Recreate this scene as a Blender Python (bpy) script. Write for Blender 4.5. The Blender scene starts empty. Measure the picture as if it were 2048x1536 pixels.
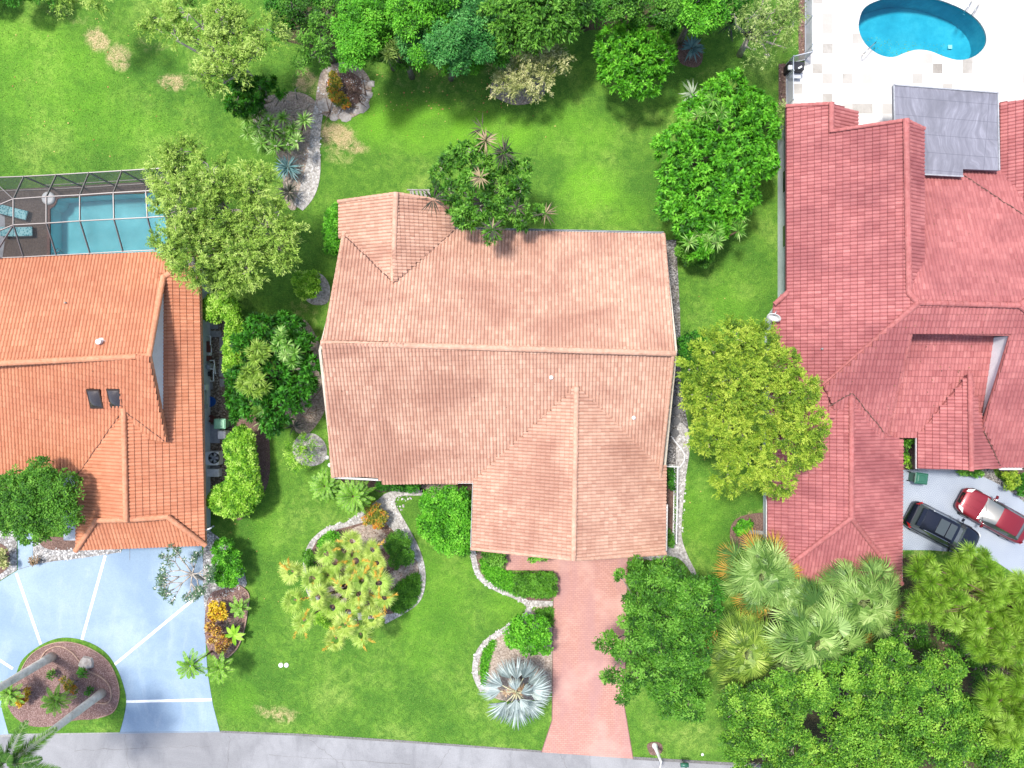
import bpy, math, random
import numpy as np
from mathutils import Vector, Matrix
from mathutils.geometry import tessellate_polygon
SC = bpy.context.scene
COL = SC.collection
# ---------------------------------------------------------------- camera, sky, sun, exposure
H = 46.0                      # drone height above the lawn (m)
S = 31.0                      # photo pixels per metre on the ground
cd = bpy.data.cameras.new("camera"); cam = bpy.data.objects.new("camera", cd); COL.objects.link(cam)
cam.location = (0, 0, H); cam.rotation_euler = (0, 0, 0)
cd.sensor_width = 36; cd.lens = 36 * H / (2048 / S); cd.clip_end = 3000
SC.camera = cam
wd = bpy.data.worlds.new("World"); SC.world = wd; wd.use_nodes = True
nt = wd.node_tree; bg = nt.nodes["Background"]
sky = nt.nodes.new("ShaderNodeTexSky"); sky.sky_type = 'NISHITA'; sky.sun_disc = False
sky.sun_elevation = math.radians(70); sky.sun_rotation = math.radians(304)
sky.air_density = 1.0; sky.dust_density = 2.5; sky.ozone_density = 1.0
nt.links.new(sky.outputs[0], bg.inputs[0]); bg.inputs[1].default_value = 0.15
sd = bpy.data.lights.new("sun", 'SUN'); sun = bpy.data.objects.new("sun", sd); COL.objects.link(sun)
sd.energy = 2.6; sd.angle = math.radians(7.5); sd.color = (1.0, 0.965, 0.91)
el = math.radians(70)
tos = Vector((-0.83 * math.cos(el), 0.56 * math.cos(el), math.sin(el))).normalized()
sun.rotation_euler = tos.to_track_quat('Z', 'Y').to_euler(); sun.location = (-30, 20, 60)
SC.view_settings.view_transform = 'Standard'; SC.view_settings.look = 'None'
SC.view_settings.exposure = 1.12; SC.view_settings.gamma = 1
# ---------------------------------------------------------------- helpers
CAMP = Vector((0, 0, H))
def W(px, py, z=0.0):
    k = (H - z) / H / S
    return Vector(((px - 1024) * k, -(py - 768) * k, z))
def ray_plane(px, py, P, n):
    d = W(px, py, 0) - CAMP
    return CAMP + d * ((P - CAMP).dot(n) / d.dot(n))
def kr(z): return (H - z) / H / S
def link(o, parent=None):
    COL.objects.link(o)
    if parent is not None: o.parent = parent
    return o
def tag(o, label=None, cat=None, group=None, kind=None):
    if label: o["label"] = label
    if cat: o["category"] = cat
    if group: o["group"] = group
    if kind: o["kind"] = kind
    return o
def thing(name, label, cat, loc, group=None, rz=0.0):
    o = bpy.data.objects.new(name, None); o.empty_display_size = 0.3
    o.location = loc; o.rotation_euler = (0, 0, rz); COL.objects.link(o)
    return tag(o, label, cat, group)
class MB:
    """collects polygons, builds ONE mesh object; v are world coordinates (parent offset is taken off)"""
    def __init__(s): s.v = []; s.f = []; s.sm = []
    def add(s, vs, fs, smooth=False):
        b = len(s.v); s.v += [tuple(p) for p in vs]
        for f in fs: s.f.append(tuple(i + b for i in f)); s.sm.append(smooth)
        return s
    def box(s, c, d, rz=0.0, taper=1.0, bev=0.0):
        x, y, z = d[0] / 2, d[1] / 2, d[2] / 2
        m = Matrix.Rotation(rz, 3, 'Z'); c = Vector(c)
        if bev > 0:
            b = min(bev, x * .9, y * .9, z * .9); vs = []
            ring = lambda X, Y: [(X - b, -Y), (X, -Y + b), (X, Y - b), (X - b, Y), (-X + b, Y), (-X, Y - b), (-X, -Y + b), (-X + b, -Y)]
            for zz, X, Y in ((-z, x, y), (z - b, x * taper, y * taper), (z, x * taper - b * .7, y * taper - b * .7)):
                vs += [c + m @ Vector((p[0], p[1], zz)) for p in ring(X, Y)]
            fs = [tuple(range(7, -1, -1)), tuple(range(16, 24))]
            for r in (0, 8):
                for i in range(8): fs.append((r + i, r + (i + 1) % 8, r + 8 + (i + 1) % 8, r + 8 + i))
            return s.add(vs, fs)
        vs = [c + m @ Vector((a * x * (taper if q > 0 else 1), b * y * (taper if q > 0 else 1), q * z)) for q in (-1, 1) for a, b in ((-1, -1), (1, -1), (1, 1), (-1, 1))]
        return s.add(vs, [(3, 2, 1, 0), (4, 5, 6, 7), (0, 1, 5, 4), (1, 2, 6, 5), (2, 3, 7, 6), (3, 0, 4, 7)])
    def tube(s, pts, rad, n=6, cap=True, smooth=True):
        pts = [Vector(p) for p in pts]
        if not hasattr(rad, '__len__'): rad = [rad] * len(pts)
        vs = []; N = len(pts); a = None
        for i, p in enumerate(pts):
            t = (pts[min(i + 1, N - 1)] - pts[max(i - 1, 0)])
            if t.length < 1e-6: t = Vector((0, 0, 1))
            t.normalize()
            if a is None: a = t.cross(Vector((0.13, 0.31, 1)) if abs(t.z) < .9 else Vector((1, .1, 0))).normalized()
            else:
                a = (a - t * a.dot(t)).normalized()
            b = t.cross(a)
            for k in range(n):
                w = 2 * math.pi * k / n
                vs.append(p + (a * math.cos(w) + b * math.sin(w)) * rad[i])
        fs = [(i * n + k, i * n + (k + 1) % n, (i + 1) * n + (k + 1) % n, (i + 1) * n + k) for i in range(N - 1) for k in range(n)]
        s.add(vs, fs, smooth)
        if cap:
            b0 = len(s.v) - N * n
            s.f += [tuple(b0 + k for k in reversed(range(n))), tuple(b0 + (N - 1) * n + k for k in range(n))]; s.sm += [False, False]
        return s
    def lathe(s, c, prof, n=16, smooth=True, rz=0, sx=1, sy=1):
        vs = [];  c = Vector(c)
        for r, z in prof:
            for k in range(n):
                w = 2 * math.pi * k / n + rz
                vs.append(c + Vector((r * sx * math.cos(w), r * sy * math.sin(w), z)))
        fs = [(i * n + k, i * n + (k + 1) % n, (i + 1) * n + (k + 1) % n, (i + 1) * n + k) for i in range(len(prof) - 1) for k in range(n)]
        s.add(vs, fs, smooth)
        b0 = len(s.v) - len(prof) * n
        s.f.append(tuple(b0 + (len(prof) - 1) * n + k for k in range(n))); s.sm.append(False)
        return s
    def poly(s, pts, z0, z1, holes=(), sides=True):
        """flat slab of a plan outline (2D/3D points), top at z1, sides to z0"""
        loops = [pts] + list(holes)
        L = [[Vector((p[0], p[1], 0)) for p in l] for l in loops]
        flat = [p for l in L for p in l]
        tris = tessellate_polygon(L)
        b = len(s.v); s.v += [(p.x, p.y, z1) for p in flat]
        for t in tris:
            a, c, d = (flat[i] for i in t)
            if (c - a).cross(d - a).z < 0: t = (t[0], t[2], t[1])
            s.f.append(tuple(i + b for i in t)); s.sm.append(False)
        if sides:
            for l in L:
                bb = len(s.v); n = len(l)
                s.v += [(p.x, p.y, z1) for p in l] + [(p.x, p.y, z0) for p in l]
                for i in range(n):
                    j = (i + 1) % n
                    s.f.append((bb + i, bb + j, bb + n + j, bb + n + i)); s.sm.append(False)
        return s
    def build(s, name, mat, parent=None, bevel=0, subsurf=0):
        me = bpy.data.meshes.new(name); v = s.v
        off = Vector((0, 0, 0)); rz = 0
        o = bpy.data.objects.new(name, me); link(o, parent)
        if parent is not None:
            M = pmat(parent).inverted()
            v = [tuple(M @ Vector(p)) for p in v]
        me.from_pydata(v, [], s.f); me.polygons.foreach_set("use_smooth", s.sm); me.update()
        if mat is not None: me.materials.append(mat)
        if bevel:
            m = o.modifiers.new("bevel", 'BEVEL'); m.width = bevel; m.segments = 2; m.limit_method = 'ANGLE'
        if subsurf:
            m = o.modifiers.new("sub", 'SUBSURF'); m.levels = subsurf; m.render_levels = subsurf
        return o
def pmat(o):
    m = Matrix.Translation(o.location) @ o.rotation_euler.to_matrix().to_4x4()
    return pmat(o.parent) @ m if o.parent else m
def quads(name, Q, mat, parent=None, tone=None, tris=False):
    n, k = Q.shape[0], Q.shape[1]
    V = Q.reshape(-1, 3)
    if parent is not None:
        M = np.array(pmat(parent).inverted()); V = V @ M[:3, :3].T + M[:3, 3]
    me = bpy.data.meshes.new(name)
    me.vertices.add(n * k); me.vertices.foreach_set("co", V.astype(np.float32).ravel())
    me.loops.add(n * k); me.loops.foreach_set("vertex_index", np.arange(n * k, dtype=np.int32))
    me.polygons.add(n); me.polygons.foreach_set("loop_start", np.arange(0, n * k, k, dtype=np.int32))
    me.update(calc_edges=True)
    if tone is not None:
        a = me.attributes.new("tone", 'FLOAT', 'FACE'); a.data.foreach_set("value", np.clip(tone, 0, 1).astype(np.float32))
    me.materials.append(mat)
    return link(bpy.data.objects.new(name, me), parent)
def cr(pts, n=6, closed=True):
    """Catmull-Rom through 2D points"""
    out = []; N = len(pts); P = [np.array(p, float) for p in pts]
    for i in range(N if closed else N - 1):
        if closed: a, b, c, d = P[i - 1], P[i], P[(i + 1) % N], P[(i + 2) % N]
        else: a, b, c, d = P[max(i - 1, 0)], P[i], P[i + 1], P[min(i + 2, N - 1)]
        for k in range(n):
            t = k / n
            out.append(tuple(.5 * (2 * b + (c - a) * t + (2 * a - 5 * b + 4 * c - d) * t * t + (3 * b - a - 3 * c + d) * t ** 3)))
    if not closed: out.append(tuple(P[-1]))
    return out
def wob(pts, amp, seed):
    r = random.Random(seed); return [(p[0] + r.uniform(-amp, amp), p[1] + r.uniform(-amp, amp)) for p in pts]
def PX(pts, z=0): return [W(p[0], p[1], z) for p in pts]
def inpoly(X, Y, poly):
    r = np.zeros(X.shape, bool); n = len(poly); j = n - 1
    for i in range(n):
        xi, yi, xj, yj = poly[i][0], poly[i][1], poly[j][0], poly[j][1]
        if yi != yj:
            c = ((yi > Y) != (yj > Y)) & (X < (xj - xi) * (Y - yi) / (yj - yi) + xi); r ^= c
        j = i
    return r
def slab(name, pts, mat, z1, z0=-0.05, kind='structure', holes=(), parent=None):
    o = MB().poly(pts, z0, z1, holes).build(name, mat, parent)
    if kind: o["kind"] = kind
    return o
def strip(pts, w, z=0):
    """closed outline of a band of width w (px) along px points"""
    L, R = [], []; n = len(pts)
    for i, p in enumerate(pts):
        a = pts[max(i - 1, 0)]; b = pts[min(i + 1, n - 1)]
        dx, dy = b[0] - a[0], b[1] - a[1]; l = math.hypot(dx, dy) or 1
        ww = (w[i] if hasattr(w, '__len__') else w) / 2
        L.append((p[0] - dy / l * ww, p[1] + dx / l * ww)); R.append((p[0] + dy / l * ww, p[1] - dx / l * ww))
    return L + R[::-1]
# ---------------------------------------------------------------- materials
def mat(name, col, rough=0.7, metal=0.0, spec=0.5):
    m = bpy.data.materials.new(name); m.use_nodes = True; b = m.node_tree.nodes["Principled BSDF"]
    b.inputs["Base Color"].default_value = (*col, 1); b.inputs["Roughness"].default_value = rough
    b.inputs["Metallic"].default_value = metal; b.inputs["Specular IOR Level"].default_value = spec
    return m
def N(m, t, **k):
    n = m.node_tree.nodes.new(t)
    for a, b in k.items(): setattr(n, a, b)
    return n
def Lk(m, a, b): m.node_tree.links.new(a, b)
def coords(m, scale=(1, 1, 1), rot=0):
    t = N(m, "ShaderNodeNewGeometry"); mp = N(m, "ShaderNodeMapping"); mp.inputs[3].default_value = scale
    mp.inputs[2].default_value = (0, 0, rot); Lk(m, t.outputs["Position"], mp.inputs[0]); return mp.outputs[0]
def noise(m, co, sc, det=4, rough=.55, dist=0):
    n = N(m, "ShaderNodeTexNoise"); n.inputs["Scale"].default_value = sc; n.inputs["Detail"].default_value = det
    n.inputs["Roughness"].default_value = rough; n.inputs["Distortion"].default_value = dist
    Lk(m, co, n.inputs["Vector"]); return n.outputs["Fac"]
def ramp(m, fac, stops):
    r = N(m, "ShaderNodeValToRGB"); e = r.color_ramp.elements
    while len(e) < len(stops): e.new(.5)
    for i, (p, c) in enumerate(stops):
        e[i].position = p; e[i].color = (*c, 1) if hasattr(c, '__len__') else (c, c, c, 1)
    Lk(m, fac, r.inputs[0]); return r.outputs[0]
def mix(m, fac, a, b, mode='MIX'):
    n = N(m, "ShaderNodeMix", data_type='RGBA', blend_type=mode)
    for s, v in ((n.inputs[0], fac), (n.inputs[6], a), (n.inputs[7], b)):
        if hasattr(v, 'is_output'): Lk(m, v, s)
        elif hasattr(v, '__len__'): s.default_value = (*v, 1)
        else: s.default_value = v
    return n.outputs[2]
def mth(m, op, a, b=0.0, c=None):
    n = N(m, "ShaderNodeMath", operation=op)
    for i, v in enumerate((a, b) + (() if c is None else (c,))):
        if hasattr(v, 'is_output'): Lk(m, v, n.inputs[i])
        else: n.inputs[i].default_value = v
    return n.outputs[0]
def bump(m, h, strength=.4, dist=.02):
    b = N(m, "ShaderNodeBump"); b.inputs["Strength"].default_value = strength; b.inputs["Distance"].default_value = dist
    Lk(m, h, b.inputs["Height"]); Lk(m, b.outputs[0], m.node_tree.nodes["Principled BSDF"].inputs["Normal"])
def base(m, c): Lk(m, c, m.node_tree.nodes["Principled BSDF"].inputs["Base Color"])
def attr(m, name):
    a = N(m, "ShaderNodeAttribute"); a.attribute_name = name; return a.outputs["Fac"]
def speck(name, c0, c1, c2, sc=9.0, big=.5, rough=.9, bmp=.5, dist=.02):
    m = mat(name, c0, rough, spec=.25); co = coords(m)
    f = noise(m, co, sc, 5, .7); g = noise(m, co, big, 3)
    c = ramp(m, f, [(.32, c0), (.5, c1), (.66, c2)])
    c = mix(m, .45, c, ramp(m, g, [(.3, .45), (.7, 1.0)]), 'MULTIPLY')
    base(m, c); bump(m, f, bmp, dist); return m
def gravel(name, cols, sc=11, rough=.9):
    m = mat(name, cols[0], rough, spec=.2); co = coords(m)
    v = N(m, "ShaderNodeTexVoronoi"); v.inputs["Scale"].default_value = sc; Lk(m, co, v.inputs["Vector"])
    sx = N(m, "ShaderNodeSeparateColor"); Lk(m, v.outputs["Color"], sx.inputs[0])
    k = len(cols); c = ramp(m, sx.outputs[0], [(i / max(1, k - 1), cc) for i, cc in enumerate(cols)])
    d = ramp(m, v.outputs["Distance"], [(.25, 1.0), (.62, .45)])
    c = mix(m, .8, c, d, 'MULTIPLY')
    c = mix(m, ramp(m, noise(m, co, .9, 4), [(.45, 0.0), (.75, .5)]), c, (.12, .09, .06))
    base(m, c); b = mth(m, 'SUBTRACT', 1.0, v.outputs["Distance"]); bump(m, b, .8, .04); return m
def foliage(name, stops, trans=.30, rough=.55, spec=.22, vary=.40):
    """tone attribute (per leaf) drives the leaf colour"""
    m = mat(name, stops[0], rough, spec=spec); k = len(stops)
    t = attr(m, "tone"); co = coords(m)
    n = noise(m, co, .7, 2); t = mth(m, 'ADD', t, mth(m, 'MULTIPLY', mth(m, 'SUBTRACT', n, .5), vary))
    c = ramp(m, t, [(.12 + .76 * i / (k - 1), s) for i, s in enumerate(stops)]); base(m, c)
    tr = N(m, "ShaderNodeBsdfTranslucent"); mx = N(m, "ShaderNodeMixShader"); mx.inputs[0].default_value = trans
    Lk(m, mix(m, .5, c, (.28, .45, .03), 'MIX'), tr.inputs[0])
    Lk(m, m.node_tree.nodes["Principled BSDF"].outputs[0], mx.inputs[1]); Lk(m, tr.outputs[0], mx.inputs[2])
    Lk(m, mx.outputs[0], m.node_tree.nodes["Material Output"].inputs[0]); return m
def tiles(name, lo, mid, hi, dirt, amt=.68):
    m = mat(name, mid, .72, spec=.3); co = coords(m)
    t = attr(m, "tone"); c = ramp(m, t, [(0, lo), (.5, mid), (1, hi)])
    st = noise(m, coords(m, (.22, .34, .3)), 1.0, 5, .6, .4)
    c = mix(m, ramp(m, st, [(.43, 0.0), (.62, amt)]), c, dirt)
    s2 = noise(m, co, 2.2, 5, .75); c = mix(m, ramp(m, s2, [(.52, 0.0), (.75, .35)]), c, dirt)
    s3 = noise(m, co, 14, 3, .6); c = mix(m, .22, c, ramp(m, s3, [(.3, .35), (.7, 1.0)]), 'MULTIPLY')
    base(m, c); bump(m, s3, .3, .01); return m
M = {}
# lawn: dry and tone attributes are painted where the real lawn is worn
g = mat("lawn", (.1, .2, .03), .95, spec=.1); co = coords(g)
f1 = noise(g, co, 13, 4, .8); f2 = noise(g, co, 2.1, 5, .7, .6); f3 = noise(g, co, .28, 4, .6)
c = ramp(g, f3, [(.36, (.064, .160, .020)), (.52, (.110, .230, .028)), (.68, (.185, .295, .052))])
c = mix(g, ramp(g, f2, [(.38, .75), (.60, 0.0)]), c, (.048, .130, .018))
c = mix(g, mth(g, "MULTIPLY", attr(g, "lush"), ramp(g, noise(g, co, .5, 5, .7, .5), [(.30, .25), (.62, .95)])), c, (.140, .34, .022))
sh = attr(g, "dry"); dd = mth(g, 'ADD', sh, mth(g, 'MULTIPLY', mth(g, 'SUBTRACT', f2, .54), 3.6))
dd = mth(g, 'ADD', dd, mth(g, 'MULTIPLY', mth(g, 'SUBTRACT', f1, .5), .7))
c = mix(g, ramp(g, mth(g, 'MULTIPLY', dd, sh), [(.04, 0.0), (.75, .8)]), c, ramp(g, f1, [(.3, (.30, .20, .085)), (.7, (.55, .42, .26))]))
c = mix(g, .75, c, ramp(g, f1, [(.30, .30), (.52, 1.0), (.70, 1.7)]), 'MULTIPLY')
ow = noise(g, co, 6, 3, .7); c = mix(g, ramp(g, ow, [(.60, 0.0), (.72, .35)]), c, (.26, .27, .07))
base(g, c); bump(g, f1, .9, .06); M['lawn'] = g
def slabmat(name, c0, c1, stain, sc=.25, stamt=.5, rough=.85):
    m = mat(name, c0, rough, spec=.25); co = coords(m)
    c = ramp(m, noise(m, co, sc, 5, .6, .5), [(.38, c0), (.62, c1)])
    c = mix(m, ramp(m, noise(m, coords(m, (1, .35, 1)), .8, 6, .7, 1.0), [(.52, 0.0), (.74, stamt)]), c, stain)
    f = noise(m, co, 16, 3, .7); c = mix(m, .35, c, ramp(m, f, [(.3, .55), (.6, 1.0)]), 'MULTIPLY')
    dk = noise(m, co, 3.1, 6, .8); c = mix(m, ramp(m, dk, [(.70, 0.0), (.76, .5)]), c, tuple(x * .4 for x in stain))
    base(m, c); bump(m, f, .2, .01); return m
M['road'] = slabmat("asphalt", (.20, .20, .205), (.27, .27, .275), (.14, .14, .148), .22, .6)
M['bluedrive'] = slabmat("painted_concrete", (.185, .262, .350), (.265, .345, .42), (.33, .39, .45), .2, .5, .7)
M['line'] = speck("white_paint", (.62, .62, .60), (.78, .78, .77), (.82, .82, .82), 7, .8, .7, .1)
m = mat("pink_pavers", (.4, .2, .16), .8, spec=.25); co = coords(m)
b = N(m, "ShaderNodeTexBrick"); b.offset = .5; b.inputs["Scale"].default_value = 1; b.inputs["Brick Width"].default_value = .25; b.inputs["Row Height"].default_value = .125
b.inputs["Mortar Size"].default_value = .011; b.inputs["Color1"].default_value = (.37, .19, .15, 1); b.inputs["Color2"].default_value = (.42, .225, .18, 1); b.inputs["Mortar"].default_value = (.25, .13, .11, 1)
Lk(m, coords(m, rot=.03), b.inputs["Vector"])
c = mix(m, ramp(m, noise(m, coords(m, (.9, .25, 1)), .8, 5, .65, .5), [(.42, 0.0), (.66, .6)]), b.outputs[0], (.31, .175, .17))
c = mix(m, ramp(m, noise(m, co, .45, 4), [(.5, 0.0), (.7, .6)]), c, (.47, .29, .24)); base(m, c)
c2 = mth(m, 'SUBTRACT', 1.0, b.outputs["Fac"]); bump(m, c2, .4, .01); M['pavers'] = m
m = mat("travertine", (.8, .78, .74), .6, spec=.3); co = coords(m, (1.55, 1.55, 1))
fl = N(m, "ShaderNodeVectorMath", operation='FLOOR'); Lk(m, co, fl.inputs[0])
wn = N(m, "ShaderNodeTexWhiteNoise", noise_dimensions='3D'); Lk(m, fl.outputs[0], wn.inputs[0])
c = ramp(m, wn.outputs[0], [(0, (.20, .18, .155)), (.03, (.27, .25, .22)), (.07, (.34, .32, .29)), (.14, (.40, .385, .36)), (.22, (.46, .45, .43)), (.40, (.56, .55, .53)), (1, (.72, .71, .69))])
c = mix(m, ramp(m, noise(m, coords(m), .28, 5, .7, .8), [(.46, .75), (.62, 0.0)]), c, (.36, .345, .315)); n2 = noise(m, coords(m), 6, 6, .8); c = mix(m, ramp(m, n2, [(.5, 0.0), (.75, .3)]), c, (.5, .45, .38))
bb = N(m, "ShaderNodeTexBrick"); bb.offset = 0; bb.inputs["Scale"].default_value = 1; bb.inputs["Brick Width"].default_value = 1; bb.inputs["Row Height"].default_value = 1
bb.inputs["Mortar Size"].default_value = .012; Lk(m, co, bb.inputs["Vector"]); c = mix(m, mth(m, 'MULTIPLY', bb.outputs["Fac"], .35), c, (.45, .42, .38)); base(m, c); M['travertine'] = m
m = mat("stamped_concrete", (.3, .35, .42), .75, spec=.3); co = coords(m)
# scalloped fan pattern
sc_ = .9; sp = N(m, "ShaderNodeSeparateXYZ"); Lk(m, co, sp.inputs[0])
row = mth(m, 'FLOOR', mth(m, 'DIVIDE', sp.outputs[1], sc_ * .5)); fx = mth(m, 'SUBTRACT', mth(m, 'FRACT', mth(m, 'ADD', mth(m, 'DIVIDE', sp.outputs[0], sc_), mth(m, 'MULTIPLY', row, .5))), .5)
fy = mth(m, 'FRACT', mth(m, 'DIVIDE', sp.outputs[1], sc_ * .5)); rr = mth(m, 'SQRT', mth(m, 'ADD', mth(m, 'MULTIPLY', fx, fx), mth(m, 'MULTIPLY', mth(m, 'MULTIPLY', fy, fy), .25)))
ring = mth(m, 'ABSOLUTE', mth(m, 'SUBTRACT', mth(m, 'FRACT', mth(m, 'MULTIPLY', rr, 8)), .5))
c = ramp(m, noise(m, co, .3, 5, .6), [(.35, (.235, .27, .325)), (.65, (.31, .345, .39))])
c = mix(m, ramp(m, ring, [(.0, .8), (.22, 0.0)]), c, (.15, .17, .21)); base(m, c); bump(m, ring, .3, .01); M['stamped'] = m
M['mulch'] = speck("bark_mulch", (.07, .042, .034), (.155, .095, .075), (.26, .17, .14), 15, 1.2, .95, .8, .05)
M['pinkmulch'] = speck("red_stone_chips", (.09, .05, .045), (.19, .11, .095), (.42, .31, .28), 17, 1.0, .95, .8, .05)
M['dirt'] = speck("sandy_soil", (.16, .12, .09), (.30, .24, .19), (.46, .39, .33), 9, .8, .95, .6, .04)
M['whitegravel'] = gravel("white_gravel", [(.20, .195, .19), (.40, .39, .38), (.62, .61, .60)], 9)
M['greygravel'] = gravel("grey_gravel", [(.09, .085, .08), (.22, .21, .20), (.42, .40, .38)], 12)
M['browngravel'] = gravel("brown_gravel", [(.09, .065, .045), (.22, .17, .12), (.42, .36, .28)], 11)
M['sandstrip'] = speck("pale_concrete_edging", (.17, .155, .14), (.34, .32, .295), (.52, .50, .47), 6, 1.3, .9, .5)
M['tile_pink'] = tiles("pink_concrete_tile", (.385, .210, .145), (.46, .270, .192), (.53, .33, .24), (.285, .140, .098))
M['tile_orange'] = tiles("orange_concrete_tile", (.41, .158, .080), (.465, .190, .102), (.51, .225, .125), (.32, .11, .06), .45)
M['tile_red'] = tiles("red_concrete_tile", (.285, .088, .085), (.35, .120, .115), (.41, .155, .145), (.185, .050, .055), .55)
M['cap_pink'] = speck("pink_ridge_tile", (.40, .22, .15), (.49, .285, .20), (.56, .345, .25), 5, .6, .75, .1)
M['cap_orange'] = speck("orange_ridge_tile", (.46, .18, .09), (.52, .23, .13), (.58, .27, .16), 5, .6, .75, .1)
M['cap_red'] = speck("red_ridge_tile", (.29, .085, .08), (.35, .118, .11), (.40, .15, .14), 5, .6, .75, .1)
M['trim'] = speck("white_trim", (.55, .54, .52), (.66, .65, .63), (.72, .71, .70), 4, .7, .6, .05)
M['wallblue'] = speck("pale_stucco", (.48, .52, .56), (.56, .60, .63), (.62, .66, .69), 10, .6, .85, .15)
M['wallwhite'] = speck("white_stucco", (.66, .67, .68), (.74, .75, .76), (.78, .79, .80), 10, .5, .85, .1)
M['walltan'] = speck("cream_stucco", (.48, .42, .33), (.56, .50, .40), (.62, .56, .46), 10, .6, .85, .15)
M['glass'] = mat("window_glass", (.03, .04, .045), .06, spec=.8)
M['skyl'] = mat("smoked_skylight", (.035, .028, .026), .12, spec=.8)
M['bronze'] = mat("bronze_frame", (.06, .04, .03), .4, .6)
M['alu'] = mat("white_aluminium", (.15, .13, .125), .4, .2)
M['darkalu'] = mat("dark_metal", (.03, .03, .035), .5, .5)
M['steel'] = mat("brushed_steel", (.5, .5, .5), .25, 1)
M['pvc'] = mat("white_plastic", (.68, .68, .66), .45)
M['black'] = mat("black_plastic", (.015, .015, .017), .45)
M['greybox'] = speck("grey_metal", (.25, .26, .28), (.32, .33, .35), (.38, .39, .41), 5, .8, .5, .05)
M['concpad'] = speck("grey_concrete", (.20, .20, .19), (.28, .28, .27), (.35, .34, .33), 9, .8, .9, .3)
M['stone'] = speck("dark_round_stone", (.10, .10, .095), (.16, .155, .15), (.22, .21, .20), 12, .8, .9, .3)
M['rock'] = speck("pale_rock", (.30, .26, .23), (.42, .38, .34), (.55, .50, .46), 5, 1.2, .9, .8, .06)
M['browntub'] = mat("brown_plastic", (.115, .032, .02), .5)
M['blue'] = speck("blue_paint", (.012, .07, .25), (.02, .10, .34), (.03, .14, .42), 6, 1, .5, .1)
M['greenbin'] = mat("green_plastic", (.022, .105, .065), .4)
M['palegreen'] = mat("pale_green_plastic", (.20, .42, .26), .4)
M['edging'] = speck("terracotta_edging", (.26, .16, .12), (.36, .24, .18), (.44, .31, .24), 6, 1, .85, .3)
M['bark'] = speck("grey_bark", (.11, .09, .07), (.20, .17, .14), (.30, .27, .23), 9, 1, .9, .8, .03)
M['palebark'] = speck("pale_bark", (.24, .21, .17), (.38, .34, .29), (.48, .44, .39), 7, 1, .85, .5, .02)
M['brownbark'] = speck("brown_bark", (.09, .05, .03), (.17, .105, .07), (.25, .17, .12), 9, 1, .9, .8, .03)
M['royal'] = speck("palm_trunk", (.50, .44, .36), (.70, .62, .52), (.78, .72, .62), 3, .7, .8, .3, .02)
M['wood'] = speck("weathered_wood", (.20, .18, .16), (.30, .28, .26), (.38, .36, .34), 6, 1, .85, .3)
M['pooldeckL'] = speck("brown_pool_deck", (.085, .062, .05), (.14, .105, .085), (.20, .155, .13), 13, .7, .85, .3)
M['coping'] = speck("brick_coping", (.13, .07, .055), (.19, .11, .09), (.25, .16, .13), 9, .8, .8, .3)
M['basin'] = speck("aqua_plaster", (.26, .66, .72), (.31, .72, .78), (.35, .76, .82), .6, .3, .7, .05)
M['basin2'] = speck("blue_plaster", (.02, .27, .36), (.04, .34, .43), (.09, .42, .50), .45, .25, .7, .05)
def water(name, tint):
    m = bpy.data.materials.new(name); m.use_nodes = True; t = m.node_tree; t.nodes.remove(t.nodes["Principled BSDF"])
    a = N(m, "ShaderNodeBsdfTransparent"); a.inputs[0].default_value = (*tint, 1); gl = N(m, "ShaderNodeBsdfGlossy"); gl.inputs["Roughness"].default_value = .04
    fr = N(m, "ShaderNodeFresnel"); fr.inputs[0].default_value = 1.33; mx = N(m, "ShaderNodeMixShader")
    co = coords(m); bp = N(m, "ShaderNodeBump"); bp.inputs["Strength"].default_value = .35; bp.inputs["Distance"].default_value = .03
    Lk(m, noise(m, co, 1.6, 3, .5, .6), bp.inputs["Height"]); Lk(m, bp.outputs[0], gl.inputs["Normal"]); Lk(m, bp.outputs[0], fr.inputs["Normal"])
    Lk(m, fr.outputs[0], mx.inputs[0]); Lk(m, a.outputs[0], mx.inputs[1]); Lk(m, gl.outputs[0], mx.inputs[2]); Lk(m, mx.outputs[0], t.nodes["Material Output"].inputs[0]); return m
M['water'] = water("pool_water", (.78, .95, .97)); M['water2'] = water("blue_pool_water", (.55, .90, .96))
m = bpy.data.materials.new("insect_screen"); m.use_nodes = True; t_ = m.node_tree; mx = N(m, "ShaderNodeMixShader"); a = N(m, "ShaderNodeBsdfTransparent"); mx.inputs[0].default_value = .42
b = t_.nodes["Principled BSDF"]; b.inputs["Base Color"].default_value = (.02, .024, .026, 1); b.inputs["Roughness"].default_value = .8
Lk(m, a.outputs[0], mx.inputs[1]); Lk(m, b.outputs[0], mx.inputs[2]); Lk(m, mx.outputs[0], t_.nodes["Material Output"].inputs[0]); M['screen'] = m
m = mat("patterned_fabric", (.2, .6, .65), .8); co = coords(m, rot=.6); v = N(m, "ShaderNodeTexVoronoi"); v.inputs["Scale"].default_value = 9; Lk(m, co, v.inputs["Vector"])
base(m, ramp(m, v.outputs["Distance"], [(.22, (.05, .22, .26)), (.40, (.16, .42, .45)), (.6, (.30, .55, .56))])); M['fabric'] = m
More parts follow.
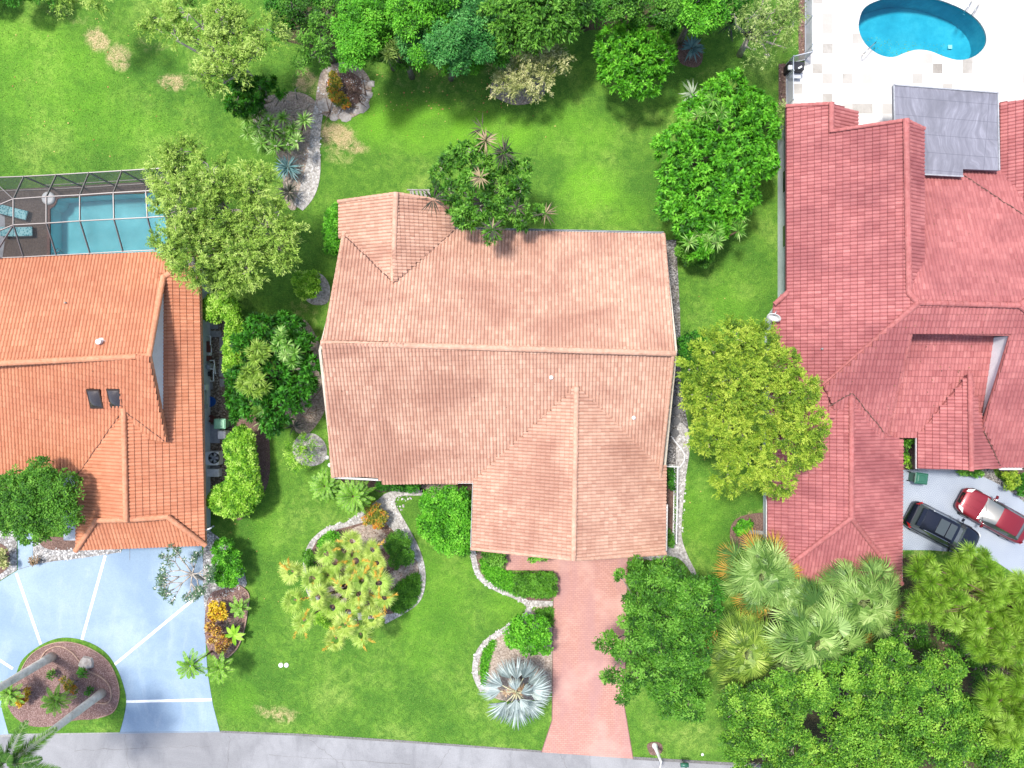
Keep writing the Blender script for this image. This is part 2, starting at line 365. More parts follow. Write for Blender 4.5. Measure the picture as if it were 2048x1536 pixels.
# weathered membrane roof with wind-blown dust streaks
m = mat("grey_membrane", (.2, .2, .23), .6, spec=.3); co = coords(m)
wv = N(m, "ShaderNodeVectorMath", operation='ADD'); nn = N(m, "ShaderNodeTexNoise"); nn.inputs["Scale"].default_value = .35; nn.inputs["Detail"].default_value = 2; Lk(m, co, nn.inputs["Vector"])
vs_ = N(m, "ShaderNodeVectorMath", operation='SCALE'); vs_.inputs[3].default_value = 2.4; Lk(m, nn.outputs["Color"], vs_.inputs[0]); Lk(m, co, wv.inputs[0]); Lk(m, vs_.outputs[0], wv.inputs[1])
mp = N(m, "ShaderNodeMapping"); mp.inputs[3].default_value = (2.2, .22, 1); mp.inputs[2].default_value = (0, 0, .5); Lk(m, wv.outputs[0], mp.inputs[0])
st = noise(m, mp.outputs[0], 1.5, 8, .72)
c = ramp(m, st, [(.30, (.12, .12, .145)), (.5, (.165, .165, .195)), (.72, (.245, .245, .285))])
c = mix(m, ramp(m, noise(m, co, .42, 4, .5, 1), [(.5, 0.0), (.72, .7)]), c, (.11, .11, .13))
sm_ = N(m, "ShaderNodeTexBrick"); sm_.offset = 0; sm_.inputs["Scale"].default_value = 1; sm_.inputs["Brick Width"].default_value = 9; sm_.inputs["Row Height"].default_value = 1.05; sm_.inputs["Mortar Size"].default_value = .02; Lk(m, coords(m, rot=.08), sm_.inputs["Vector"])
c = mix(m, mth(m, 'MULTIPLY', sm_.outputs["Fac"], .55), c, (.08, .08, .10)); base(m, c); M['membrane'] = m
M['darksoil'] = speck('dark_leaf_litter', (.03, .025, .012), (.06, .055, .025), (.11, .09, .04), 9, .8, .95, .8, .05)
# ---------------------------------------------------------------- large structure: the lawn sheet
def axis(lo, hi, step, far):
    a = list(np.arange(lo, hi + step / 2, step)); l = []; d = 1.0; x = hi
    while x < far: x += d; d *= 1.6; l.append(x)
    return np.array([-v for v in reversed([y - hi - lo for y in l])] + a + l) if False else np.array(sorted([lo - (v - hi) for v in l] + a + l))
POOLL = [(103, 396), (115, 394), (140, 393), (200, 389), (300, 383), (306, 503), (103, 513), (103, 440), (103, 414), (108, 410), (113, 405), (117, 400)]
POOLL = [(101, 418), (108, 414), (113, 408), (116, 398), (140, 395), (200, 391), (330, 384), (338, 505), (101, 517)]
POOLR = cr([(1717, 45), (1727, 18), (1755, 2), (1800, -8), (1845, -6), (1885, 3), (1925, 20), (1955, 42), (1970, 68), (1969, 92), (1950, 112), (1920, 121), (1890, 115), (1862, 104), (1835, 100), (1810, 106), (1785, 115), (1758, 110), (1733, 92), (1719, 68)], 4)
xs = axis(-44, 44, .25, 700); ys = axis(-34, 34, .25, 700)
GX, GY = np.meshgrid(xs, ys, indexing='xy'); nx, ny = len(xs), len(ys)
me = bpy.data.meshes.new("ground"); V = np.stack([GX.ravel(), GY.ravel(), np.zeros(nx * ny)], 1)
I = (np.arange(ny - 1)[:, None] * nx + np.arange(nx - 1)[None, :]).ravel(); F = np.stack([I, I + 1, I + nx + 1, I + nx], 1)
CX = V[F].mean(1); PXX = CX[:, 0] * S + 1024; PYY = 768 - CX[:, 1] * S
def grow(p, k):
    c = np.mean(p, axis=0); return [tuple(c + (np.array(q) - c) * k) for q in p]
keep = ~(inpoly(PXX, PYY, grow(POOLL, 1.06)) | inpoly(PXX, PYY, grow(POOLR, 1.06))); F = F[keep]
me.vertices.add(len(V)); me.vertices.foreach_set("co", V.astype(np.float32).ravel()); me.loops.add(F.size)
me.loops.foreach_set("vertex_index", F.astype(np.int32).ravel()); me.polygons.add(len(F)); me.polygons.foreach_set("loop_start", np.arange(0, F.size, 4, dtype=np.int32)); me.update(calc_edges=True)
vx = V[:, 0] * S + 1024; vy = 768 - V[:, 1] * S
def blobs(lst):
    r = np.zeros(len(V))
    for (x, y, rx, ry, a, s) in lst:
        a = math.radians(a); dx, dy = vx - x, vy - y; u = dx * math.cos(a) + dy * math.sin(a); w = -dx * math.sin(a) + dy * math.cos(a)
        r = np.maximum(r, s * np.clip(1.25 - (u / rx) ** 2 - (w / ry) ** 2, 0, 1))
    return r
dry = blobs([(195, 80, 34, 26, 40, .95), (235, 112, 34, 30, 30, .8), (240, 130, 26, 16, 0, .8), (345, 165, 36, 20, 10, .85), (300, 90, 50, 22, 10, .35), (385, 150, 30, 30, 0, .4), (160, 40, 60, 14, 0, .3), (110, 24, 30, 10, 0, .45),
    (612, 165, 32, 34, 0, .75), (672, 268, 46, 28, 10, .95), (700, 290, 42, 18, 15, .85), (678, 312, 46, 24, 20, .45), (560, 1430, 48, 20, 8, .72), (520, 1415, 20, 14, 0, .5), (610, 625, 45, 35, 30, .35), (640, 590, 28, 28, 0, .3),
    (1350, 235, 22, 60, 20, .22), (1190, 470, 60, 26, 0, .18), (850, 165, 120, 30, 5, .30), (1010, 150, 60, 40, 0, .35), (1545, 1025, 26, 36, 0, .7), (1490, 1040, 34, 22, -30, .5), (1365, 1010, 10, 110, -5, .3), (1360, 860, 12, 80, 0, .3), (1290, 1430, 70, 40, 0, .15), (1390, 1470, 60, 20, 0, .2),
    (620, 1010, 45, 20, 0, .25), (460, 1060, 40, 30, 30, .22), (690, 1300, 60, 20, 0, .18), (760, 390, 130, 40, 0, .15), (1395, 160, 30, 30, -40, .25), (1980, 1290, 60, 30, 0, .75), (1900, 1100, 60, 16, 0, .5), (1830, 1120, 40, 40, 0, .5), (1640, 1250, 220, 120, 0, .5), (1800, 1400, 330, 130, 0, .8), (1600, 120, 30, 90, 0, .3)])
lush = blobs([(120, 170, 150, 120, 10, .45), (60, 80, 90, 60, 0, .5), (240, 260, 130, 50, 0, .35), (820, 250, 150, 60, 4, .75), (960, 265, 130, 50, 2, .85), (1180, 380, 70, 60, 0, .85), (1150, 270, 90, 60, 0, .5), (1240, 420, 60, 40, 0, .4), (860, 1210, 90, 120, 0, .35), (950, 1120, 60, 60, 0, .3), (1460, 640, 50, 120, 0, .3),
    (540, 1050, 40, 60, 0, .3), (480, 1400, 40, 40, 0, .4), (1020, 1210, 60, 40, 0, .4), (850, 1310, 40, 40, 0, .3), (1400, 1020, 50, 80, 0, .3)])
for n_, a_ in (("dry", dry), ("lush", lush)):
    at = me.attributes.new(n_, 'FLOAT', 'POINT'); at.data.foreach_set("value", a_.astype(np.float32))
me.materials.append(M['lawn']); G = link(bpy.data.objects.new("ground", me)); G["kind"] = 'structure'
# ---------------------------------------------------------------- roofs
RNG = np.random.default_rng(5)
class Roof:
    def __init__(s, tw, ch, prof=.045): s.tw, s.ch, s.pr = tw, ch, prof; s.q = []; s.t = []; s.deck = MB()
    def slope(s, eA, eB, ze, R, zr, poly, seed=0):
        A, B, C = W(*eA, ze), W(*eB, ze), W(*R, zr)
        u = (B - A).normalized(); n = u.cross(C - A).normalized()
        if n.z < 0: n = -n; 
        v = n.cross(u).normalized()
        if v.z < 0: v = -v
        P = [ray_plane(p[0], p[1], A, n) for p in poly]
        uv = [((p - A).dot(u), (p - A).dot(v)) for p in P]
        u0, u1 = min(p[0] for p in uv), max(p[0] for p in uv); v0, v1 = min(p[1] for p in uv), max(p[1] for p in uv)
        K = 4; prof = np.array([-.2, .75, 1.0, .75]) * s.pr
        i0, i1 = math.floor(u0 / s.tw), math.ceil(u1 / s.tw); j0, j1 = math.floor(v0 / s.ch), math.ceil(v1 / s.ch)
        nu = (i1 - i0) * K + 1; nv = (j1 - j0)
        U = i0 * s.tw + np.arange(nu) * s.tw / K; h = prof[np.arange(nu) % K]
        rj = np.random.default_rng(seed + 11)
        Vv = []; Hh = []
        for j in range(nv):
            Vv += [(j0 + j) * s.ch, (j0 + j) * s.ch + .028, (j0 + j + 1) * s.ch - .001]; Hh += [-.01, .034, .0]
        Vv = np.array(Vv); Hh = np.array(Hh)
        GU, GV = np.meshgrid(U, Vv); GH = h[None, :] + Hh[:, None]
        A_, u_, v_, n_ = (np.array(x) for x in (A, u, v, n))
        X = A_ + GU[..., None] * u_ + GV[..., None] * v_ + GH[..., None] * n_
        a = np.stack([X[:-1, :-1], X[:-1, 1:], X[1:, 1:], X[1:, :-1]], 2)          # (rows, cols, 4, 3)
        cu = (GU[:-1, :-1] + GU[1:, 1:]) / 2; cv = (GV[:-1, :-1] + GV[1:, 1:]) / 2
        kp = inpoly(cu, cv, uv)
        if (np.cross(u_, v_) @ n_) < 0: a = a[:, :, ::-1]
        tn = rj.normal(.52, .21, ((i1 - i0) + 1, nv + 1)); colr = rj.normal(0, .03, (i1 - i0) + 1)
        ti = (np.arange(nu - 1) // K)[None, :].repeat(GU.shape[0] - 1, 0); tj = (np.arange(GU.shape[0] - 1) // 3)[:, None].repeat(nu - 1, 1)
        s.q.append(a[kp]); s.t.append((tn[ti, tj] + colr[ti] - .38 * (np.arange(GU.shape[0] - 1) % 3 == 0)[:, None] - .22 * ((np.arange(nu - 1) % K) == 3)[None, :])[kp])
        # solid deck below the tiles
        T = [p - n * .05 for p in P]; Bt = [p - Vector((0, 0, .20)) for p in P]; k = len(P)
        L = [[Vector((p[0], p[1], 0)) for p in uv]]; fs = []
        for t in tessellate_polygon(L): fs += [tuple(t), tuple(i + k for i in reversed(t))]
        fs += [(i, (i + 1) % k, k + (i + 1) % k, k + i) for i in range(k)]
        s.deck.add(T + Bt, fs)
        return A, n
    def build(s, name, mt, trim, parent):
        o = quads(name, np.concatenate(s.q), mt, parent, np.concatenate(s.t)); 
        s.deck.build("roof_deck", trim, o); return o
def caps(parent, pts, mt, r=.15, seg=.42, lift=.0):
    """overlapping half-round ridge tiles along px points (x, y, z)"""
    mb = MB()
    P = [W(*p) for p in pts]
    for a, b in zip(P[:-1], P[1:]):
        d = b - a; L = d.length; n = max(1, round(L / seg)); t = d / L; sd_ = t.cross(Vector((0, 0, 1))).normalized(); up = sd_.cross(t).normalized()
        for i in range(n):
            p0 = a + t * (L * i / n - .03) + up * (lift + .012 * (i % 2) * 0 + .02); p1 = a + t * (L * (i + 1) / n + .03) + up * (lift)
            vs = []
            for q, rr in ((p0, r * 1.12), (p1, r * .96)):
                for k in range(8):
                    w = math.pi * (-.12 + 1.24 * k / 7); vs.append(q + sd_ * math.cos(w) * rr + up * (math.sin(w) * rr * .8))
            mb.add(vs, [(k, k + 1, k + 9, k + 8) for k in range(7)] + [tuple(range(7, -1, -1)), tuple(range(8, 16))])
    return mb.build("ridge_cap", mt, parent)
def valley(parent, plane, pts, w=.075, mt=None):
    A, n = plane; mb = MB(); P = [ray_plane(x, y, A, n) + Vector((0, 0, .055)) for x, y in pts]; r_ = random.Random(int(pts[0][0]))
    for a, b_ in zip(P[:-1], P[1:]):
        k = max(2, int((b_ - a).length / .2)); q = [a.lerp(b_, i / k) + Vector((r_.uniform(-.03, .03), r_.uniform(-.03, .03), 0)) for i in range(k + 1)]; mb.tube(q, w / 2, 4)
    return mb.build("valley_flashing", M['valley'], parent)
M['valley'] = speck("dirty_valley_metal", (.05, .03, .025), (.10, .055, .045), (.17, .10, .08), 7, 1.2, .9, .3)
def gutter(parent, pts, z, mt, w=.09):
    mb = MB(); P = [W(p[0], p[1], z) for p in pts]
    for a, b in zip(P[:-1], P[1:]):
        d = (b - a); L = d.length; c = (a + b) / 2; rz = math.atan2(d.y, d.x)
        mb.box(c + Vector((0, 0, -.13)), (L + .02, .02, .12), rz)
        o = Vector((-d.y, d.x, 0)).normalized() * w
        if False: pass
        mb.box(c + o + Vector((0, 0, -.13)), (L + .02, .02, .12), rz); mb.box(c + o * .5 + Vector((0, 0, -.185)), (L, w, .02), rz)
    return mb.build("gutter", mt, parent)
def vent(parent, px, py, z, r=.09, h=.28, mt=None):
    c = W(px, py, z); mb = MB().lathe(c, [(r * 1.9, -.25), (r * 1.9, -.02), (r * 1.1, .03), (r, h * .8), (r * 1.25, h * .82), (r * 1.25, h), (r * .6, h + .02)], 12)
    return mb.build("roof_vent", mt or M['pvc'], parent)
def win(parent, c, w, h, nrm, name="window"):
    """window in a wall: frame plate with glass sub-part; nrm = outward axis (unit, x or y)"""
    n = Vector(nrm); rz = math.atan2(n.y, n.x) + math.pi / 2
    fr = MB().box(Vector(c) + n * .03, (w + .14, .06, h + .14), rz).build(name, M['trim'], parent)
    MB().box(Vector(c) + n * .066, (w, .02, h), rz).build("pane", M['glass'], fr)
    return fr
# ---- main house
mh = thing("house", "house with a salmon pink tiled gable roof in the middle of the lawn", "house", W(1000, 720, 0))
R = Roof(.2, .285, .055)
ZR = 6.0; ZE = 2.8
pR = R.slope((905, 459), (1328, 468), ZE, (1000, 696), ZR, [(645, 684), (690, 448), (905, 459), (1328, 468), (1348, 706)], 1)
pF = R.slope((765, 961), (1322, 951), ZE - .05, (1000, 696), ZR, [(645, 684), (1348, 706), (1324, 952), (947, 962), (916, 962), (915, 970), (763, 966), (763, 957), (665, 952)], 2)
R.slope((677, 403), (677, 475), ZE, (792, 388), 4.35, [(677, 403), (792, 388), (785, 566), (677, 474)], 3)
R.slope((907, 405), (910, 470), ZE, (792, 388), 4.35, [(792, 388), (907, 405), (910, 464), (785, 566)], 4)
R.slope((947, 962), (943, 1097), ZE, (1149, 1000), 5.15, [(1153, 772), (1147, 1117), (943, 1097), (947, 960)], 5)
R.slope((1333, 935), (1331, 1106), ZE, (1149, 1000), 5.15, [(1153, 772), (1334, 935), (1331, 1106), (1147, 1117)], 6)
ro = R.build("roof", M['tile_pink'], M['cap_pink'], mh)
caps(ro, [(643, 686, ZR + .03), (1350, 707, ZR + .03)], M['cap_pink'], .16, .40)
caps(ro, [(1153, 774, 5.12), (1147, 1120, 5.2)], M['cap_pink'])
caps(ro, [(792, 386, 4.4), (786, 562, 4.38)], M['cap_pink'])
caps(ro, [(648, 690, 5.95), (689, 460, 2.85)], M['cap_pink'], .11)
caps(ro, [(648, 690, 5.95), (666, 954, 2.8)], M['cap_pink'], .11)
caps(ro, [(1346, 710, 5.95), (1327, 468, 2.82)], M['cap_pink'], .11)
caps(ro, [(1346, 710, 5.95), (1319, 958, 2.9)], M['cap_pink'], .11)
caps(ro, [(943, 1097, 2.86), (1147, 1119, 5.1)], M['cap_pink'], .1); caps(ro, [(1331, 1107, 2.86), (1147, 1119, 5.1)], M['cap_pink'], .1)
caps(ro, [(677, 403, 2.88), (792, 387, 4.35)], M['cap_pink'], .1); caps(ro, [(907, 406, 2.88), (792, 387, 4.35)], M['cap_pink'], .1)
valley(ro, pR, [(785, 564), (908, 463)]); valley(ro, pR, [(785, 564), (692, 474)]); valley(ro, pF, [(1152, 776), (949, 962)]); valley(ro, pF, [(1152, 776), (1318, 945)])
vent(ro, 1102, 755, 5.15); vent(ro, 1266, 835, 4.2)
gutter(mh, [(905, 457), (1328, 466)], 2.82, M['greybox'], .09); gutter(mh, [(763, 959), (668, 954)], 2.75, M['trim']); gutter(mh, [(944, 1096), (948, 964), (916, 964)], 2.8, M['trim'])
gutter(mh, [(1333, 1010), (1331, 1102)], 2.8, M['trim'])
def P2(pts, z): return [W(x, y, z) for x, y in pts]
mb = MB(); mb.poly(P2([(690, 455), (905, 470), (1318, 478), (1318, 940), (1318, 1095), (960, 1088), (960, 955), (685, 942), (675, 700)], 2.7), 0, 2.62)
# gable end walls
def gable(mb, a, b, zb, apex, za): mb.add([W(*a, zb), W(*b, zb), W(*apex, za)], [(0, 1, 2)])
mb.build("wall", M['walltan'], mh)
for x0, ys_ in ((-10.95, (5.3, 2.0, -5.3)), (9.2, (8.6, 2.0, -5.2))):
    gb = MB().add([(x0, ys_[0], 2.6), (x0, ys_[2], 2.6), (x0, ys_[1] - .1, 5.65), (x0 + .15, ys_[0], 2.6), (x0 + .15, ys_[2], 2.6), (x0 + .15, ys_[1] - .1, 5.65)], [(0, 1, 2), (5, 4, 3), (0, 2, 5, 3), (2, 1, 4, 5)])
    gb.build("gable_wall", M['walltan'], mh)
yf = W(1130, 1094, 2.7).y
gd = MB(); gd.box((3.8, yf - .04, 1.15), (4.4, .08, 2.3)); 
for k in range(4): gd.box((3.8, yf - .09, .3 + .56 * k), (4.3, .03, .46))
gd.build("garage_door", M['wallwhite'], mh); win(mh, (0, yf, 1.4), 1.2, 1.3, (0, -1, 0)); win(mh, (-7, W(0, 950, 2.7).y - .02, 1.4), 1.6, 1.3, (0, -1, 0))
# ---- left house
lh = thing("house", "house with a bright orange tiled roof, two dark skylights and a blue driveway", "house", W(150, 800, 0))
R = Roof(.21, .37, .05)
R.slope((0, 517), (300, 504), 2.75, (200, 717), 5.2, [(-330, 742), (-330, 530), (0, 517), (300, 504), (345, 520), (343, 545), (326, 555), (298, 712)], 21)
pL = R.slope((0, 925), (150, 952), 2.75, (200, 717), 5.2, [(-330, 742), (298, 712), (333, 882), (250, 870), (160, 952), (0, 950), (-330, 940)], 22)
R.slope((411, 1090), (400, 600), 2.7, (250, 900), 4.25, [(400, 500), (411, 1090), (336, 1036), (252, 1040), (247, 815), (290, 760), (312, 705), (310, 640), (330, 505)], 23)
R.slope((152, 955), (152, 1100), 2.7, (250, 900), 4.25, [(247, 815), (252, 1042), (193, 1042), (152, 1101), (152, 948)], 24)
R.slope((152, 1101), (411, 1091), 2.7, (250, 1038), 3.5, [(194, 1041), (336, 1035), (411, 1091), (152, 1101)], 25)
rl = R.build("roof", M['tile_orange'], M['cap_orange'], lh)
caps(rl, [(-330, 743, 5.24), (298, 712, 5.24)], M['cap_orange'], .16); caps(rl, [(343, 545, 3.3), (327, 553, 3.4), (298, 712, 5.25), (333, 884, 3.3)], M['cap_orange'], .16)
caps(rl, [(247, 818, 4.3), (252, 1043, 4.3)], M['cap_orange']); caps(rl, [(152, 1101, 2.8), (191, 1041, 3.6), (252, 1040, 4.15), (336, 1034, 3.6), (411, 1091, 2.8)], M['cap_orange'])
valley(rl, pL, [(247, 820), (157, 948)], .05); valley(rl, pL, [(250, 822), (330, 882)], .05)
vent(rl, 202, 684, 4.85, .13, .3); vent(rl, 134, 606, 3.9, .04, .2, M['concpad'])
for sx, sy in ((191, 797), (231, 796)):
    c = W(sx, sy, 4.46); t = MB(); rx = math.atan2(2.45, 6.2)
    fr = MB(); a = Vector((.38, 0, 0)); b = Vector((0, .60 * math.cos(rx), .60 * math.sin(rx))); n = a.cross(b).normalized()
    vs = [c + a * i + b * j + n * q for q, i_ in ((-.15, 1), (.1, 1), (.1, .82)) for i, j in ((-i_, -i_), (i_, -i_), (i_, i_), (-i_, i_))]
    fr.add(vs, [(k, (k + 1) % 4, 4 + (k + 1) % 4, 4 + k) for k in range(4)] + [(4 + k, 4 + (k + 1) % 4, 8 + (k + 1) % 4, 8 + k) for k in range(4)])
    f = fr.build("skylight", M['bronze'], rl)
    vs = [c + a * i * s_ + b * j * s_ + n * q for q, s_ in ((.09, .84), (.19, .55), (.22, .25)) for i, j in ((-1, -1), (1, -1), (1, 1), (-1, 1))]
    MB().add(vs, [(4 * r + k, 4 * r + (k + 1) % 4, 4 * r + 4 + (k + 1) % 4, 4 * r + 4 + k) for r in range(2) for k in range(4)] + [(8, 9, 10, 11)], True).build("pane", M['skyl'], f)
# tall gable wall standing above the lower slope
mb = MB(); mb.add([W(327, 553, 3.3), W(300, 712, 5.12), W(332, 880, 3.25)] , [(0, 1, 2)])
x_ = W(299, 712, 5.12).x; yA, yB, yC = W(327, 553, 3.3).y, W(299, 712, 5.12).y, W(332, 882, 3.2).y
mb = MB().add([(x_ - .0, yA, 3.2), (x_, yB, 5.13), (x_, yC, 3.2), (x_, yC, 2.6), (x_, yA, 2.6)], [(4, 3, 2, 1, 0)])
mb.build("gable_wall", M['wallwhite'], lh)
xe = -19.45
MB().poly([(-44, W(0, 945, 2.7).y + .5), (-27.3, W(0, 945, 2.7).y + .5), (-27.3, W(0, 1098, 2.7).y + .5), (xe, W(0, 1098, 2.7).y + .5), (xe, W(0, 504, 2.7).y - .4), (-44, W(0, 515, 2.7).y - .4)], 0, 2.6).build("wall", M['wallblue'], lh)
gutter(lh, [(300, 503), (0, 516)], 2.8, M['trim'])
mb = MB(); dp = [W(412, 1060, 2.55), W(422, 1056, 2.45), W(418, 1056, .3), W(428, 1052, .12)]; mb.tube(dp, .05, 6); mb.build("downpipe", M['pvc'], lh)
for yy in (840, 900): win(lh, (xe, W(0, yy, 1.5).y, 1.5), .9, .9, (1, 0, 0))
yg = W(0, 1098, 2.7).y + .5
gd = MB(); gd.box((-22.8, yg - .04, 1.1), (4.6, .08, 2.2)); gd.build("garage_door", M['wallwhite'], lh)
# ---- right house
rh = thing("house", "large house with a dark red tiled roof and a grey flat patio cover behind", "house", W(1800, 700, 0))
R = Roof(.21, .385, .05)
R.slope((1573, 300), (1573, 560), 2.9, (1815, 400), 5.75, [(1573, 212), (1663, 208), (1663, 262), (1812, 241), (1818, 586), (1836, 604), (1648, 772), (1668, 835), (1560, 870), (1540, 860), (1545, 650), (1548, 608), (1573, 583)], 31)
R.slope((1716, 222), (1716, 250), 3.1, (1663, 235), 4.05, [(1663, 208), (1717, 222), (1717, 252), (1663, 264)], 32)
R.slope((1848, 256), (1848, 500), 5.0, (1815, 400), 5.75, [(1812, 241), (1848, 256), (1850, 556), (1818, 588)], 33)
pC = R.slope((1870, 340), (1990, 340), 2.9, (1940, 608), 5.97, [(1846, 330), (1998, 330), (2400, 640), (2400, 630), (2040, 611), (1836, 605), (1816, 586)], 34)
R.slope((2000, 200), (2000, 335), 2.9, (2160, 300), 5.3, [(1997, 205), (2048, 199), (2160, 180), (2300, 600), (2050, 432), (1926, 350), (1997, 336)], 35)
nS = R.slope((1990, 935), (2048, 935), 2.45, (1940, 608), 5.97, [(1836, 605), (2040, 611), (2400, 630), (2400, 940), (2000, 935), (1966, 852), (2021, 672), (1820, 668), (1771, 872), (1700, 880), (1648, 772)], 36)
pE = R.slope((1800, 876), (1850, 876), 2.35, (1900, 672), 3.75, [(1815, 660), (1990, 660), (1968, 842), (1940, 850), (1850, 876), (1768, 876)], 37)
R.slope((1835, 875), (1835, 936), 2.45, (1941, 850), 3.75, [(1940, 748), (1943, 940), (1835, 937), (1835, 872)], 38)
R.slope((2002, 890), (2002, 936), 2.45, (1941, 850), 3.75, [(1940, 748), (1960, 830), (2002, 936), (1943, 940)], 39)
R.slope((1535, 1000), (1535, 1150), 2.45, (1703, 900), 3.95, [(1703, 783), (1703, 1036), (1535, 1162), (1535, 850), (1600, 815), (1648, 812)], 40)
R.slope((1806, 900), (1804, 1150), 2.45, (1703, 900), 3.95, [(1703, 783), (1771, 868), (1806, 880), (1804, 1168), (1703, 1036)], 41)
R.slope((1535, 1165), (1804, 1168), 2.45, (1703, 1036), 3.95, [(1703, 1036), (1804, 1168), (1535, 1164)], 42)
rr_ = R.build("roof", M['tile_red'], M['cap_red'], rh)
caps(rr_, [(1663, 206, 4.1), (1663, 264, 4.1)], M['cap_red']); caps(rr_, [(1812, 239, 5.8), (1818, 586, 5.8), (1836, 605, 6.0)], M['cap_red'], .17)
caps(rr_, [(1836, 605, 6.02), (2043, 611, 6.02)], M['cap_red'], .16); caps(rr_, [(1836, 606, 6.0), (1648, 770, 3.85)], M['cap_red'], .16)
caps(rr_, [(2040, 610, 6.02), (2100, 560, 5.6)], M['cap_red'], .16); caps(rr_, [(2040, 611, 6.02), (2100, 660, 5.6)], M['cap_red'], .16)
caps(rr_, [(1703, 783, 4.0), (1703, 1037, 4.02)], M['cap_red']); caps(rr_, [(1703, 1036, 4.02), (1535, 1163, 2.52)], M['cap_red'], .14); caps(rr_, [(1703, 1036, 4.02), (1804, 1168, 2.52)], M['cap_red'], .14)
caps(rr_, [(1940, 748, 3.8), (1943, 941, 3.8)], M['cap_red']); caps(rr_, [(1822, 667, 5.25), (1771, 874, 2.9)], M['cap_red'], .1); caps(rr_, [(2022, 671, 5.25), (1965, 858, 2.9)], M['cap_red'], .13)
caps(rr_, [(1575, 585, 2.95), (1549, 608, 2.85)], M['cap_red'], .14); caps(rr_, [(1573, 212, 2.95), (1663, 207, 4.05)], M['cap_red'], .1); caps(rr_, [(1663, 262, 4.1), (1812, 240, 5.75)], M['cap_red'], .1); caps(rr_, [(1848, 257, 5.05), (1812, 240, 5.75)], M['cap_red'], .1)
valley(rr_, nS, [(1704, 786), (1768, 866)]); valley(rr_, nS, [(1702, 786), (1652, 815)]); valley(rr_, pE, [(1939, 752), (1852, 874)]); valley(rr_, pC, [(1928, 352), (2048, 432)]); valley(rr_, nS, [(1967, 862), (2000, 932)])
vent(rr_, 1736, 632, 4.6, .1, .26); vent(rr_, 1642, 698, 3.75, .05, .2, M['concpad']); vent(rr_, 1757, 765, 4.0, .05, .2, M['concpad'])
# white clerestory wall beside the sunken roof, and its back wall
xw = W(2019, 672, 5.1).x; y0_, y1_ = W(2019, 672, 5.1).y, W(1966, 850, 2.6).y
MB().add([(xw, y0_, 5.08), (xw, y1_, 2.5), (xw, y0_, 2.2), (xw, y1_, 2.0)], [(0, 2, 3, 1)]).build("clerestory_wall", M['wallwhite'], rh)
yb = W(1900, 671, 5.0).y + .25; MB().add([(W(1815, 668, 5).x, yb, 5.0), (xw, yb, 5.0), (xw, yb, 2.6), (W(1815, 668, 5).x, yb, 2.6)], [(0, 3, 2, 1)]).build("clerestory_wall", M['wallwhite'], rh)
xw1 = 17.14
mb = MB().poly([(xw1, W(0, 225, 2.8).y), (21, W(0, 225, 2.8).y), (21, 13.6), (24.2, 13.6), (24.2, 11), (44, 11), (44, -4.6), (31, -4.6), (26, -4.7), (26, -2.8), (24.3, -2.8), (23.1, -3.2), (23.1, -10.8), (16.2, -11.4), (16.2, -1), (xw1 - .8, 4.2), (xw1, 5.4)], 0, 2.4)
mb.build("wall", M['wallblue'], rh)
win(rh, (xw1, W(0, 360, 1.6).y, 1.6), 1.3, 1.0, (-1, 0, 0)); win(rh, (xw1, W(0, 470, 1.6).y, 1.6), 1.3, 1.0, (-1, 0, 0))
gutter(rh, [(1534, 1000), (1534, 1150)], 2.5, M['trim'], .16); gutter(rh, [(1834, 874), (1834, 938)], 2.5, M['trim'], .16); gutter(rh, [(1806, 1165), (1807, 882)], 2.5, M['trim'], .1)
gutter(rh, [(2002, 936), (2048, 936)], 2.5, M['trim'], -.12); gutter(rh, [(1572, 215), (1572, 583)], 2.92, M['darkalu'], .12)
gd = MB(); gd.box((20, -11.44, 1.1), (4.8, .08, 2.2)); gd.build("garage_door", M['wallwhite'], rh)
# garden screen wall beside the satellite dish
# grey patio cover
pc = MB(); Z = 3.5
pts = [W(1787, 170, Z), W(1995, 186, Z), W(1998, 341, Z), W(1926, 338, Z), W(1926, 353, Z), W(1846, 349, Z), W(1790, 300, Z)]
pc.poly(pts, Z - .22, Z); o = pc.build("patio_cover", M['membrane'], rh)
rim = MB()
for a, b in ((0, 1), (1, 2), (6, 0), (4, 5)):
    d = pts[b] - pts[a]; rim.box((pts[a] + pts[b]) / 2 + Vector((0, 0, .0)), (d.length, .07, .12), math.atan2(d.y, d.x))
rim.build("cover_rim", M['greybox'], o)
for a, b in ((1880, 215), (1988, 230)): MB().box(W(a, b, Z) * 1 + Vector((0, 0, -1.75 - .1)), (.12, .12, 3.3)).build("cover_post", M['alu'], rh)
# ---------------------------------------------------------------- roads, drives, beds
road = [(-1500, 1560), (-300, 1486), (80, 1470), (240, 1465), (440, 1464), (600, 1470), (800, 1483), (1085, 1504), (1265, 1516), (1450, 1527), (2100, 1560), (4000, 1690), (4000, 1990), (-1500, 1860)]
slab('road', PX(road), M['road'], .012)
# far side of the road: a low concrete kerb edge
slab('kerb', PX(strip([(-300, 1484), (80, 1468), (240, 1463.5)], 5)), M['concpad'], .03)
drive = [(35, 1085), (36, 1140), (60, 1131), (90, 1125), (150, 1117), (205, 1110), (240, 1106), (245, 1090), (405, 1090), (408, 1098), (408, 1165), (411, 1230), (412, 1300), (416, 1350), (424, 1410), (440, 1464), (240, 1464), (-120, 1466), (-330, 1300), (-200, 1230), (-60, 1180), (0, 1160), (36, 1140)]
drive = [(36, 1060), (66, 1060), (66, 1129), (110, 1122), (165, 1116), (210, 1109), (243, 1104), (250, 1086), (403, 1086), (410, 1165), (411, 1230), (412, 1300), (416, 1350), (426, 1410), (440, 1464), (-200, 1472), (-300, 1300), (-160, 1230), (-60, 1190), (0, 1163), (36, 1140)]
slab('driveway', PX(drive), M['bluedrive'], .024)
ln = MB()
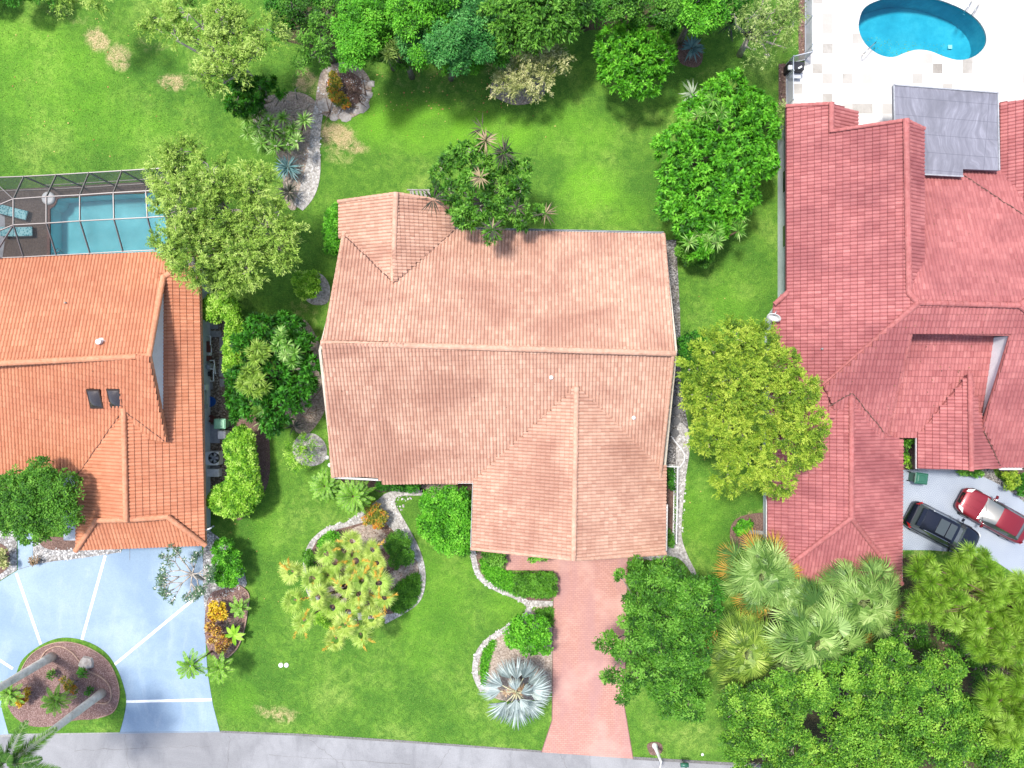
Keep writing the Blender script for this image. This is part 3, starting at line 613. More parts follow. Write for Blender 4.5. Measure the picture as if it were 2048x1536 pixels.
for a, b in (((33, 1146), (82, 1288)), ((211, 1111), (163, 1284)), ((0, 1320), (26, 1337)), ((-60, 1285), (0, 1320)), ((365, 1217), (228, 1330)), ((392, 1195), (366, 1216)), ((250, 1403), (424, 1399))):
    ln.poly(PX(strip([a, b], 5.2)), .024, .029, sides=False)
o = ln.build("driveway_markings", M['line']); o["kind"] = 'structure'
jl = MB()
for a, b in (((260, 1092), (260, 1120)), ((36, 1139), (66, 1130)), ((240, 1464), (440, 1463))): jl.poly(PX(strip([a, b], .9)), .024, .028, sides=False)
o = jl.build("driveway_joints", M['stone']); o["kind"] = 'structure'
isl = cr([(34, 1345), (48, 1316), (85, 1288), (125, 1275), (170, 1281), (210, 1303), (236, 1340), (252, 1390), (250, 1425), (240, 1464)], 4, False)
isl = isl + [(18, 1467), (5, 1420), (2, 1385), (8, 1365)]
slab('lawn_island', PX(isl), M['lawn'], .05)
imul = cr([(40, 1345), (60, 1312), (95, 1290), (135, 1284), (178, 1296), (215, 1322), (234, 1360), (238, 1395), (225, 1425), (190, 1437), (150, 1440), (100, 1452), (60, 1450), (28, 1430), (12, 1395), (14, 1368)], 4)
slab('mulch_bed', PX(imul), M['pinkmulch'], .075)
o = MB()
for pts in ([(78, 1325), (90, 1304), (108, 1294), (125, 1294), (145, 1306), (160, 1324), (178, 1342), (200, 1353), (218, 1370), (222, 1395), (212, 1407), (190, 1405)],):
    c_ = cr(pts, 5, False); o.tube([W(x, y, .10) for x, y in c_], .055, 5)
tag(o.build("bed_edging", M['edging']), "curved terracotta edging winding through the mulch of the driveway island", "edging")
o = MB(); c_ = cr([(40, 1345), (60, 1312), (95, 1290), (135, 1284), (178, 1296), (215, 1322), (234, 1360), (238, 1395), (225, 1425), (190, 1437)], 5, False); o.tube([W(x, y, .09) for x, y in c_], .035, 5)
tag(o.build("bed_edging", M['edging']), "thin outer edging between the island grass rim and its red mulch", "edging")
# gravel in front of left house
slab('gravel_bed', PX([(66, 1085), (150, 1080), (165, 1095), (243, 1096), (243, 1104), (210, 1109), (165, 1116), (110, 1122), (68, 1129)]), M['whitegravel'], .03)
slab('gravel_bed', PX([(0, 1062), (34, 1062), (34, 1140), (0, 1161), (-60, 1188), (-60, 1062)]), M['whitegravel'], .03)
slab('mulch_bed', PX(cr([(-20, 1085), (8, 1090), (20, 1110), (14, 1138), (-20, 1150)], 4)), M['mulch'], .045)
slab('mulch_bed', PX(cr([(80, 1075), (120, 1074), (152, 1080), (152, 1096), (110, 1100), (85, 1092)], 4)), M['mulch'], .045)
# beds between blue drive and lawn
slab('gravel_bed', PX(cr([(411, 1062), (428, 1068), (455, 1090), (478, 1120), (490, 1150), (492, 1172), (470, 1180), (440, 1185), (418, 1200), (412, 1225), (408, 1200), (406, 1140)], 4)), M['whitegravel'], .03)
bed2 = cr([(420, 1190), (445, 1178), (480, 1172), (497, 1188), (495, 1220), (488, 1260), (475, 1295), (455, 1315), (430, 1315), (414, 1290), (410, 1240)], 4)
slab('mulch_bed', PX(bed2), M['pinkmulch'], .05)
o = MB(); o.tube([W(x, y, .08) for x, y in cr([(478, 1170), (497, 1188), (495, 1220), (488, 1260), (475, 1295), (455, 1315)], 5, False)], .05, 5)
tag(o.build("bed_edging", M['edging']), "pinkish kerb edging curving round the bed right of the blue driveway", "edging")
# side yard of the left house
slab('gravel_bed', PX([(405, 600), (452, 600), (450, 800), (470, 860), (470, 990), (412, 990), (406, 780)]), M['browngravel'], .02)
sp_ = MB()
for x, y, w, h in ((421, 652, 30, 12), (426, 668, 34, 12), (444, 690, 10, 34), (444, 725, 10, 22), (443, 745, 10, 16), (444, 765, 9, 16), (420, 772, 11, 14), (421, 850, 26, 2)):
    sp_.box(W(x, y, .035), (w / S, h / S, .05))
o = sp_.build("path", M['concpad']); o["kind"] = 'structure'
slab('path', PX([(413, 849), (440, 849), (440, 886), (414, 886)]), M['greybox'], .05)
slab('path', PX([(414, 931), (440, 931), (440, 945), (414, 948)]), M['concpad'], .05)
# left pool deck with basin and water
dk = [(-300, 372), (0, 380), (340, 361), (340, 520), (-300, 540)]
slab('pool_deck', PX(dk), M['pooldeckL'], .05, holes=[PX(POOLL)])
def pool(poly, dep, bm, wm, zt, cop=None):
    P = PX(poly); mb = MB(); n = len(P); A_ = sum(P[i].x * P[(i + 1) % n].y - P[(i + 1) % n].x * P[i].y for i in range(n))
    vs = [(p.x, p.y, zt) for p in P] + [(p.x, p.y, -dep) for p in P]
    mb.add(vs, [(i, (i + 1) % n, n + (i + 1) % n, n + i) for i in range(n)]); mb.poly(P, -dep, -dep, sides=False)
    o = mb.build("pool_basin", bm); o["kind"] = 'structure'
    o = MB().poly(P, 0, zt - .12, sides=False).build("water", wm); o["kind"] = 'structure'
pool(POOLL, 1.2, M['basin'], M['water'], .05); 
gr_ = grow(POOLL, 1.0); cop = [(x + (-6 if x < 130 else 4), y + (-5 if y < 450 else 5)) for x, y in POOLL]
slab('pool_coping', PX(cop), M['coping'], .075, holes=[PX(POOLL)])
# steps inside pool
st = MB()
for k, r in enumerate((58, 40, 22)): pass
tag(MB().lathe(W(98, 397, .06), [(.42, 0), (.42, .1), (.3, .14), (.02, .14)], 16).build("planter_lid", M['pvc']), "round white pool skimmer lid at the corner of the screened pool", "lid")
slab('patio', PX([(-200, 415), (10, 420), (12, 470), (6, 520), (-200, 520)]), M['greybox'], .06)
# right pool deck
dk = [(1571, 128), (1610, 128), (1610, -200), (2600, -200), (2600, 640), (1571, 640)]
slab('pool_deck', PX([(1571, 132), (1609, 132), (1609, -200), (2600, -200), (2600, 420), (1830, 420), (1700, 300), (1571, 250)]), M['travertine'], .06, holes=[PX(POOLR)])
pool(POOLR, 1.5, M['basin2'], M['water2'], .06)
# main front drive of pink pavers
slab('driveway', PX([(1012, 1100), (1255, 1100), (1256, 1130), (1251, 1300), (1249, 1415), (1266, 1517), (1083, 1504), (1104, 1440), (1106, 1250), (1108, 1142), (1012, 1140)]), M['pavers'], .03)
em = MB()
for st_ in ([(1108, 1142), (1106, 1250), (1104, 1440), (1083, 1504)], [(1256, 1100), (1251, 1300), (1249, 1415), (1266, 1517)], [(1012, 1100), (1012, 1140), (1108, 1141)]): em.poly(PX(strip(st_, 1.6)), .03, .036)
o = em.build("driveway_edge", M['coping']); o["kind"] = 'structure'
for yy in (1268, 1375): pass
# right stamped driveway
slab('driveway', PX(cr([(1800, 938), (1850, 936), (1900, 938), (1950, 948), (1990, 965), (2030, 990), (2070, 1020), (2200, 1100)], 5, False) + [(2300, 1320), (2110, 1200), (2048, 1160), (1990, 1122), (1935, 1106), (1860, 1100), (1800, 1100)]), M['stamped'], .03)
slab('gravel_bed', PX([(1905, 934), (1985, 934), (1990, 950), (2020, 975), (2070, 1003), (2070, 1020), (2030, 990), (1990, 965), (1950, 948)]), M['greygravel'], .02)
slab('mulch_bed', PX([(1995, 934), (2100, 934), (2100, 1010), (2060, 995), (2020, 968), (2003, 950)]), M['mulch'], .04)
slab('mulch_bed', PX([(1800, 875), (1836, 875), (1836, 938), (1800, 940)]), M['mulch'], .04)
slab('path', PX([(1836, 930), (1900, 930), (1900, 943), (1836, 941)]), M['greybox'], .05)
# mulch strips along right house / fences
slab('mulch_bed', PX([(1557, 128), (1573, 128), (1573, 215), (1557, 215)]), M['mulch'], .02)
slab('mulch_bed', PX([(1597, -80), (1611, -80), (1611, 122), (1597, 122)]), M['mulch'], .02)
slab('mulch_bed', PX(cr([(1460, 1062), (1470, 1040), (1500, 1028), (1540, 1030), (1560, 1080), (1500, 1100), (1465, 1090)], 4)), M['mulch'], .02)
o = MB(); o.poly(PX([(1498, 1059), (1532, 1062), (1532, 1069), (1498, 1067)]), 0, .12); o = o.build("path", M['concpad']); o["kind"] = 'structure'
# main house: right side path, dark gravel and stepping stones
slab('gravel_bed', PX([(1328, 480), (1352, 480), (1360, 620), (1362, 780), (1378, 860), (1380, 895), (1370, 930), (1310, 930), (1300, 700)]), M['greygravel'], .02)
slab('gravel_bed', PX(cr([(1355, 850), (1374, 858), (1379, 900), (1372, 950), (1366, 1010), (1363, 1070), (1375, 1110), (1392, 1145), (1386, 1150), (1362, 1120), (1335, 1112), (1305, 1120), (1262, 1112), (1262, 1100), (1320, 1090), (1350, 1060), (1352, 990), (1352, 930)], 4)), M['sandstrip'], .03)
slab('mulch_bed', PX([(1320, 938), (1347, 938), (1345, 1080), (1320, 1090)]), M['mulch'], .035)
for i, (x, y) in enumerate(((1347, 800), (1351, 822), (1351, 842), (1349, 866))):
    tag(MB().lathe(W(x, y, .02), [(.28, 0), (.28, .04), (.25, .055), (.01, .055)], 16).build("stepping_stone", M['stone']),
        ["northernmost round stepping stone beside the tree right of the pink house", "second round stepping stone in the dark gravel strip", "third round stepping stone in the dark gravel strip", "round stepping stone nearest the white hose in the gravel"][i], "stepping stone", "round stepping stones in the side gravel")
# planting beds of the front lawn
slab('gravel_bed', PX(cr([(615, 1092), (632, 1070), (655, 1054), (690, 1045), (710, 1030), (725, 1020), (755, 1000), (775, 985), (820, 975), (850, 978), (850, 990), (800, 992), (790, 1005), (800, 1025), (820, 1060), (838, 1095), (850, 1135), (850, 1175), (838, 1205), (812, 1225), (785, 1240), (770, 1247), (765, 1235), (700, 1240), (640, 1220), (612, 1180), (606, 1130)], 4)), M['sandstrip'], .03)
slab('mulch_bed', PX(cr([(625, 1098), (640, 1075), (665, 1062), (700, 1052), (735, 1042), (760, 1035), (775, 1050), (800, 1075), (826, 1110), (838, 1140), (838, 1175), (822, 1200), (795, 1222), (775, 1228), (730, 1226), (660, 1215), (625, 1175), (615, 1130)], 4)), M['mulch'], .045)
slab('sand_patch', PX(cr([(700, 1062), (735, 1048), (768, 1062), (770, 1090), (745, 1105), (715, 1095)], 4)), M['dirt'], .055)
slab('sand_patch', PX(cr([(640, 1165), (665, 1150), (690, 1165), (705, 1190), (690, 1205), (655, 1195)], 4)), M['dirt'], .055)
slab('sand_patch', PX(cr([(775, 1150), (800, 1135), (832, 1120), (835, 1150), (815, 1160), (785, 1175)], 4)), M['dirt'], .055)
# edging path that winds from the house to the drive and round the silver palm
pth = cr([(946, 1100), (948, 1120), (955, 1145), (970, 1163), (1000, 1180), (1030, 1192), (1054, 1206), (1058, 1218), (1050, 1232), (1030, 1245), (1005, 1262), (978, 1280), (960, 1300), (951, 1325), (951, 1350), (960, 1372), (966, 1380)], 5, False)
slab('path', PX(strip(pth, 11)), M['sandstrip'], .035)
slab('path', PX([(1050, 1200), (1106, 1202), (1106, 1212), (1052, 1214)]), M['sandstrip'], .031)
slab('mulch_bed', PX(cr([(952, 1105), (1012, 1104), (1014, 1144), (1106, 1146), (1104, 1200), (1060, 1204), (1030, 1190), (1000, 1176), (975, 1160), (958, 1140)], 3)), M['mulch'], .02)
slab('mulch_bed', PX(cr([(1060, 1225), (1104, 1212), (1104, 1380), (1060, 1400), (1000, 1400), (966, 1378), (957, 1345), (960, 1310), (985, 1282), (1020, 1258), (1048, 1240)], 3)), M['dirt'], .02)
# strip below the front eaves
slab('mulch_bed', PX([(670, 950), (950, 950), (950, 980), (880, 985), (840, 975), (760, 985), (740, 975), (670, 965)]), M['mulch'], .015)
slab('gravel_bed', PX(cr([(840, 972), (900, 965), (915, 985), (860, 995)], 4)), M['dirt'], .03)
slab('mulch_bed', PX([(1258, 1102), (1340, 1100), (1330, 1125), (1258, 1135)]), M['mulch'], .018)
# beds left of the main house and behind
slab('path', PX(strip(cr([(642, 200), (634, 240), (630, 280), (628, 320), (622, 360), (612, 390), (596, 415)], 5, False), [20 + 14 * math.sin(min(1, max(0, (i - 12) / 19)) * math.pi) for i in range(31)])), M['sandstrip'], .03)
slab('mulch_bed', PX(cr([(545, 190), (600, 185), (635, 210), (628, 260), (620, 320), (610, 370), (590, 420), (570, 400), (560, 320), (520, 270), (500, 210)], 4)), M['dirt'], .02)
slab('gravel_bed', PX(cr([(636, 170), (646, 140), (680, 125), (715, 132), (738, 155), (743, 185), (732, 215), (705, 235), (670, 238), (640, 225), (632, 200)], 4)), M['dirt'], .035)
slab('mulch_bed', PX(cr([(655, 160), (690, 142), (722, 160), (722, 195), (705, 212), (670, 208), (655, 185)], 4)), M['mulch'], .05)
slab('gravel_bed', PX(cr([(618, 545), (645, 550), (660, 575), (655, 605), (630, 610), (612, 600), (600, 580)], 4)), M['sandstrip'], .02)
slab('gravel_bed', PX(cr([(610, 640), (640, 690), (650, 760), (655, 800), (640, 840), (610, 870), (580, 850), (560, 800), (600, 740), (590, 660)], 4)), M['dirt'], .02)
slab('gravel_bed', PX(cr([(600, 870), (630, 868), (652, 890), (650, 920), (625, 932), (595, 925), (585, 895)], 4)), M['sandstrip'], .02)
slab('mulch_bed', PX(cr([(500, 830), (530, 850), (540, 900), (535, 970), (500, 1020), (470, 1030), (470, 860)], 4)), M['mulch'], .015)
slab('gravel_bed', PX(cr([(980, 185), (1000, 200), (1030, 210), (1065, 205), (1090, 185), (1080, 150), (1000, 150)], 4)), M['dirt'], .02)
slab('mulch_bed', PX(cr([(1355, 95), (1360, 125), (1390, 135), (1405, 120), (1400, 85), (1370, 80)], 4)), M['mulch'], .02)
slab('mulch_bed', PX(cr([(1296, 1500), (1294, 1490), (1302, 1484), (1316, 1484), (1324, 1490), (1324, 1502), (1316, 1509), (1302, 1509)], 4)), M['mulch'], .05)
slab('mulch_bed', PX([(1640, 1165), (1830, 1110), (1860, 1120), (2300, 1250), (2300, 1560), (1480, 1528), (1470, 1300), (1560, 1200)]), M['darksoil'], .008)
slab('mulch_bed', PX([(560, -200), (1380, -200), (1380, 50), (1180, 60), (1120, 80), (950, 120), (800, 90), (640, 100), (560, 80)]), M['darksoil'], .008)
# loose stones of the gravel, fallen leaves, litter under trees
def scatter(name, polys, dens, r0, r1, mt, seed, z=.04, flat=.6):
    rg = np.random.default_rng(seed); C = []
    for p in polys:
        xs_ = [q[0] for q in p]; ys_ = [q[1] for q in p]; a = (max(xs_) - min(xs_)) * (max(ys_) - min(ys_)) / S / S
        n = int(a * dens); X = rg.uniform(min(xs_), max(xs_), n); Y = rg.uniform(min(ys_), max(ys_), n); k = inpoly(X, Y, p)
        C.append(np.stack([(X[k] - 1024) / S, (768 - Y[k]) / S, np.full(k.sum(), z)], 1))
    C = np.concatenate(C); n = len(C); r = rg.uniform(r0, r1, n)
    th = rg.uniform(0, 6.28, n); ring = []
    for k in range(4):
        a = th + k * np.pi / 2; rr = r * rg.uniform(.7, 1.2, n); ring.append(C + np.stack([np.cos(a) * rr, np.sin(a) * rr, np.zeros(n)], 1))
    top = C + np.stack([rg.uniform(-.2, .2, n) * r, rg.uniform(-.2, .2, n) * r, r * flat], 1)
    Q = np.concatenate([np.stack([ring[k], ring[(k + 1) % 4], top], 1) for k in range(4)])
    return quads(name, Q, mt, None, np.tile(rg.uniform(0, 1, n), 4))
def tonemat(name, stops, rough=.85):
    m = mat(name, stops[0], rough, spec=.2); t = attr(m, "tone"); k = len(stops); base(m, ramp(m, t, [(i / (k - 1), s) for i, s in enumerate(stops)])); return m
M['pebble'] = tonemat("loose_pebble", [(.24, .22, .20), (.46, .44, .42), (.62, .61, .59)])
M['chip'] = tonemat("mulch_chip", [(.06, .04, .03), (.17, .10, .07), (.36, .27, .21)])
M['litter'] = tonemat("fallen_leaf", [(.20, .09, .03), (.38, .22, .08), (.45, .40, .12)])
o = scatter("loose_gravel", [strip(pth, 13), [(615, 1092), (655, 1050), (690, 1040), (800, 985), (850, 978), (800, 1025), (850, 1135), (850, 1190), (770, 1247), (800, 1210), (835, 1150), (790, 1060), (740, 1035), (660, 1060)], [(1355, 850), (1379, 880), (1366, 1070), (1345, 1060)], [(66, 1095), (243, 1096), (243, 1106), (68, 1129)], [(411, 1065), (480, 1120), (492, 1172), (412, 1215)], [(600, 360), (630, 200), (645, 200), (640, 330), (620, 400), (596, 415)], [(636, 170), (680, 125), (743, 170), (735, 215), (670, 238), (636, 215)]], 30, .03, .085, M['pebble'], 3); o["kind"] = 'stuff'
o = scatter("mulch_chips", [imul, bed2, [(625, 1098), (700, 1052), (775, 1050), (838, 1140), (838, 1175), (775, 1228), (640, 1200)], [(1557, 128), (1573, 128), (1573, 215), (1557, 215)], [(1597, 0), (1611, 0), (1611, 122), (1597, 122)], [(655, 160), (690, 142), (722, 160), (722, 195), (670, 208)], [(1880, 1280), (2048, 1280), (2048, 1370), (1900, 1330)]], 45, .03, .08, M['chip'], 4, .05, .3); o["kind"] = 'stuff'
o = scatter("fallen_leaves", [[(740, 130), (1000, 150), (1010, 230), (760, 215)]] , 3.2, .03, .07, M['litter'], 6, .03, .25); o["kind"] = 'stuff'
o = scatter("fallen_leaves", [[(720, 130), (1150, 130), (1120, 330), (700, 330)], [(440, 1020), (560, 1020), (560, 1300), (500, 1300)], [(600, 560), (650, 610), (650, 700), (600, 640)], [(20, 20), (480, 20), (420, 330), (20, 330)], [(1900, 1270), (2048, 1270), (2048, 1400), (1920, 1340)], [(1340, 560), (1540, 560), (1400, 1100), (1370, 1100)]], .4, .025, .06, M['litter'], 8, .03, .25); o["kind"] = 'stuff'

def debris(parent, plane, poly, n, seed, mt, r=.05):
    A, nn = plane; rg = np.random.default_rng(seed); r_ = random.Random(seed); xs_ = [q[0] for q in poly]; ys_ = [q[1] for q in poly]; Q = []; 
    while len(Q) < n:
        x, y = r_.uniform(min(xs_), max(xs_)), r_.uniform(min(ys_), max(ys_))
        if not inpoly(np.array([x]), np.array([y]), poly)[0]: continue
        p = np.array(ray_plane(x, y, A, nn)) + np.array([0, 0, .075]); a = r_.uniform(0, 6.28); d1 = np.array([math.cos(a), math.sin(a), 0]) * r_.uniform(.6, 1.6) * r; d2 = np.array([-math.sin(a), math.cos(a), .2]) * r * .6
        Q.append(np.stack([p - d1, p - d2, p + d1, p + d2]))
    o = quads("roof_litter", np.array(Q), mt, parent, rg.uniform(0, 1, n)); o["kind"] = 'stuff'; return o
M['rooflitter'] = tonemat("roof_litter_leaf", [(.05, .03, .02), (.12, .07, .04), (.22, .13, .06)])
debris(ro, pR, [(690, 470), (1320, 475), (1330, 690), (660, 680)], 60, 1, M['rooflitter'], .035); debris(ro, pF, [(660, 700), (1330, 715), (1310, 930), (960, 940), (680, 940)], 60, 2, M['rooflitter'], .035)
debris(rl, pL, [(5, 740), (295, 730), (240, 830), (150, 930), (5, 900)], 26, 3, M['rooflitter'], .035); debris(rr_, nS, [(1660, 775), (1830, 620), (2040, 620), (2040, 665), (1820, 665), (1775, 850)], 30, 4, M['rooflitter'], .04)
debris(rr_, pC, [(1860, 370), (2040, 440), (2040, 600), (1850, 590)], 40, 5, M['rooflitter'], .035); debris(rr_, pE, [(1825, 690), (1975, 690), (1940, 750), (1860, 860)], 24, 6, M['rooflitter'], .05)

o = MB().poly(PX([(440, 1461), (600, 1467), (800, 1480), (1085, 1501), (1085, 1505), (800, 1484.5), (600, 1471.5), (440, 1465)]), 0, .017, sides=False).poly(PX([(1265, 1513), (1450, 1524), (1600, 1532), (1600, 1538), (1450, 1530), (1265, 1519)]), 0, .017, sides=False).build("road_edge", M['stone']); o["kind"] = 'structure'
cm = MB(); r_ = random.Random(12)
for (x0_, y0_, x1_, y1_) in ((250, 1467, 262, 1560), (460, 1470, 452, 1560), (620, 1480, 700, 1540), (900, 1495, 860, 1560), (1120, 1510, 1150, 1560), (150, 1500, 420, 1492), (540, 1510, 820, 1528)):
    n = 14; pt = [(x0_ + (x1_ - x0_) * i / n + r_.uniform(-2.5, 2.5), y0_ + (y1_ - y0_) * i / n + r_.uniform(-2.5, 2.5)) for i in range(n + 1)]
    cm.poly(PX(strip(pt, [r_.uniform(.3, .9) for _ in pt])), 0, .0165, sides=False)
o = cm.build("road_cracks", M['stone']); o["kind"] = 'structure'

for k, (zz, col_) in enumerate(((-.55, .92), (-.85, .80), (-1.15, .68))):
    cx_, cy_ = 1735, 88; rr_p = [(1735 + (34 - 0) * (k + 1) * .55 * math.cos(t) , 92 + 30 * (k + 1) * .55 * math.sin(t)) for t in [i * math.pi / 12 for i in range(24)]]
    inside = [p for p in rr_p if inpoly(np.array([p[0]]), np.array([p[1]]), grow(POOLR, .985))[0]]
    if len(inside) > 3: o = MB().poly(PX(inside), -1.5, zz).build("pool_step", M['basin2']); o["kind"] = 'structure'
# ---------------------------------------------------------------- vegetation
def nrm(a): return a / np.maximum(np.linalg.norm(a, axis=-1, keepdims=True), 1e-9)
def rdir(rg, n): return nrm(rg.normal(size=(n, 3)))
def leaf(P, D, Nn, L, Wd, droop=0.15, mid=.45):
    D = nrm(D); Sd = nrm(np.cross(D, Nn)); L = np.asarray(L).reshape(-1, 1); Wd = np.asarray(Wd).reshape(-1, 1)
    z = np.array([0, 0, 1.0])
    m = P + D * L * mid + z * L * droop * .2; t = P + D * L - z * L * droop
    return np.stack([P, m - Sd * Wd / 2, t, m + Sd * Wd / 2], 1)
def lobes_px(circles, z, flat=.75, jit=.6, seed=0):
    """px circles (x, y, r[, z]) -> list of world ellipsoids whose top silhouette matches the circle"""
    r_ = random.Random(seed); out = []
    for c in circles:
        zt = c[3] if len(c) > 3 else z + r_.uniform(-jit, jit); rm = c[2] * kr(zt); rz = rm * flat
        rz = min(rz, zt * .48) if zt < 3 else rz
        p = W(c[0], c[1], zt); out.append((p.x, p.y, zt - rz * .45, rm, rm, rz))
    return out
def clumps(rg, lobes, cr_, dens, zmin=-.25, inner=.75):
    P, O = [], []
    for (x, y, z, a, b, c) in lobes:
        n = max(3, int(dens * 2.6 * a * b / cr_ ** 2)); d = rdir(rg, n * 3); d = d[d[:, 2] > zmin][:n]
        f = rg.uniform(inner, 1.0, (len(d), 1)) ; R = np.array([a - cr_ * .6, b - cr_ * .6, max(.1, c - cr_ * .4)])
        P.append(np.array([x, y, z]) + d * R * f); O.append(nrm(d / np.array([a, b, c])))
    P, O = np.concatenate(P), np.concatenate(O)
    P[:, 2] = np.maximum(P[:, 2], .12); return P, O
def foliage_mesh(name, parent, mt, lobes, seed, style='broad', cr_=.5, dens=1.0, k=40, L=.24, Wd=.12, zmin=-.25, inner=.72, tv=.16, droop=.15):
    rg = np.random.default_rng(seed); C, O = clumps(rg, lobes, cr_, dens, zmin, inner); m = len(C)
    ct = rg.normal(0, tv, m); T = (ct[:, None] + rg.normal(.5, .13, (m, k))).ravel()
    Cr = np.repeat(C, k, 0); Or = np.repeat(O, k, 0); n = m * k; up = np.array([0, 0, 1.0])
    if style == 'broad':
        sc = np.repeat(rg.uniform(.7, 1.25, m), k)[:, None]; d = nrm(rdir(rg, n) + Or * .55 + up * .45)
        P = Cr + d * cr_ * sc * rg.uniform(.35, 1, (n, 1)) * np.array([1, 1, .8]); D = d * np.array([1, 1, .30]) + rdir(rg, n) * np.array([.9, .9, .45]); Nn = up + rdir(rg, n) * .55
    elif style == 'feather':            # sprays: short twigs with thin leaves either side
        tw = 5; kk = k // tw; tdir = nrm(rdir(rg, m * tw) + np.repeat(O, tw, 0) * 1.2 + up * .25); tdir = np.repeat(tdir, kk, 0)[:n]
        if len(tdir) < n: tdir = np.concatenate([tdir, tdir[:n - len(tdir)]])
        t = rg.uniform(.0, 1, (n, 1)); P = Cr + tdir * t * cr_ * 1.5 - up * (t ** 2) * cr_ * .35 + rdir(rg, n) * cr_ * .10
        D = nrm((tdir * .8 + rdir(rg, n) * .75) * np.array([1, 1, .5])); Nn = up + rdir(rg, n) * .5; T = T + (t[:, 0] - .5) * .22
    elif style == 'rosette':            # leaves radiate from twig ends
        axis_ = nrm(Or * .7 + up * .7); d = nrm(rdir(rg, n) + axis_ * .55); P = Cr + d * L * .12; D = d; Nn = axis_ + rdir(rg, n) * .25
    Q = leaf(P, D, Nn, L * rg.uniform(.5, 1.35, n), Wd * rg.uniform(.6, 1.3, n), droop)
    return quads(name, Q, mt, parent, T), C
def limbs(parent, base_, lobes, mt, C, seed, r0=.16, twigs=25, name="trunk", spread=.35):
    rg = random.Random(seed); mb = MB(); b = Vector(base_)
    zt = max(l[2] for l in lobes); fork = b + Vector((rg.uniform(-.15, .15), rg.uniform(-.15, .15), max(.3, zt * .38)))
    mb.tube([b, b.lerp(fork, .5) + Vector((rg.uniform(-.1, .1), .05, 0)), fork], [r0 * 1.25, r0, r0 * .85], 8)
    for l in lobes:
        e = Vector((l[0], l[1], l[2] + l[5] * .25)); m_ = fork.lerp(e, .5) + Vector((rg.uniform(-.3, .3), rg.uniform(-.3, .3), -.1 * (e - fork).length * spread))
        mb.tube([fork, m_, e], [r0 * .7, r0 * .42, r0 * .12], 6)
    for i in range(twigs):
        c = Vector(C[rg.randrange(len(C))]); l = min(lobes, key=lambda q: (q[0] - c.x) ** 2 + (q[1] - c.y) ** 2); s_ = Vector((l[0], l[1], l[2])).lerp(c, rg.uniform(.1, .4))
        m_ = s_.lerp(c, .5) + Vector((rg.uniform(-.2, .2), rg.uniform(-.2, .2), rg.uniform(0, .25)))
        mb.tube([s_, m_, c + (c - m_) * .25], [r0 * .22, r0 * .16, r0 * .06], 4)
    return mb.build(name, mt, parent)
F = {}
F['lime'] = foliage("lime_foliage", [(.060, .125, .014), (.150, .275, .028), (.27, .42, .055), (.44, .57, .14)])
F['lime2'] = foliage("yellow_green_foliage", [(.045, .105, .008), (.13, .235, .014), (.245, .37, .026), (.41, .51, .06)])
F['bright'] = foliage("bright_green_foliage", [(.016, .085, .004), (.050, .22, .008), (.10, .37, .014), (.20, .52, .04)])
F['mid'] = foliage("mid_green_foliage", [(.012, .055, .005), (.036, .135, .010), (.082, .24, .016), (.18, .40, .05)])
F['dark'] = foliage("dark_green_foliage", [(.006, .040, .004), (.018, .105, .007), (.040, .20, .010), (.09, .32, .03)])
F['teal'] = foliage("blue_green_foliage", [(.010, .075, .012), (.026, .155, .028), (.06, .25, .045), (.13, .37, .09)])
F['oak'] = foliage("oak_foliage", [(.016, .060, .006), (.052, .165, .012), (.125, .30, .022), (.27, .47, .055)])
F['hedge'] = foliage("hedge_foliage", [(.035, .13, .006), (.13, .33, .014), (.26, .50, .03), (.45, .66, .12)])
F['pale'] = foliage("pale_dry_foliage", [(.13, .16, .04), (.27, .30, .09), (.44, .45, .18), (.62, .58, .30)])
F['sage'] = foliage("sage_foliage", [(0.056, 0.106, 0.022), (0.125, 0.213, 0.044), (0.237, 0.338, 0.075), (0.425, 0.500, 0.188)])
F['grassy'] = foliage("grassy_foliage", [(0.023, 0.086, 0.007), (0.052, 0.172, 0.011), (0.086, 0.253, 0.016), (0.138, 0.345, 0.034)])
F['fan'] = foliage("fan_palm_foliage", [(.040, .10, .018), (.11, .21, .038), (.22, .35, .085), (.40, .52, .18)], .22, .4)
F['fan2'] = foliage("olive_fan_foliage", [(.060, .115, .016), (.15, .25, .032), (.29, .40, .06), (.46, .55, .14)], .22, .4)
F['fanold'] = foliage("old_orange_frond", [(.22, .10, .02), (.38, .20, .03), (.46, .28, .05), (.42, .34, .09)], .2)
F['silver'] = foliage("silver_fan_foliage", [(.055, .078, .075), (.145, .185, .18), (.27, .325, .305), (.46, .52, .49)], .12, .45)
F['agave'] = foliage("blue_agave_leaf", [(.05, .12, .13), (.09, .19, .20), (.16, .28, .28), (.28, .40, .36)], .08, .45)
F['aloe'] = foliage("pale_aloe_leaf", [(.16, .22, .13), (.27, .33, .22), (.38, .44, .32), (.48, .52, .40)], .1, .5)
F['purple'] = foliage("dark_bronze_leaf", [(.020, .022, .018), (.045, .050, .035), (.085, .09, .07), (.16, .15, .12)], .1, .45)
F['yucca'] = foliage("yucca_leaf", [(.025, .10, .010), (.075, .22, .022), (.17, .36, .05), (.38, .54, .18)], .2, .45)
F['date'] = foliage("date_palm_leaf", [(0.044, 0.150, 0.010), (0.106, 0.275, 0.019), (0.200, 0.413, 0.037), (0.350, 0.550, 0.100)], .25, .45)
F['coco'] = foliage("coconut_palm_leaf", [(.012, .045, .006), (.035, .10, .012), (.065, .16, .018), (.12, .24, .035)], .2, .4)
F['pine'] = foliage("pine_needles", [(.055, .15, .010), (.145, .30, .020), (.27, .46, .04), (.42, .60, .12)], .3, .55)
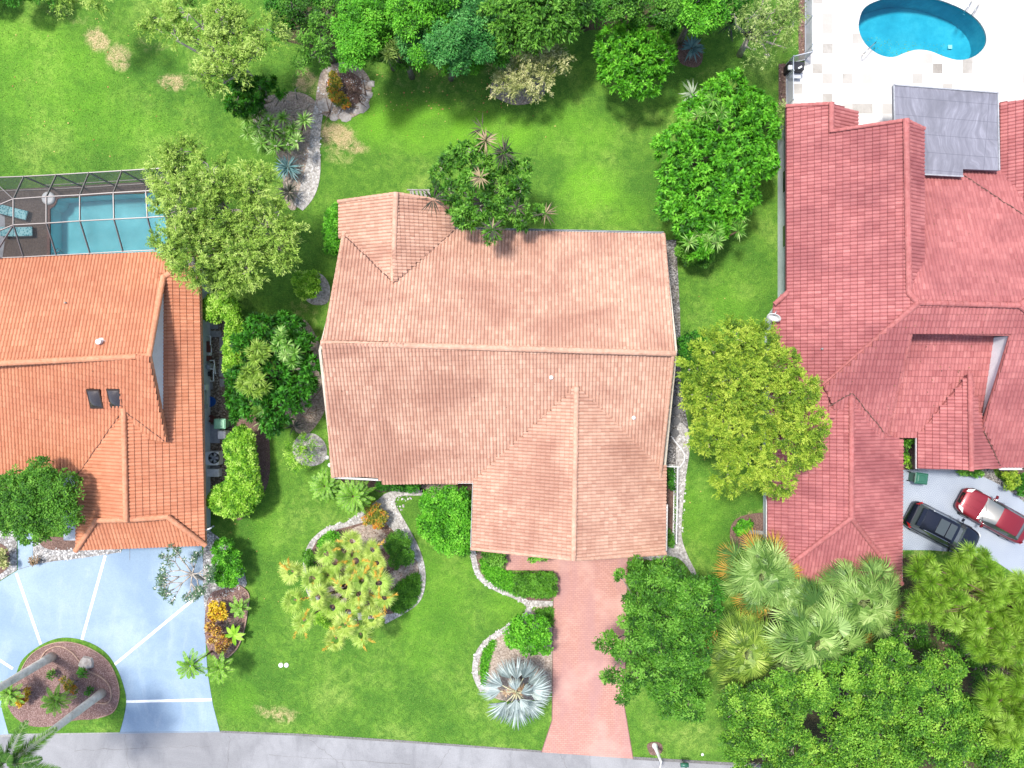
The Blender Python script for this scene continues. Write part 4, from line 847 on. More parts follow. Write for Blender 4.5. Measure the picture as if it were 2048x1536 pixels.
F['orange'] = foliage("orange_flower_stalk", [(0.495, 0.220, 0.022), (0.660, 0.330, 0.033), (0.715, 0.440, 0.066), (0.726, 0.528, 0.132)], .2)
F['croton'] = foliage("croton_leaf", [(0.275, 0.037, 0.013), (0.562, 0.325, 0.019), (0.750, 0.525, 0.025), (0.800, 0.650, 0.100)], .2)
F['croton2'] = foliage("croton_leaf_mixed", [(0.168, 0.060, 0.048), (0.360, 0.168, 0.060), (0.660, 0.420, 0.036), (0.720, 0.552, 0.300)], .2)
F['spike'] = foliage("dark_flower_spike", [(.012, .014, .008), (.030, .028, .018), (.07, .055, .03), (.30, .22, .12)], .1)
F['redgreen'] = foliage("orange_green_leaf", [(.06, .11, .01), (.16, .20, .02), (.38, .28, .03), (.52, .16, .02)], .2)
F['brown'] = foliage("dead_frond", [(.10, .055, .03), (.19, .115, .06), (.30, .20, .12), (.42, .32, .21)], .1)
def tree(name, label, cat, circles, z, mt, bark, seed, base_px=None, group=None, flat=.75, jit=.6, r0=.17, twigs=25, crown="crown", **kw):
    lb = lobes_px(circles, z, flat, jit, seed)
    if base_px: b = W(*base_px, 0)
    else:
        tot = sum(l[3] ** 2 for l in lb); b = Vector((sum(l[0] * l[3] ** 2 for l in lb) / tot, sum(l[1] * l[3] ** 2 for l in lb) / tot, 0))
    t = thing(name, label, cat, b, group)
    o, C = foliage_mesh(crown, t, mt, lb, seed, **kw)
    limbs(t, b, lb, bark, C, seed, r0, twigs)
    return t, lb, C
FE = dict(style='feather', cr_=.50, dens=1.75, k=120, L=.17, Wd=.046, inner=.45, tv=.20)
BR = dict(style='broad', cr_=.42, dens=1.15, k=46, L=.20, Wd=.11, inner=.60)
# large trees
T1 = tree("feathery_tree", "large lime green feathery tree overhanging the screened pool and orange roof", "tree",
    [(352, 305, 42), (340, 350, 55), (420, 350, 55), (365, 410, 72), (450, 410, 80), (500, 370, 50), (535, 450, 58), (400, 490, 80), (470, 500, 70), (350, 480, 50), (445, 550, 40), (380, 530, 40), (560, 500, 38), (585, 455, 22), (500, 540, 28)], 6.8, F['lime'], M['palebark'], 101, r0=.2, twigs=220, **FE)[0]
tree("feathery_tree", "feathery yellow-green tree with bare white limbs at the top left lawn edge", "tree",
    [(320, 35, 30), (370, 20, 40), (300, 50, 22), (345, 60, 24), (370, 75, 20), (400, 45, 38), (440, 30, 45), (440, 85, 45), (480, 60, 48), (525, 55, 38), (430, 130, 40), (470, 120, 40), (410, 150, 24), (520, 95, 26), (445, 165, 20)], 6.8, F['lime'], M['palebark'], 102, r0=.18, twigs=110, **dict(FE, dens=1.5))
tree("feathery_tree", "small lime branch tip of a tree showing over the top left lawn edge", "tree", [(110, -8, 22), (150, -4, 24), (185, 0, 18), (150, -40, 30)], 5, F['lime'], M['palebark'], 103, base_px=(130, -60), r0=.06, twigs=12, **FE)
tree("rounded_tree", "tall yellow-green tree between the pink house and the red roofed house", "tree",
    [(1470, 680, 46), (1425, 700, 40), (1395, 735, 36), (1520, 690, 50), (1555, 735, 50), (1480, 750, 70), (1600, 780, 45), (1420, 800, 52), (1540, 810, 75), (1615, 850, 45), (1460, 860, 66), (1420, 880, 42), (1570, 890, 65), (1500, 930, 55), (1455, 960, 34), (1560, 960, 36), (1620, 900, 34), (1385, 790, 24)], 6.6, F['lime2'], M['palebark'], 104, r0=.2, twigs=45, style='feather', cr_=.33, dens=1.9, k=95, L=.13, Wd=.045, inner=.5, tv=.22)
tree("round_tree", "dense round dark green tree beside the orange roof at the left edge", "tree",
    [(70, 1000, 72), (30, 985, 50), (110, 985, 48), (120, 1030, 42), (60, 1050, 45), (20, 1035, 45), (75, 950, 36), (-20, 1010, 45)], 4.8, F['mid'], M['bark'], 105, flat=.7, jit=.2, style='broad', cr_=.3, dens=1.4, k=40, L=.14, Wd=.08, inner=.7, tv=.14)
# belt of trees along the top edge
BT = dict(style='broad', cr_=.40, dens=1.6, k=70, L=.16, Wd=.075, inner=.6, tv=.17)
tree("leafy_tree", "bright green tree overhanging the round stone bed at the top", "tree", [(725, 25, 52), (715, 75, 46), (745, 55, 40), (700, 110, 32), (690, 50, 30), (735, -30, 60)], 5.5, F['bright'], M['bark'], 106, group=None, **BT)
tree("leafy_tree", "thin dark tree with hanging twigs left of the round stone bed", "tree", [(610, 20, 40), (640, 40, 34), (585, 5, 30), (610, 80, 24), (635, 105, 28), (600, 120, 20), (655, 15, 30), (650, 85, 16)], 5, F['mid'], M['bark'], 107, twigs=50, **dict(BT, dens=.8))
tree("leafy_tree", "blue-green spreading tree in the middle of the top tree belt", "tree", [(860, 30, 60), (905, 70, 52), (870, 100, 34), (950, 40, 55), (960, 90, 40), (920, 130, 24), (820, 85, 34), (900, -30, 70)], 5.5, F['teal'], M['bark'], 108, **BT)
tree("leafy_tree", "fresh green tree between the bright tree and the blue-green one", "tree", [(800, 20, 36), (815, 50, 30), (850, 10, 40), (880, 50, 34), (840, 110, 20), (870, -30, 50)], 6, F['bright'], M['bark'], 109, **BT)
tree("leafy_tree", "drooping green tree above the pale dry bush", "tree", [(1000, 20, 40), (1045, 30, 45), (1090, 20, 50), (1130, 40, 34), (1020, 65, 34), (1080, 60, 32), (1150, 10, 34), (1080, -40, 80)], 5.2, F['mid'], M['bark'], 110, twigs=30, **dict(BT, style='feather', L=.24, Wd=.08))
tree("leafy_tree", "dark tree behind the round glossy shrub at the top edge", "tree", [(1240, 5, 34), (1290, 0, 40), (1330, 20, 34), (1260, -40, 60), (1350, -10, 40)], 5, F['mid'], M['bark'], 111, **BT)
tree("leafy_tree", "bright tree with small glossy leaves above the blue agave", "tree", [(1380, 15, 38), (1400, 45, 24), (1430, 20, 36), (1370, 40, 20), (1410, -40, 60)], 5.2, F['bright'], M['bark'], 112, **BT)
tree("feathery_tree", "sage green feathery tree leaning over the white pool fence", "tree", [(1470, 25, 30), (1505, 30, 36), (1545, 20, 42), (1585, 20, 36), (1520, 70, 36), (1560, 65, 42), (1590, 50, 26), (1510, 100, 22), (1540, 110, 24), (1575, 95, 22), (1540, -40, 70)], 5.5, F['sage'], M['palebark'], 113, twigs=50, **dict(FE, dens=.9, k=64))
tree("leafy_tree", "shadowy green tree between the feathery tree and the thin dark tree at the top", "tree", [(560, 0, 36), (585, 30, 26), (575, -30, 50), (560, 60, 20), (650, -20, 40), (680, 10, 24)], 4.2, F['dark'], M['bark'], 141, **BT)
tree("leafy_tree", "dark tree in the shade behind the fresh green tree", "tree", [(770, 0, 34), (760, 40, 24), (740, 10, 24), (800, -30, 50), (775, 75, 18)], 3.6, F['dark'], M['bark'], 142, **BT)
tree("leafy_tree", "dark underlayer tree below the blue-green crown and the drooping one", "tree", [(980, 60, 34), (1000, 100, 28), (1010, 10, 34), (990, -30, 50), (940, 110, 26), (900, 110, 24)], 3.4, F['dark'], M['bark'], 143, **BT)
tree("leafy_tree", "dark shaded tree at the top edge between the drooping tree and the round shrub", "tree", [(1170, 0, 34), (1200, 20, 26), (1215, -20, 40), (1165, 30, 18), (1150, -30, 50)], 3.4, F['dark'], M['bark'], 144, **BT)
tree("leafy_tree", "dark underlayer tree above the palm with one yellow frond", "tree", [(1340, 30, 30), (1400, 20, 30), (1450, 10, 30), (1370, -20, 50), (1460, -30, 60), (1340, 60, 16)], 3.4, F['dark'], M['bark'], 145, **BT)
tree("leafy_tree", "lime tinted small tree under the bright tree right of the round stone bed", "tree", [(765, 85, 26), (790, 115, 18), (745, 105, 18), (770, 60, 22), (805, 125, 12)], 3.4, F['mid'], M['bark'], 146, **BT)
tree("leafy_tree", "dark green low crown at the lower edge of the blue-green tree", "tree", [(850, 115, 20), (885, 125, 18), (915, 105, 24), (870, 95, 22), (950, 125, 18)], 3.2, F['bright'], M['bark'], 147, **BT)
tree("slender_palm_shrub", "cluster of pale fan leaved stems between two top trees", "shrub", [(795, 70, 16), (815, 95, 18), (785, 100, 16), (835, 75, 14), (775, 110, 12)], 4.6, F['sage'], M['bark'], 114, style='rosette', cr_=.3, dens=1.0, k=30, L=.42, Wd=.08, twigs=5)
tree("leafy_tree", "shadowed dark tree at the upper left corner", "tree", [(20, -22, 34), (80, -26, 36), (-30, -24, 34)], 2.0, F['dark'], M['bark'], 115, base_px=(40, -90), **BT)
tree("dry_bush", "pale wispy willow-like bush on a round gravel bed", "bush", [(1055, 115, 55), (1020, 140, 42), (1095, 110, 42), (1070, 150, 40), (1010, 170, 26), (1120, 120, 22), (1060, 85, 30), (1040, 175, 26)], 3.2, F['pale'], M['palebark'], 116, flat=.7, jit=.3, r0=.1, twigs=60, style='feather', cr_=.42, dens=1.3, k=80, L=.16, Wd=.04, inner=.4)
# big shrubs of the back garden
tree("round_shrub", "big round light green shrub with upright finger-like sprays", "shrub", [(1268, 105, 62), (1230, 85, 42), (1300, 70, 42), (1320, 110, 40), (1240, 140, 42), (1290, 150, 44), (1265, 60, 36), (1225, 115, 28), (1255, 175, 22)], 3.6, F['bright'], M['bark'], 117, flat=.85, jit=.2, style='rosette', cr_=.22, dens=.75, k=26, L=.26, Wd=.095, inner=.88, tv=.17)
tree("large_shrub", "large spreading clump of glossy green shrub beside the red roof", "shrub",
    [(1465, 170, 38), (1425, 185, 32), (1500, 200, 40), (1395, 230, 45), (1460, 235, 60), (1525, 255, 42), (1350, 290, 45), (1410, 310, 66), (1485, 310, 68), (1530, 320, 38), (1350, 355, 42), (1420, 390, 62), (1480, 385, 50), (1345, 410, 36), (1385, 440, 42), (1435, 450, 36), (1400, 490, 30), (1530, 215, 30)], 3.6, F['bright'], M['bark'], 118, flat=.85, jit=.5, style='rosette', cr_=.26, dens=1.15, k=32, L=.28, Wd=.10, inner=.72, tv=.19, droop=.3)
tree("dark_shrub", "dark green shrub mass left of the pink house under yellow-green palm heads", "shrub",
    [(520, 655, 38), (570, 655, 36), (485, 690, 30), (600, 690, 32), (620, 735, 30), (480, 760, 36), (540, 740, 50), (600, 780, 36), (470, 800, 28), (510, 810, 40), (560, 810, 40), (480, 830, 24), (540, 850, 24), (545, 862, 16)], 3.0, F['dark'], M['bark'], 119, flat=.85, jit=.4, style='rosette', cr_=.26, dens=.95, k=30, L=.30, Wd=.11, inner=.7, tv=.19)
tree("dark_shrub", "dark green shrub above the spiky yucca cluster", "shrub", [(475, 165, 30), (510, 175, 26), (535, 160, 18), (470, 205, 26), (500, 205, 24), (560, 185, 12), (480, 225, 14)], 2.8, F['dark'], M['bark'], 120, flat=.85, style='rosette', cr_=.24, dens=1.0, k=28, L=.28, Wd=.10, inner=.7, tv=.18)
tree("front_tree", "loose green tree spilling over the right edge of the pink driveway", "tree",
    [(1290, 1150, 34), (1345, 1150, 34), (1320, 1190, 46), (1385, 1190, 38), (1280, 1210, 34), (1360, 1240, 52), (1300, 1260, 46), (1400, 1250, 32), (1255, 1295, 34), (1215, 1290, 24), (1330, 1310, 54), (1390, 1310, 42), (1270, 1350, 36), (1225, 1355, 12), (1340, 1370, 50), (1390, 1375, 36), (1350, 1415, 34), (1385, 1420, 28), (1255, 1385, 24), (1260, 1240, 22), (1215, 1350, 14), (1270, 1155, 14), (1240, 1150, 12)], 5.0, F['mid'], M['bark'], 121, r0=.15, twigs=60, flat=.7, jit=.8, style='broad', cr_=.38, dens=1.25, k=56, L=.20, Wd=.08, inner=.5, tv=.2)
# oaks bottom right
OK_ = dict(style='broad', cr_=.40, dens=1.45, k=84, L=.15, Wd=.085, inner=.6, tv=.2)
tree("oak_tree", "oak tree at the bottom nearest the street lamp", "tree", [(1480, 1420, 45), (1530, 1400, 40), (1490, 1480, 50), (1550, 1460, 50), (1590, 1500, 50), (1530, 1530, 60), (1590, 1410, 40), (1640, 1380, 45), (1570, 1370, 30), (1560, 1580, 60)], 5.6, F['oak'], M['palebark'], 122, twigs=40, group=None, **OK_)
tree("oak_tree", "big oak in the centre of the bottom right corner", "tree", [(1680, 1500, 50), (1700, 1430, 55), (1760, 1400, 50), (1740, 1350, 45), (1720, 1480, 50), (1780, 1470, 55), (1840, 1430, 50), (1810, 1500, 50), (1830, 1370, 40), (1690, 1350, 35), (1790, 1320, 40), (1760, 1550, 60), (1660, 1560, 50)], 6.2, F['oak'], M['palebark'], 123, twigs=50, **OK_)
tree("oak_tree", "oak at the bottom right under the pine boughs", "tree", [(1890, 1400, 42), (1900, 1340, 36), (1930, 1430, 45), (1900, 1490, 50), (1960, 1480, 50), (2020, 1500, 55), (2000, 1440, 36), (1860, 1330, 30), (1950, 1560, 60), (2080, 1540, 60)], 6.0, F['oak'], M['palebark'], 124, twigs=40, **OK_)
tree("dark_understory_shrub", "shaded dark shrub between the fan palms and the oaks", "shrub", [(1780, 1280, 34), (1830, 1275, 36), (1850, 1310, 30), (1790, 1320, 28), (1810, 1240, 20), (1820, 1200, 16)], 2.6, F['mid'], M['bark'], 125, twigs=20, **dict(BT, dens=.8, Wd=.06))
tree("understory_shrub", "low shaded bush in the gap between the pine and the oaks", "shrub", [(1925, 1290, 26), (1960, 1320, 22), (1900, 1270, 20), (1990, 1335, 20), (1950, 1360, 22), (2030, 1320, 18)], 1.4, F['mid'], M['bark'], 127, twigs=10, **dict(BT, dens=.9))
tree("understory_shrub", "shaded green bush between the driveway tree and the fan palms", "shrub", [(1430, 1180, 30), (1425, 1230, 26), (1420, 1280, 22), (1440, 1310, 20)], 3.0, F['dark'], M['bark'], 126, twigs=10, **dict(BT, Wd=.07, k=36))
# pine
def pine(label, pts, z, seed, base_px, spread):
    rg = np.random.default_rng(seed); r_ = random.Random(seed); b = W(*base_px, 0); t = thing("pine_tree", label, "tree", b)
    Q, T = [], []; mb = MB(); top = Vector((b.x, b.y, z * .8)); mb.tube([b, b + Vector((.1, 0, z * .4)), top], [.22, .17, .1], 8)
    for (x, y, s_) in pts:
        zz = z + r_.uniform(-1.2, .6); c = W(x, y, zz); k = int(420 * s_); d = nrm(rdir(rg, k) + np.array([0, 0, .55])); n_ = len(d)
        Q.append(leaf(np.array(c) + d * .05, d, rdir(rg, n_), rg.uniform(.38, .66, n_) * s_, .022, .22, .6)); T.append(rg.normal(.5, .17, n_) + r_.gauss(0, .12))
        a = top.lerp(b, r_.uniform(0, .4)); m_ = a.lerp(c, .55) + Vector((r_.uniform(-.5, .5), r_.uniform(-.5, .5), -.3)); mb.tube([a, m_, c - Vector((0, 0, .05))], [.06, .035, .02], 5)
    mb.build("trunk", M['brownbark'], t); quads("crown", np.concatenate(Q), F['pine'], t, np.concatenate(T)); return t
def pine_pts(circ, n, seed):
    r_ = random.Random(seed); out = []
    while len(out) < n:
        c = r_.choice(circ); a = r_.uniform(0, 6.28); q = c[2] * math.sqrt(r_.random()); p = (c[0] + q * math.cos(a), c[1] + q * math.sin(a), r_.uniform(.8, 1.2))
        if all((p[0] - o[0]) ** 2 + (p[1] - o[1]) ** 2 > 17 ** 2 for o in out): out.append(p)
        elif r_.random() < .02: out.append(p)
    return out
pine("pine tree with tufted bright needles beside the black parked car", pine_pts([(1850, 1140, 26), (1870, 1180, 34), (1840, 1220, 26), (1900, 1220, 26), (1920, 1150, 36), (1950, 1110, 22), (1970, 1160, 40), (2000, 1210, 46), (1940, 1230, 36), (2030, 1180, 30), (2040, 1250, 40), (1960, 1280, 30), (2010, 1290, 30), (1900, 1180, 30), (2080, 1220, 50)], 92, 7), 6.2, 131, (1960, 1180), 1)
pine("sparse pine boughs at the right edge above the lower oaks", pine_pts([(2035, 1370, 26), (2000, 1400, 26), (1985, 1360, 14), (2035, 1430, 26), (2010, 1460, 26), (2080, 1400, 40), (1985, 1395, 20)], 26, 9), 7.0, 132, (2010, 1330), 1)
# hedges and rounded shrubs
HE = dict(style='broad', cr_=.19, dens=1.5, k=34, L=.14, Wd=.075, inner=.78, tv=.20, droop=.05)
def shrub(name, label, cat, circles, z, mt, seed, group=None, flat=.9, jit=.08, twigs=6, r0=.05, **kw):
    d = dict(HE); d.update(kw); return tree(name, label, cat, circles, z, mt, M['bark'], seed, None, group, flat, jit, r0, twigs, "foliage", **d)
def hedge_line(pts, r, step=14):
    out = []
    for a, b in zip(pts[:-1], pts[1:]):
        n = max(1, int(math.hypot(b[0] - a[0], b[1] - a[1]) / step))
        for i in range(n): out.append((a[0] + (b[0] - a[0]) * i / n, a[1] + (b[1] - a[1]) * i / n, r))
    out.append((*pts[-1], r)); return out
shrub("clipped_hedge", "clipped light green hedge curving beside the brown side-yard gravel", "hedge", [(425, 610, 24), (445, 605, 24), (425, 625, 22), (455, 618, 22), (465, 628, 16)] + hedge_line([(466, 640), (462, 700), (462, 735)], 17, 9) + [(480, 655, 10), (474, 690, 12)], 2.0, F['hedge'], 201)
shrub("clipped_hedge", "clipped hook-shaped light green hedge around the air conditioning unit", "hedge", hedge_line([(478, 880), (482, 910), (486, 950), (494, 985), (480, 1008), (455, 1010), (440, 1003)], 28, 9) + [(468, 895, 24), (470, 920, 20), (468, 950, 18), (465, 975, 20), (440, 990, 20), (430, 1003, 18), (497, 960, 20)], 2.1, F['hedge'], 202)
shrub("ball_shrub", "round clipped shrub on pale gravel left of the pink roof", "shrub", [(611, 566, 26), (600, 560, 18), (620, 575, 18), (606, 580, 16), (624, 558, 16)], 1.5, F['hedge'], 203)
shrub("clipped_hedge", "narrow bright hedge against the upper left corner of the pink roof", "hedge", hedge_line([(666, 430), (662, 460), (663, 495)], 16, 9) + [(673, 415, 10)], 2.3, F['bright'], 204)
shrub("round_shrub", "dense bright green shrub tucked beside the front wing of the pink roof", "shrub", [(890, 1040, 46), (870, 1010, 34), (905, 1000, 32), (925, 1020, 24), (860, 1050, 28), (885, 1075, 32), (920, 1070, 26), (925, 1095, 16), (900, 1095, 18), (930, 1045, 20)], 2.2, F['bright'], 205, cr_=.26, L=.15, Wd=.085, k=34, tv=.15)
shrub("round_shrub", "rounded shrub at the right rim of the paved front bed", "shrub", [(797, 1085, 24), (800, 1105, 26), (785, 1090, 18), (812, 1115, 16), (790, 1125, 14)], 1.2, F['mid'], 206, L=.1, Wd=.06, tv=.12)
shrub("round_shrub", "small green shrub at the top left of the front island bed", "shrub", [(655, 1080, 16), (648, 1092, 14), (665, 1075, 12), (668, 1092, 10)], 1.1, F['bright'], 207)
shrub("low_shrub", "small bright shrub under the clustered palms, nearest the lawn", "shrub", [(648, 1232, 16), (638, 1240, 10), (655, 1245, 10)], .9, F['hedge'], 208)
shrub("low_shrub", "low bright shrub at the left rim of the front island bed", "shrub", [(618, 1120, 11), (622, 1135, 10), (614, 1108, 9)], .8, F['grassy'], 209)
shrub("round_shrub", "bright billowing shrub beside the driveway above the silver palm", "shrub", [(1050, 1262, 30), (1030, 1275, 22), (1075, 1255, 22), (1085, 1275, 20), (1060, 1290, 24), (1040, 1248, 14), (1090, 1298, 12)], 1.8, F['bright'], 210, cr_=.26, L=.15, Wd=.09, tv=.17)
shrub("low_hedge", "low clipped hedge block between the front walk and the pink driveway", "hedge", hedge_line([(1042, 1160), (1100, 1160)], 13, 9) + hedge_line([(1042, 1182), (1102, 1182)], 14, 9), .9, F['grassy'], 211, flat=1, k=30)
shrub("low_shrub", "loose shrub by the corner of the front wing beside the walk", "shrub", [(975, 1108, 14), (995, 1112, 14), (985, 1120, 12), (1002, 1122, 9)], 1.0, F['mid'], 212, k=26)
shrub("low_shrub", "narrow dark foundation planting below the front eaves of the pink house", "shrub", hedge_line([(762, 970), (830, 972)], 10, 8), .9, F['dark'], 213)
shrub("flowering_shrub", "small yellow and orange flowering shrub at the top of the front island bed", "shrub", [(745, 1025, 18), (760, 1035, 13), (735, 1038, 12), (755, 1048, 10)], 1.1, F['redgreen'], 214, k=22, L=.14)
shrub("pale_shrub", "light airy round shrub on a pale gravel ring beside the pink roof", "shrub", [(598, 905, 28), (585, 900, 20), (612, 900, 18), (595, 925, 18), (605, 885, 14), (624, 900, 12)], 1.6, F['hedge'], 215, style='feather', k=40, L=.12, Wd=.035, cr_=.28, dens=.8, twigs=20)
shrub("round_shrub", "dark green shrub squeezed between the pink roof and the yellow-green tree", "shrub", [(1390, 688, 26), (1370, 695, 20), (1405, 705, 18), (1380, 715, 16)], 2.0, F['dark'], 216, cr_=.26, L=.16, Wd=.08)
shrub("round_shrub", "bright rounded shrub between the blue driveway and the lawn", "shrub", [(445, 1100, 22), (460, 1120, 22), (440, 1125, 18), (465, 1145, 20), (448, 1158, 18), (430, 1150, 12), (462, 1165, 10)], 1.7, F['bright'], 217)
shrub("croton_shrub", "yellow croton bush in the bed right of the blue driveway, upper of two", "shrub", [(432, 1215, 16), (442, 1228, 15), (425, 1230, 12)], 1.1, F['croton'], 218, "croton bushes in the bed by the blue driveway", style='rosette', k=22, L=.2, Wd=.08, cr_=.2)
shrub("croton_shrub", "mottled yellow and purple croton bush, lower of the two by the blue driveway", "shrub", [(422, 1255, 14), (430, 1272, 17), (445, 1285, 16), (440, 1298, 12), (424, 1282, 10)], 1.1, F['croton2'], 219, "croton bushes in the bed by the blue driveway", style='rosette', k=22, L=.2, Wd=.08, cr_=.2)
shrub("small_shrub", "little dark shrub by the red mulch left of the lower red roof corner", "shrub", [(1487, 1055, 12), (1478, 1062, 9), (1498, 1050, 8)], .9, F['bright'], 220)
shrub("small_shrub", "leafy plant in the slot between the red roofs beside the entry", "shrub", [(1813, 886, 11), (1822, 880, 8), (1812, 905, 6)], 1.6, F['mid'], 221, style='rosette', k=20, L=.22)
shrub("small_shrub", "yellowish small plant in the narrow bed above the green bin", "shrub", [(1816, 920, 9), (1820, 932, 6)], .9, F['hedge'], 222, style='rosette', k=16, L=.2)
shrub("small_shrub", "yellowish shrub in the mulch at the right edge above the red car", "shrub", [(2022, 945, 13), (2028, 960, 14), (2020, 970, 9)], 1.0, F['lime2'], 223)
shrub("small_shrub", "dark low shrub at the right edge beside the yellowish shrub", "shrub", [(2050, 962, 14), (2046, 980, 12)], .9, F['dark'], 224)
shrub("low_shrub", "low green strip of planting below the small right gable", "shrub", hedge_line([(1925, 944), (1960, 947)], 7, 6), .5, F['mid'], 225, k=20)
shrub("small_shrub", "pale feathery shrub squeezed between the fence and the red roof corner", "shrub", [(1560, 228, 14), (1570, 215, 10), (1553, 245, 12), (1560, 262, 10)], 2.2, F['sage'], 226, style='feather', k=40, L=.14, Wd=.04, cr_=.28)
shrub("small_shrub", "pale green shrub at the foot of the large shrub beside the pink roof", "shrub", [(1385, 510, 20), (1410, 515, 18), (1365, 500, 14), (1425, 500, 12)], 1.8, F['mid'], 227)
shrub("low_shrub", "orange and green ground cover inside the round stone bed", "shrub", [(668, 165, 12), (664, 182, 12), (676, 195, 12), (690, 205, 10), (668, 150, 9)], .7, F['redgreen'], 228, tv=.3)
shrub("small_shrub", "variegated shrub in the white gravel at the left edge by the blue driveway", "shrub", [(-4, 1118, 13), (6, 1128, 9), (0, 1108, 8)], .9, F['pale'], 229)
shrub("small_shrub", "little dry brown tuft at the corner of the left front walk", "shrub", [(68, 1122, 8)], .5, F['brown'], 230, k=20)
shrub("low_shrub", "green creeper beneath the front corner of the pink house by the driveway", "shrub", [(1060, 1108, 9), (1075, 1112, 8), (1090, 1115, 7), (1064, 1122, 5), (1100, 1108, 6)], 1.6, F['bright'], 231, k=22, dens=.7)
shrub("small_shrub", "small shrub in the strip between the white railing and the pink house", "shrub", [(1336, 1072, 11), (1340, 1085, 9), (1332, 1060, 7)], 1.0, F['mid'], 232)
shrub("small_shrub", "dark plants at the top end of the white railing", "shrub", [(1338, 945, 9), (1341, 960, 8), (1344, 975, 6)], .8, F['dark'], 233)
shrub("ground_cover", "bushy ground cover between the driveway and the green front tree", "shrub", hedge_line([(1275, 1150), (1270, 1200), (1272, 1240)], 12, 9) + [(1295, 1135, 12), (1310, 1128, 10)], .9, F['grassy'], 234, k=28)
# upright grassy ground cover as real blades
def tuft(name, label, cat, poly, dens, L, mt, seed, z=.03):
    rg = np.random.default_rng(seed); xs_ = [q[0] for q in poly]; ys_ = [q[1] for q in poly]; n = int((max(xs_) - min(xs_)) * (max(ys_) - min(ys_)) / S / S * dens * 9)
    X = rg.uniform(min(xs_), max(xs_), n); Y = rg.uniform(min(ys_), max(ys_), n); k = inpoly(X, Y, poly); n = int(k.sum())
    P = np.stack([(X[k] - 1024) / S, (768 - Y[k]) / S, np.full(n, z)], 1); D = nrm(rdir(rg, n) * np.array([1, 1, .3]) + np.array([0, 0, .55]))
    o = quads(name, leaf(P, D, rdir(rg, n) * .5 + np.array([0, 0, 1]), L * rg.uniform(.4, 1.2, n), .05, .35), mt, None, rg.normal(.5, .2, n)); return tag(o, label, cat)
tuft("ground_cover", "dark green grassy ground cover in the lower right of the front island bed", "ground cover", cr([(785, 1185), (800, 1165), (832, 1148), (840, 1160), (838, 1185), (825, 1208), (800, 1224), (783, 1212)], 3), 150, .35, F['grassy'], 301)
tuft("ground_cover", "bright grassy ground cover curving beside the walk left of the low hedge", "ground cover", cr([(962, 1118), (985, 1125), (1012, 1144), (1030, 1150), (1035, 1185), (1010, 1178), (985, 1165), (968, 1145)], 3), 160, .32, F['bright'], 302)
tuft("ground_cover", "thin green ground cover strip inside the curved path by the silver palm", "ground cover", cr([(962, 1330), (970, 1300), (990, 1278), (985, 1300), (975, 1330), (972, 1360), (966, 1372)], 3), 160, .28, F['bright'], 303)
tuft("ground_cover", "grassy corner between the short side path and the driveway", "ground cover", [(1070, 1220), (1104, 1214), (1104, 1250), (1080, 1245)], 150, .3, F['grassy'], 304)
tuft("ground_cover", "long green blades along the right side of the pink driveway", "ground cover", [(1258, 1125), (1300, 1125), (1290, 1250), (1258, 1250)], 120, .4, F['grassy'], 305)
# fine lawn blades: nobody could count them
def lawn_blades(seed, n=170000):
    rg = np.random.default_rng(seed); X = rg.uniform(-10, 2058, n); Y = rg.uniform(0, 1536, n); k = np.zeros(n, bool)
    L1 = [[(0, 0), (560, 0), (640, 130), (640, 420), (690, 400), (1350, 400), (1350, 480), (1900, 90), (1590, 60), (1555, 130), (1555, 620), (1500, 1060), (1440, 1180), (1390, 1150), (1360, 1000), (1380, 900), (1340, 460), (1300, 455), (900, 450), (690, 395), (640, 640), (660, 960), (760, 990), (840, 990), (940, 980), (945, 1100), (1060, 1215), (950, 1330), (965, 1385), (1100, 1380), (1100, 1440), (1085, 1500), (440, 1462), (412, 1340), (500, 1200), (420, 1060), (520, 1020), (540, 850), (400, 560), (300, 345), (0, 370)],
          [(1252, 1250), (1480, 1150), (1480, 1527), (1266, 1514), (1250, 1415)]]
    bad = [[(q[0], q[1]) for q in p] for p in ([(600, 1040), (790, 985), (860, 1130), (850, 1210), (770, 1250), (620, 1220), (600, 1100)], [(632, 120), (745, 120), (745, 240), (632, 240)], strip([(642, 200), (632, 260), (628, 320), (620, 370), (598, 415)], 30), strip(pth, 13), [(966, 1260), (1106, 1210), (1100, 1400), (960, 1390)], [(1290, 1482), (1328, 1482), (1328, 1510), (1290, 1510)], [(645, 400), (1345, 400), (1345, 950), (660, 950)] if False else [(0, 0), (0, 0), (0, 0)], [(585, 540), (662, 540), (662, 612), (600, 612)])]
    for p in L1: k |= inpoly(X, Y, p)
    for p in bad: k &= ~inpoly(X, Y, p)
    X, Y = X[k], Y[k]; n = len(X); P = np.stack([(X - 1024) / S, (768 - Y) / S, np.full(n, .0)], 1)
    D = nrm(rdir(rg, n) * np.array([1, 1, .3]) + np.array([0, 0, .5])); o = quads("grass", leaf(P, D, rdir(rg, n), rg.uniform(.06, .12, n), .035, .3), F['grassblade'], None, rg.normal(.5, .2, n)); o["kind"] = 'stuff'; return o
F['grassblade'] = foliage("grass_blade", [(.055, .14, .014), (.085, .20, .02), (.125, .26, .03), (.20, .33, .06)], .25, .6)
lawn_blades(400)
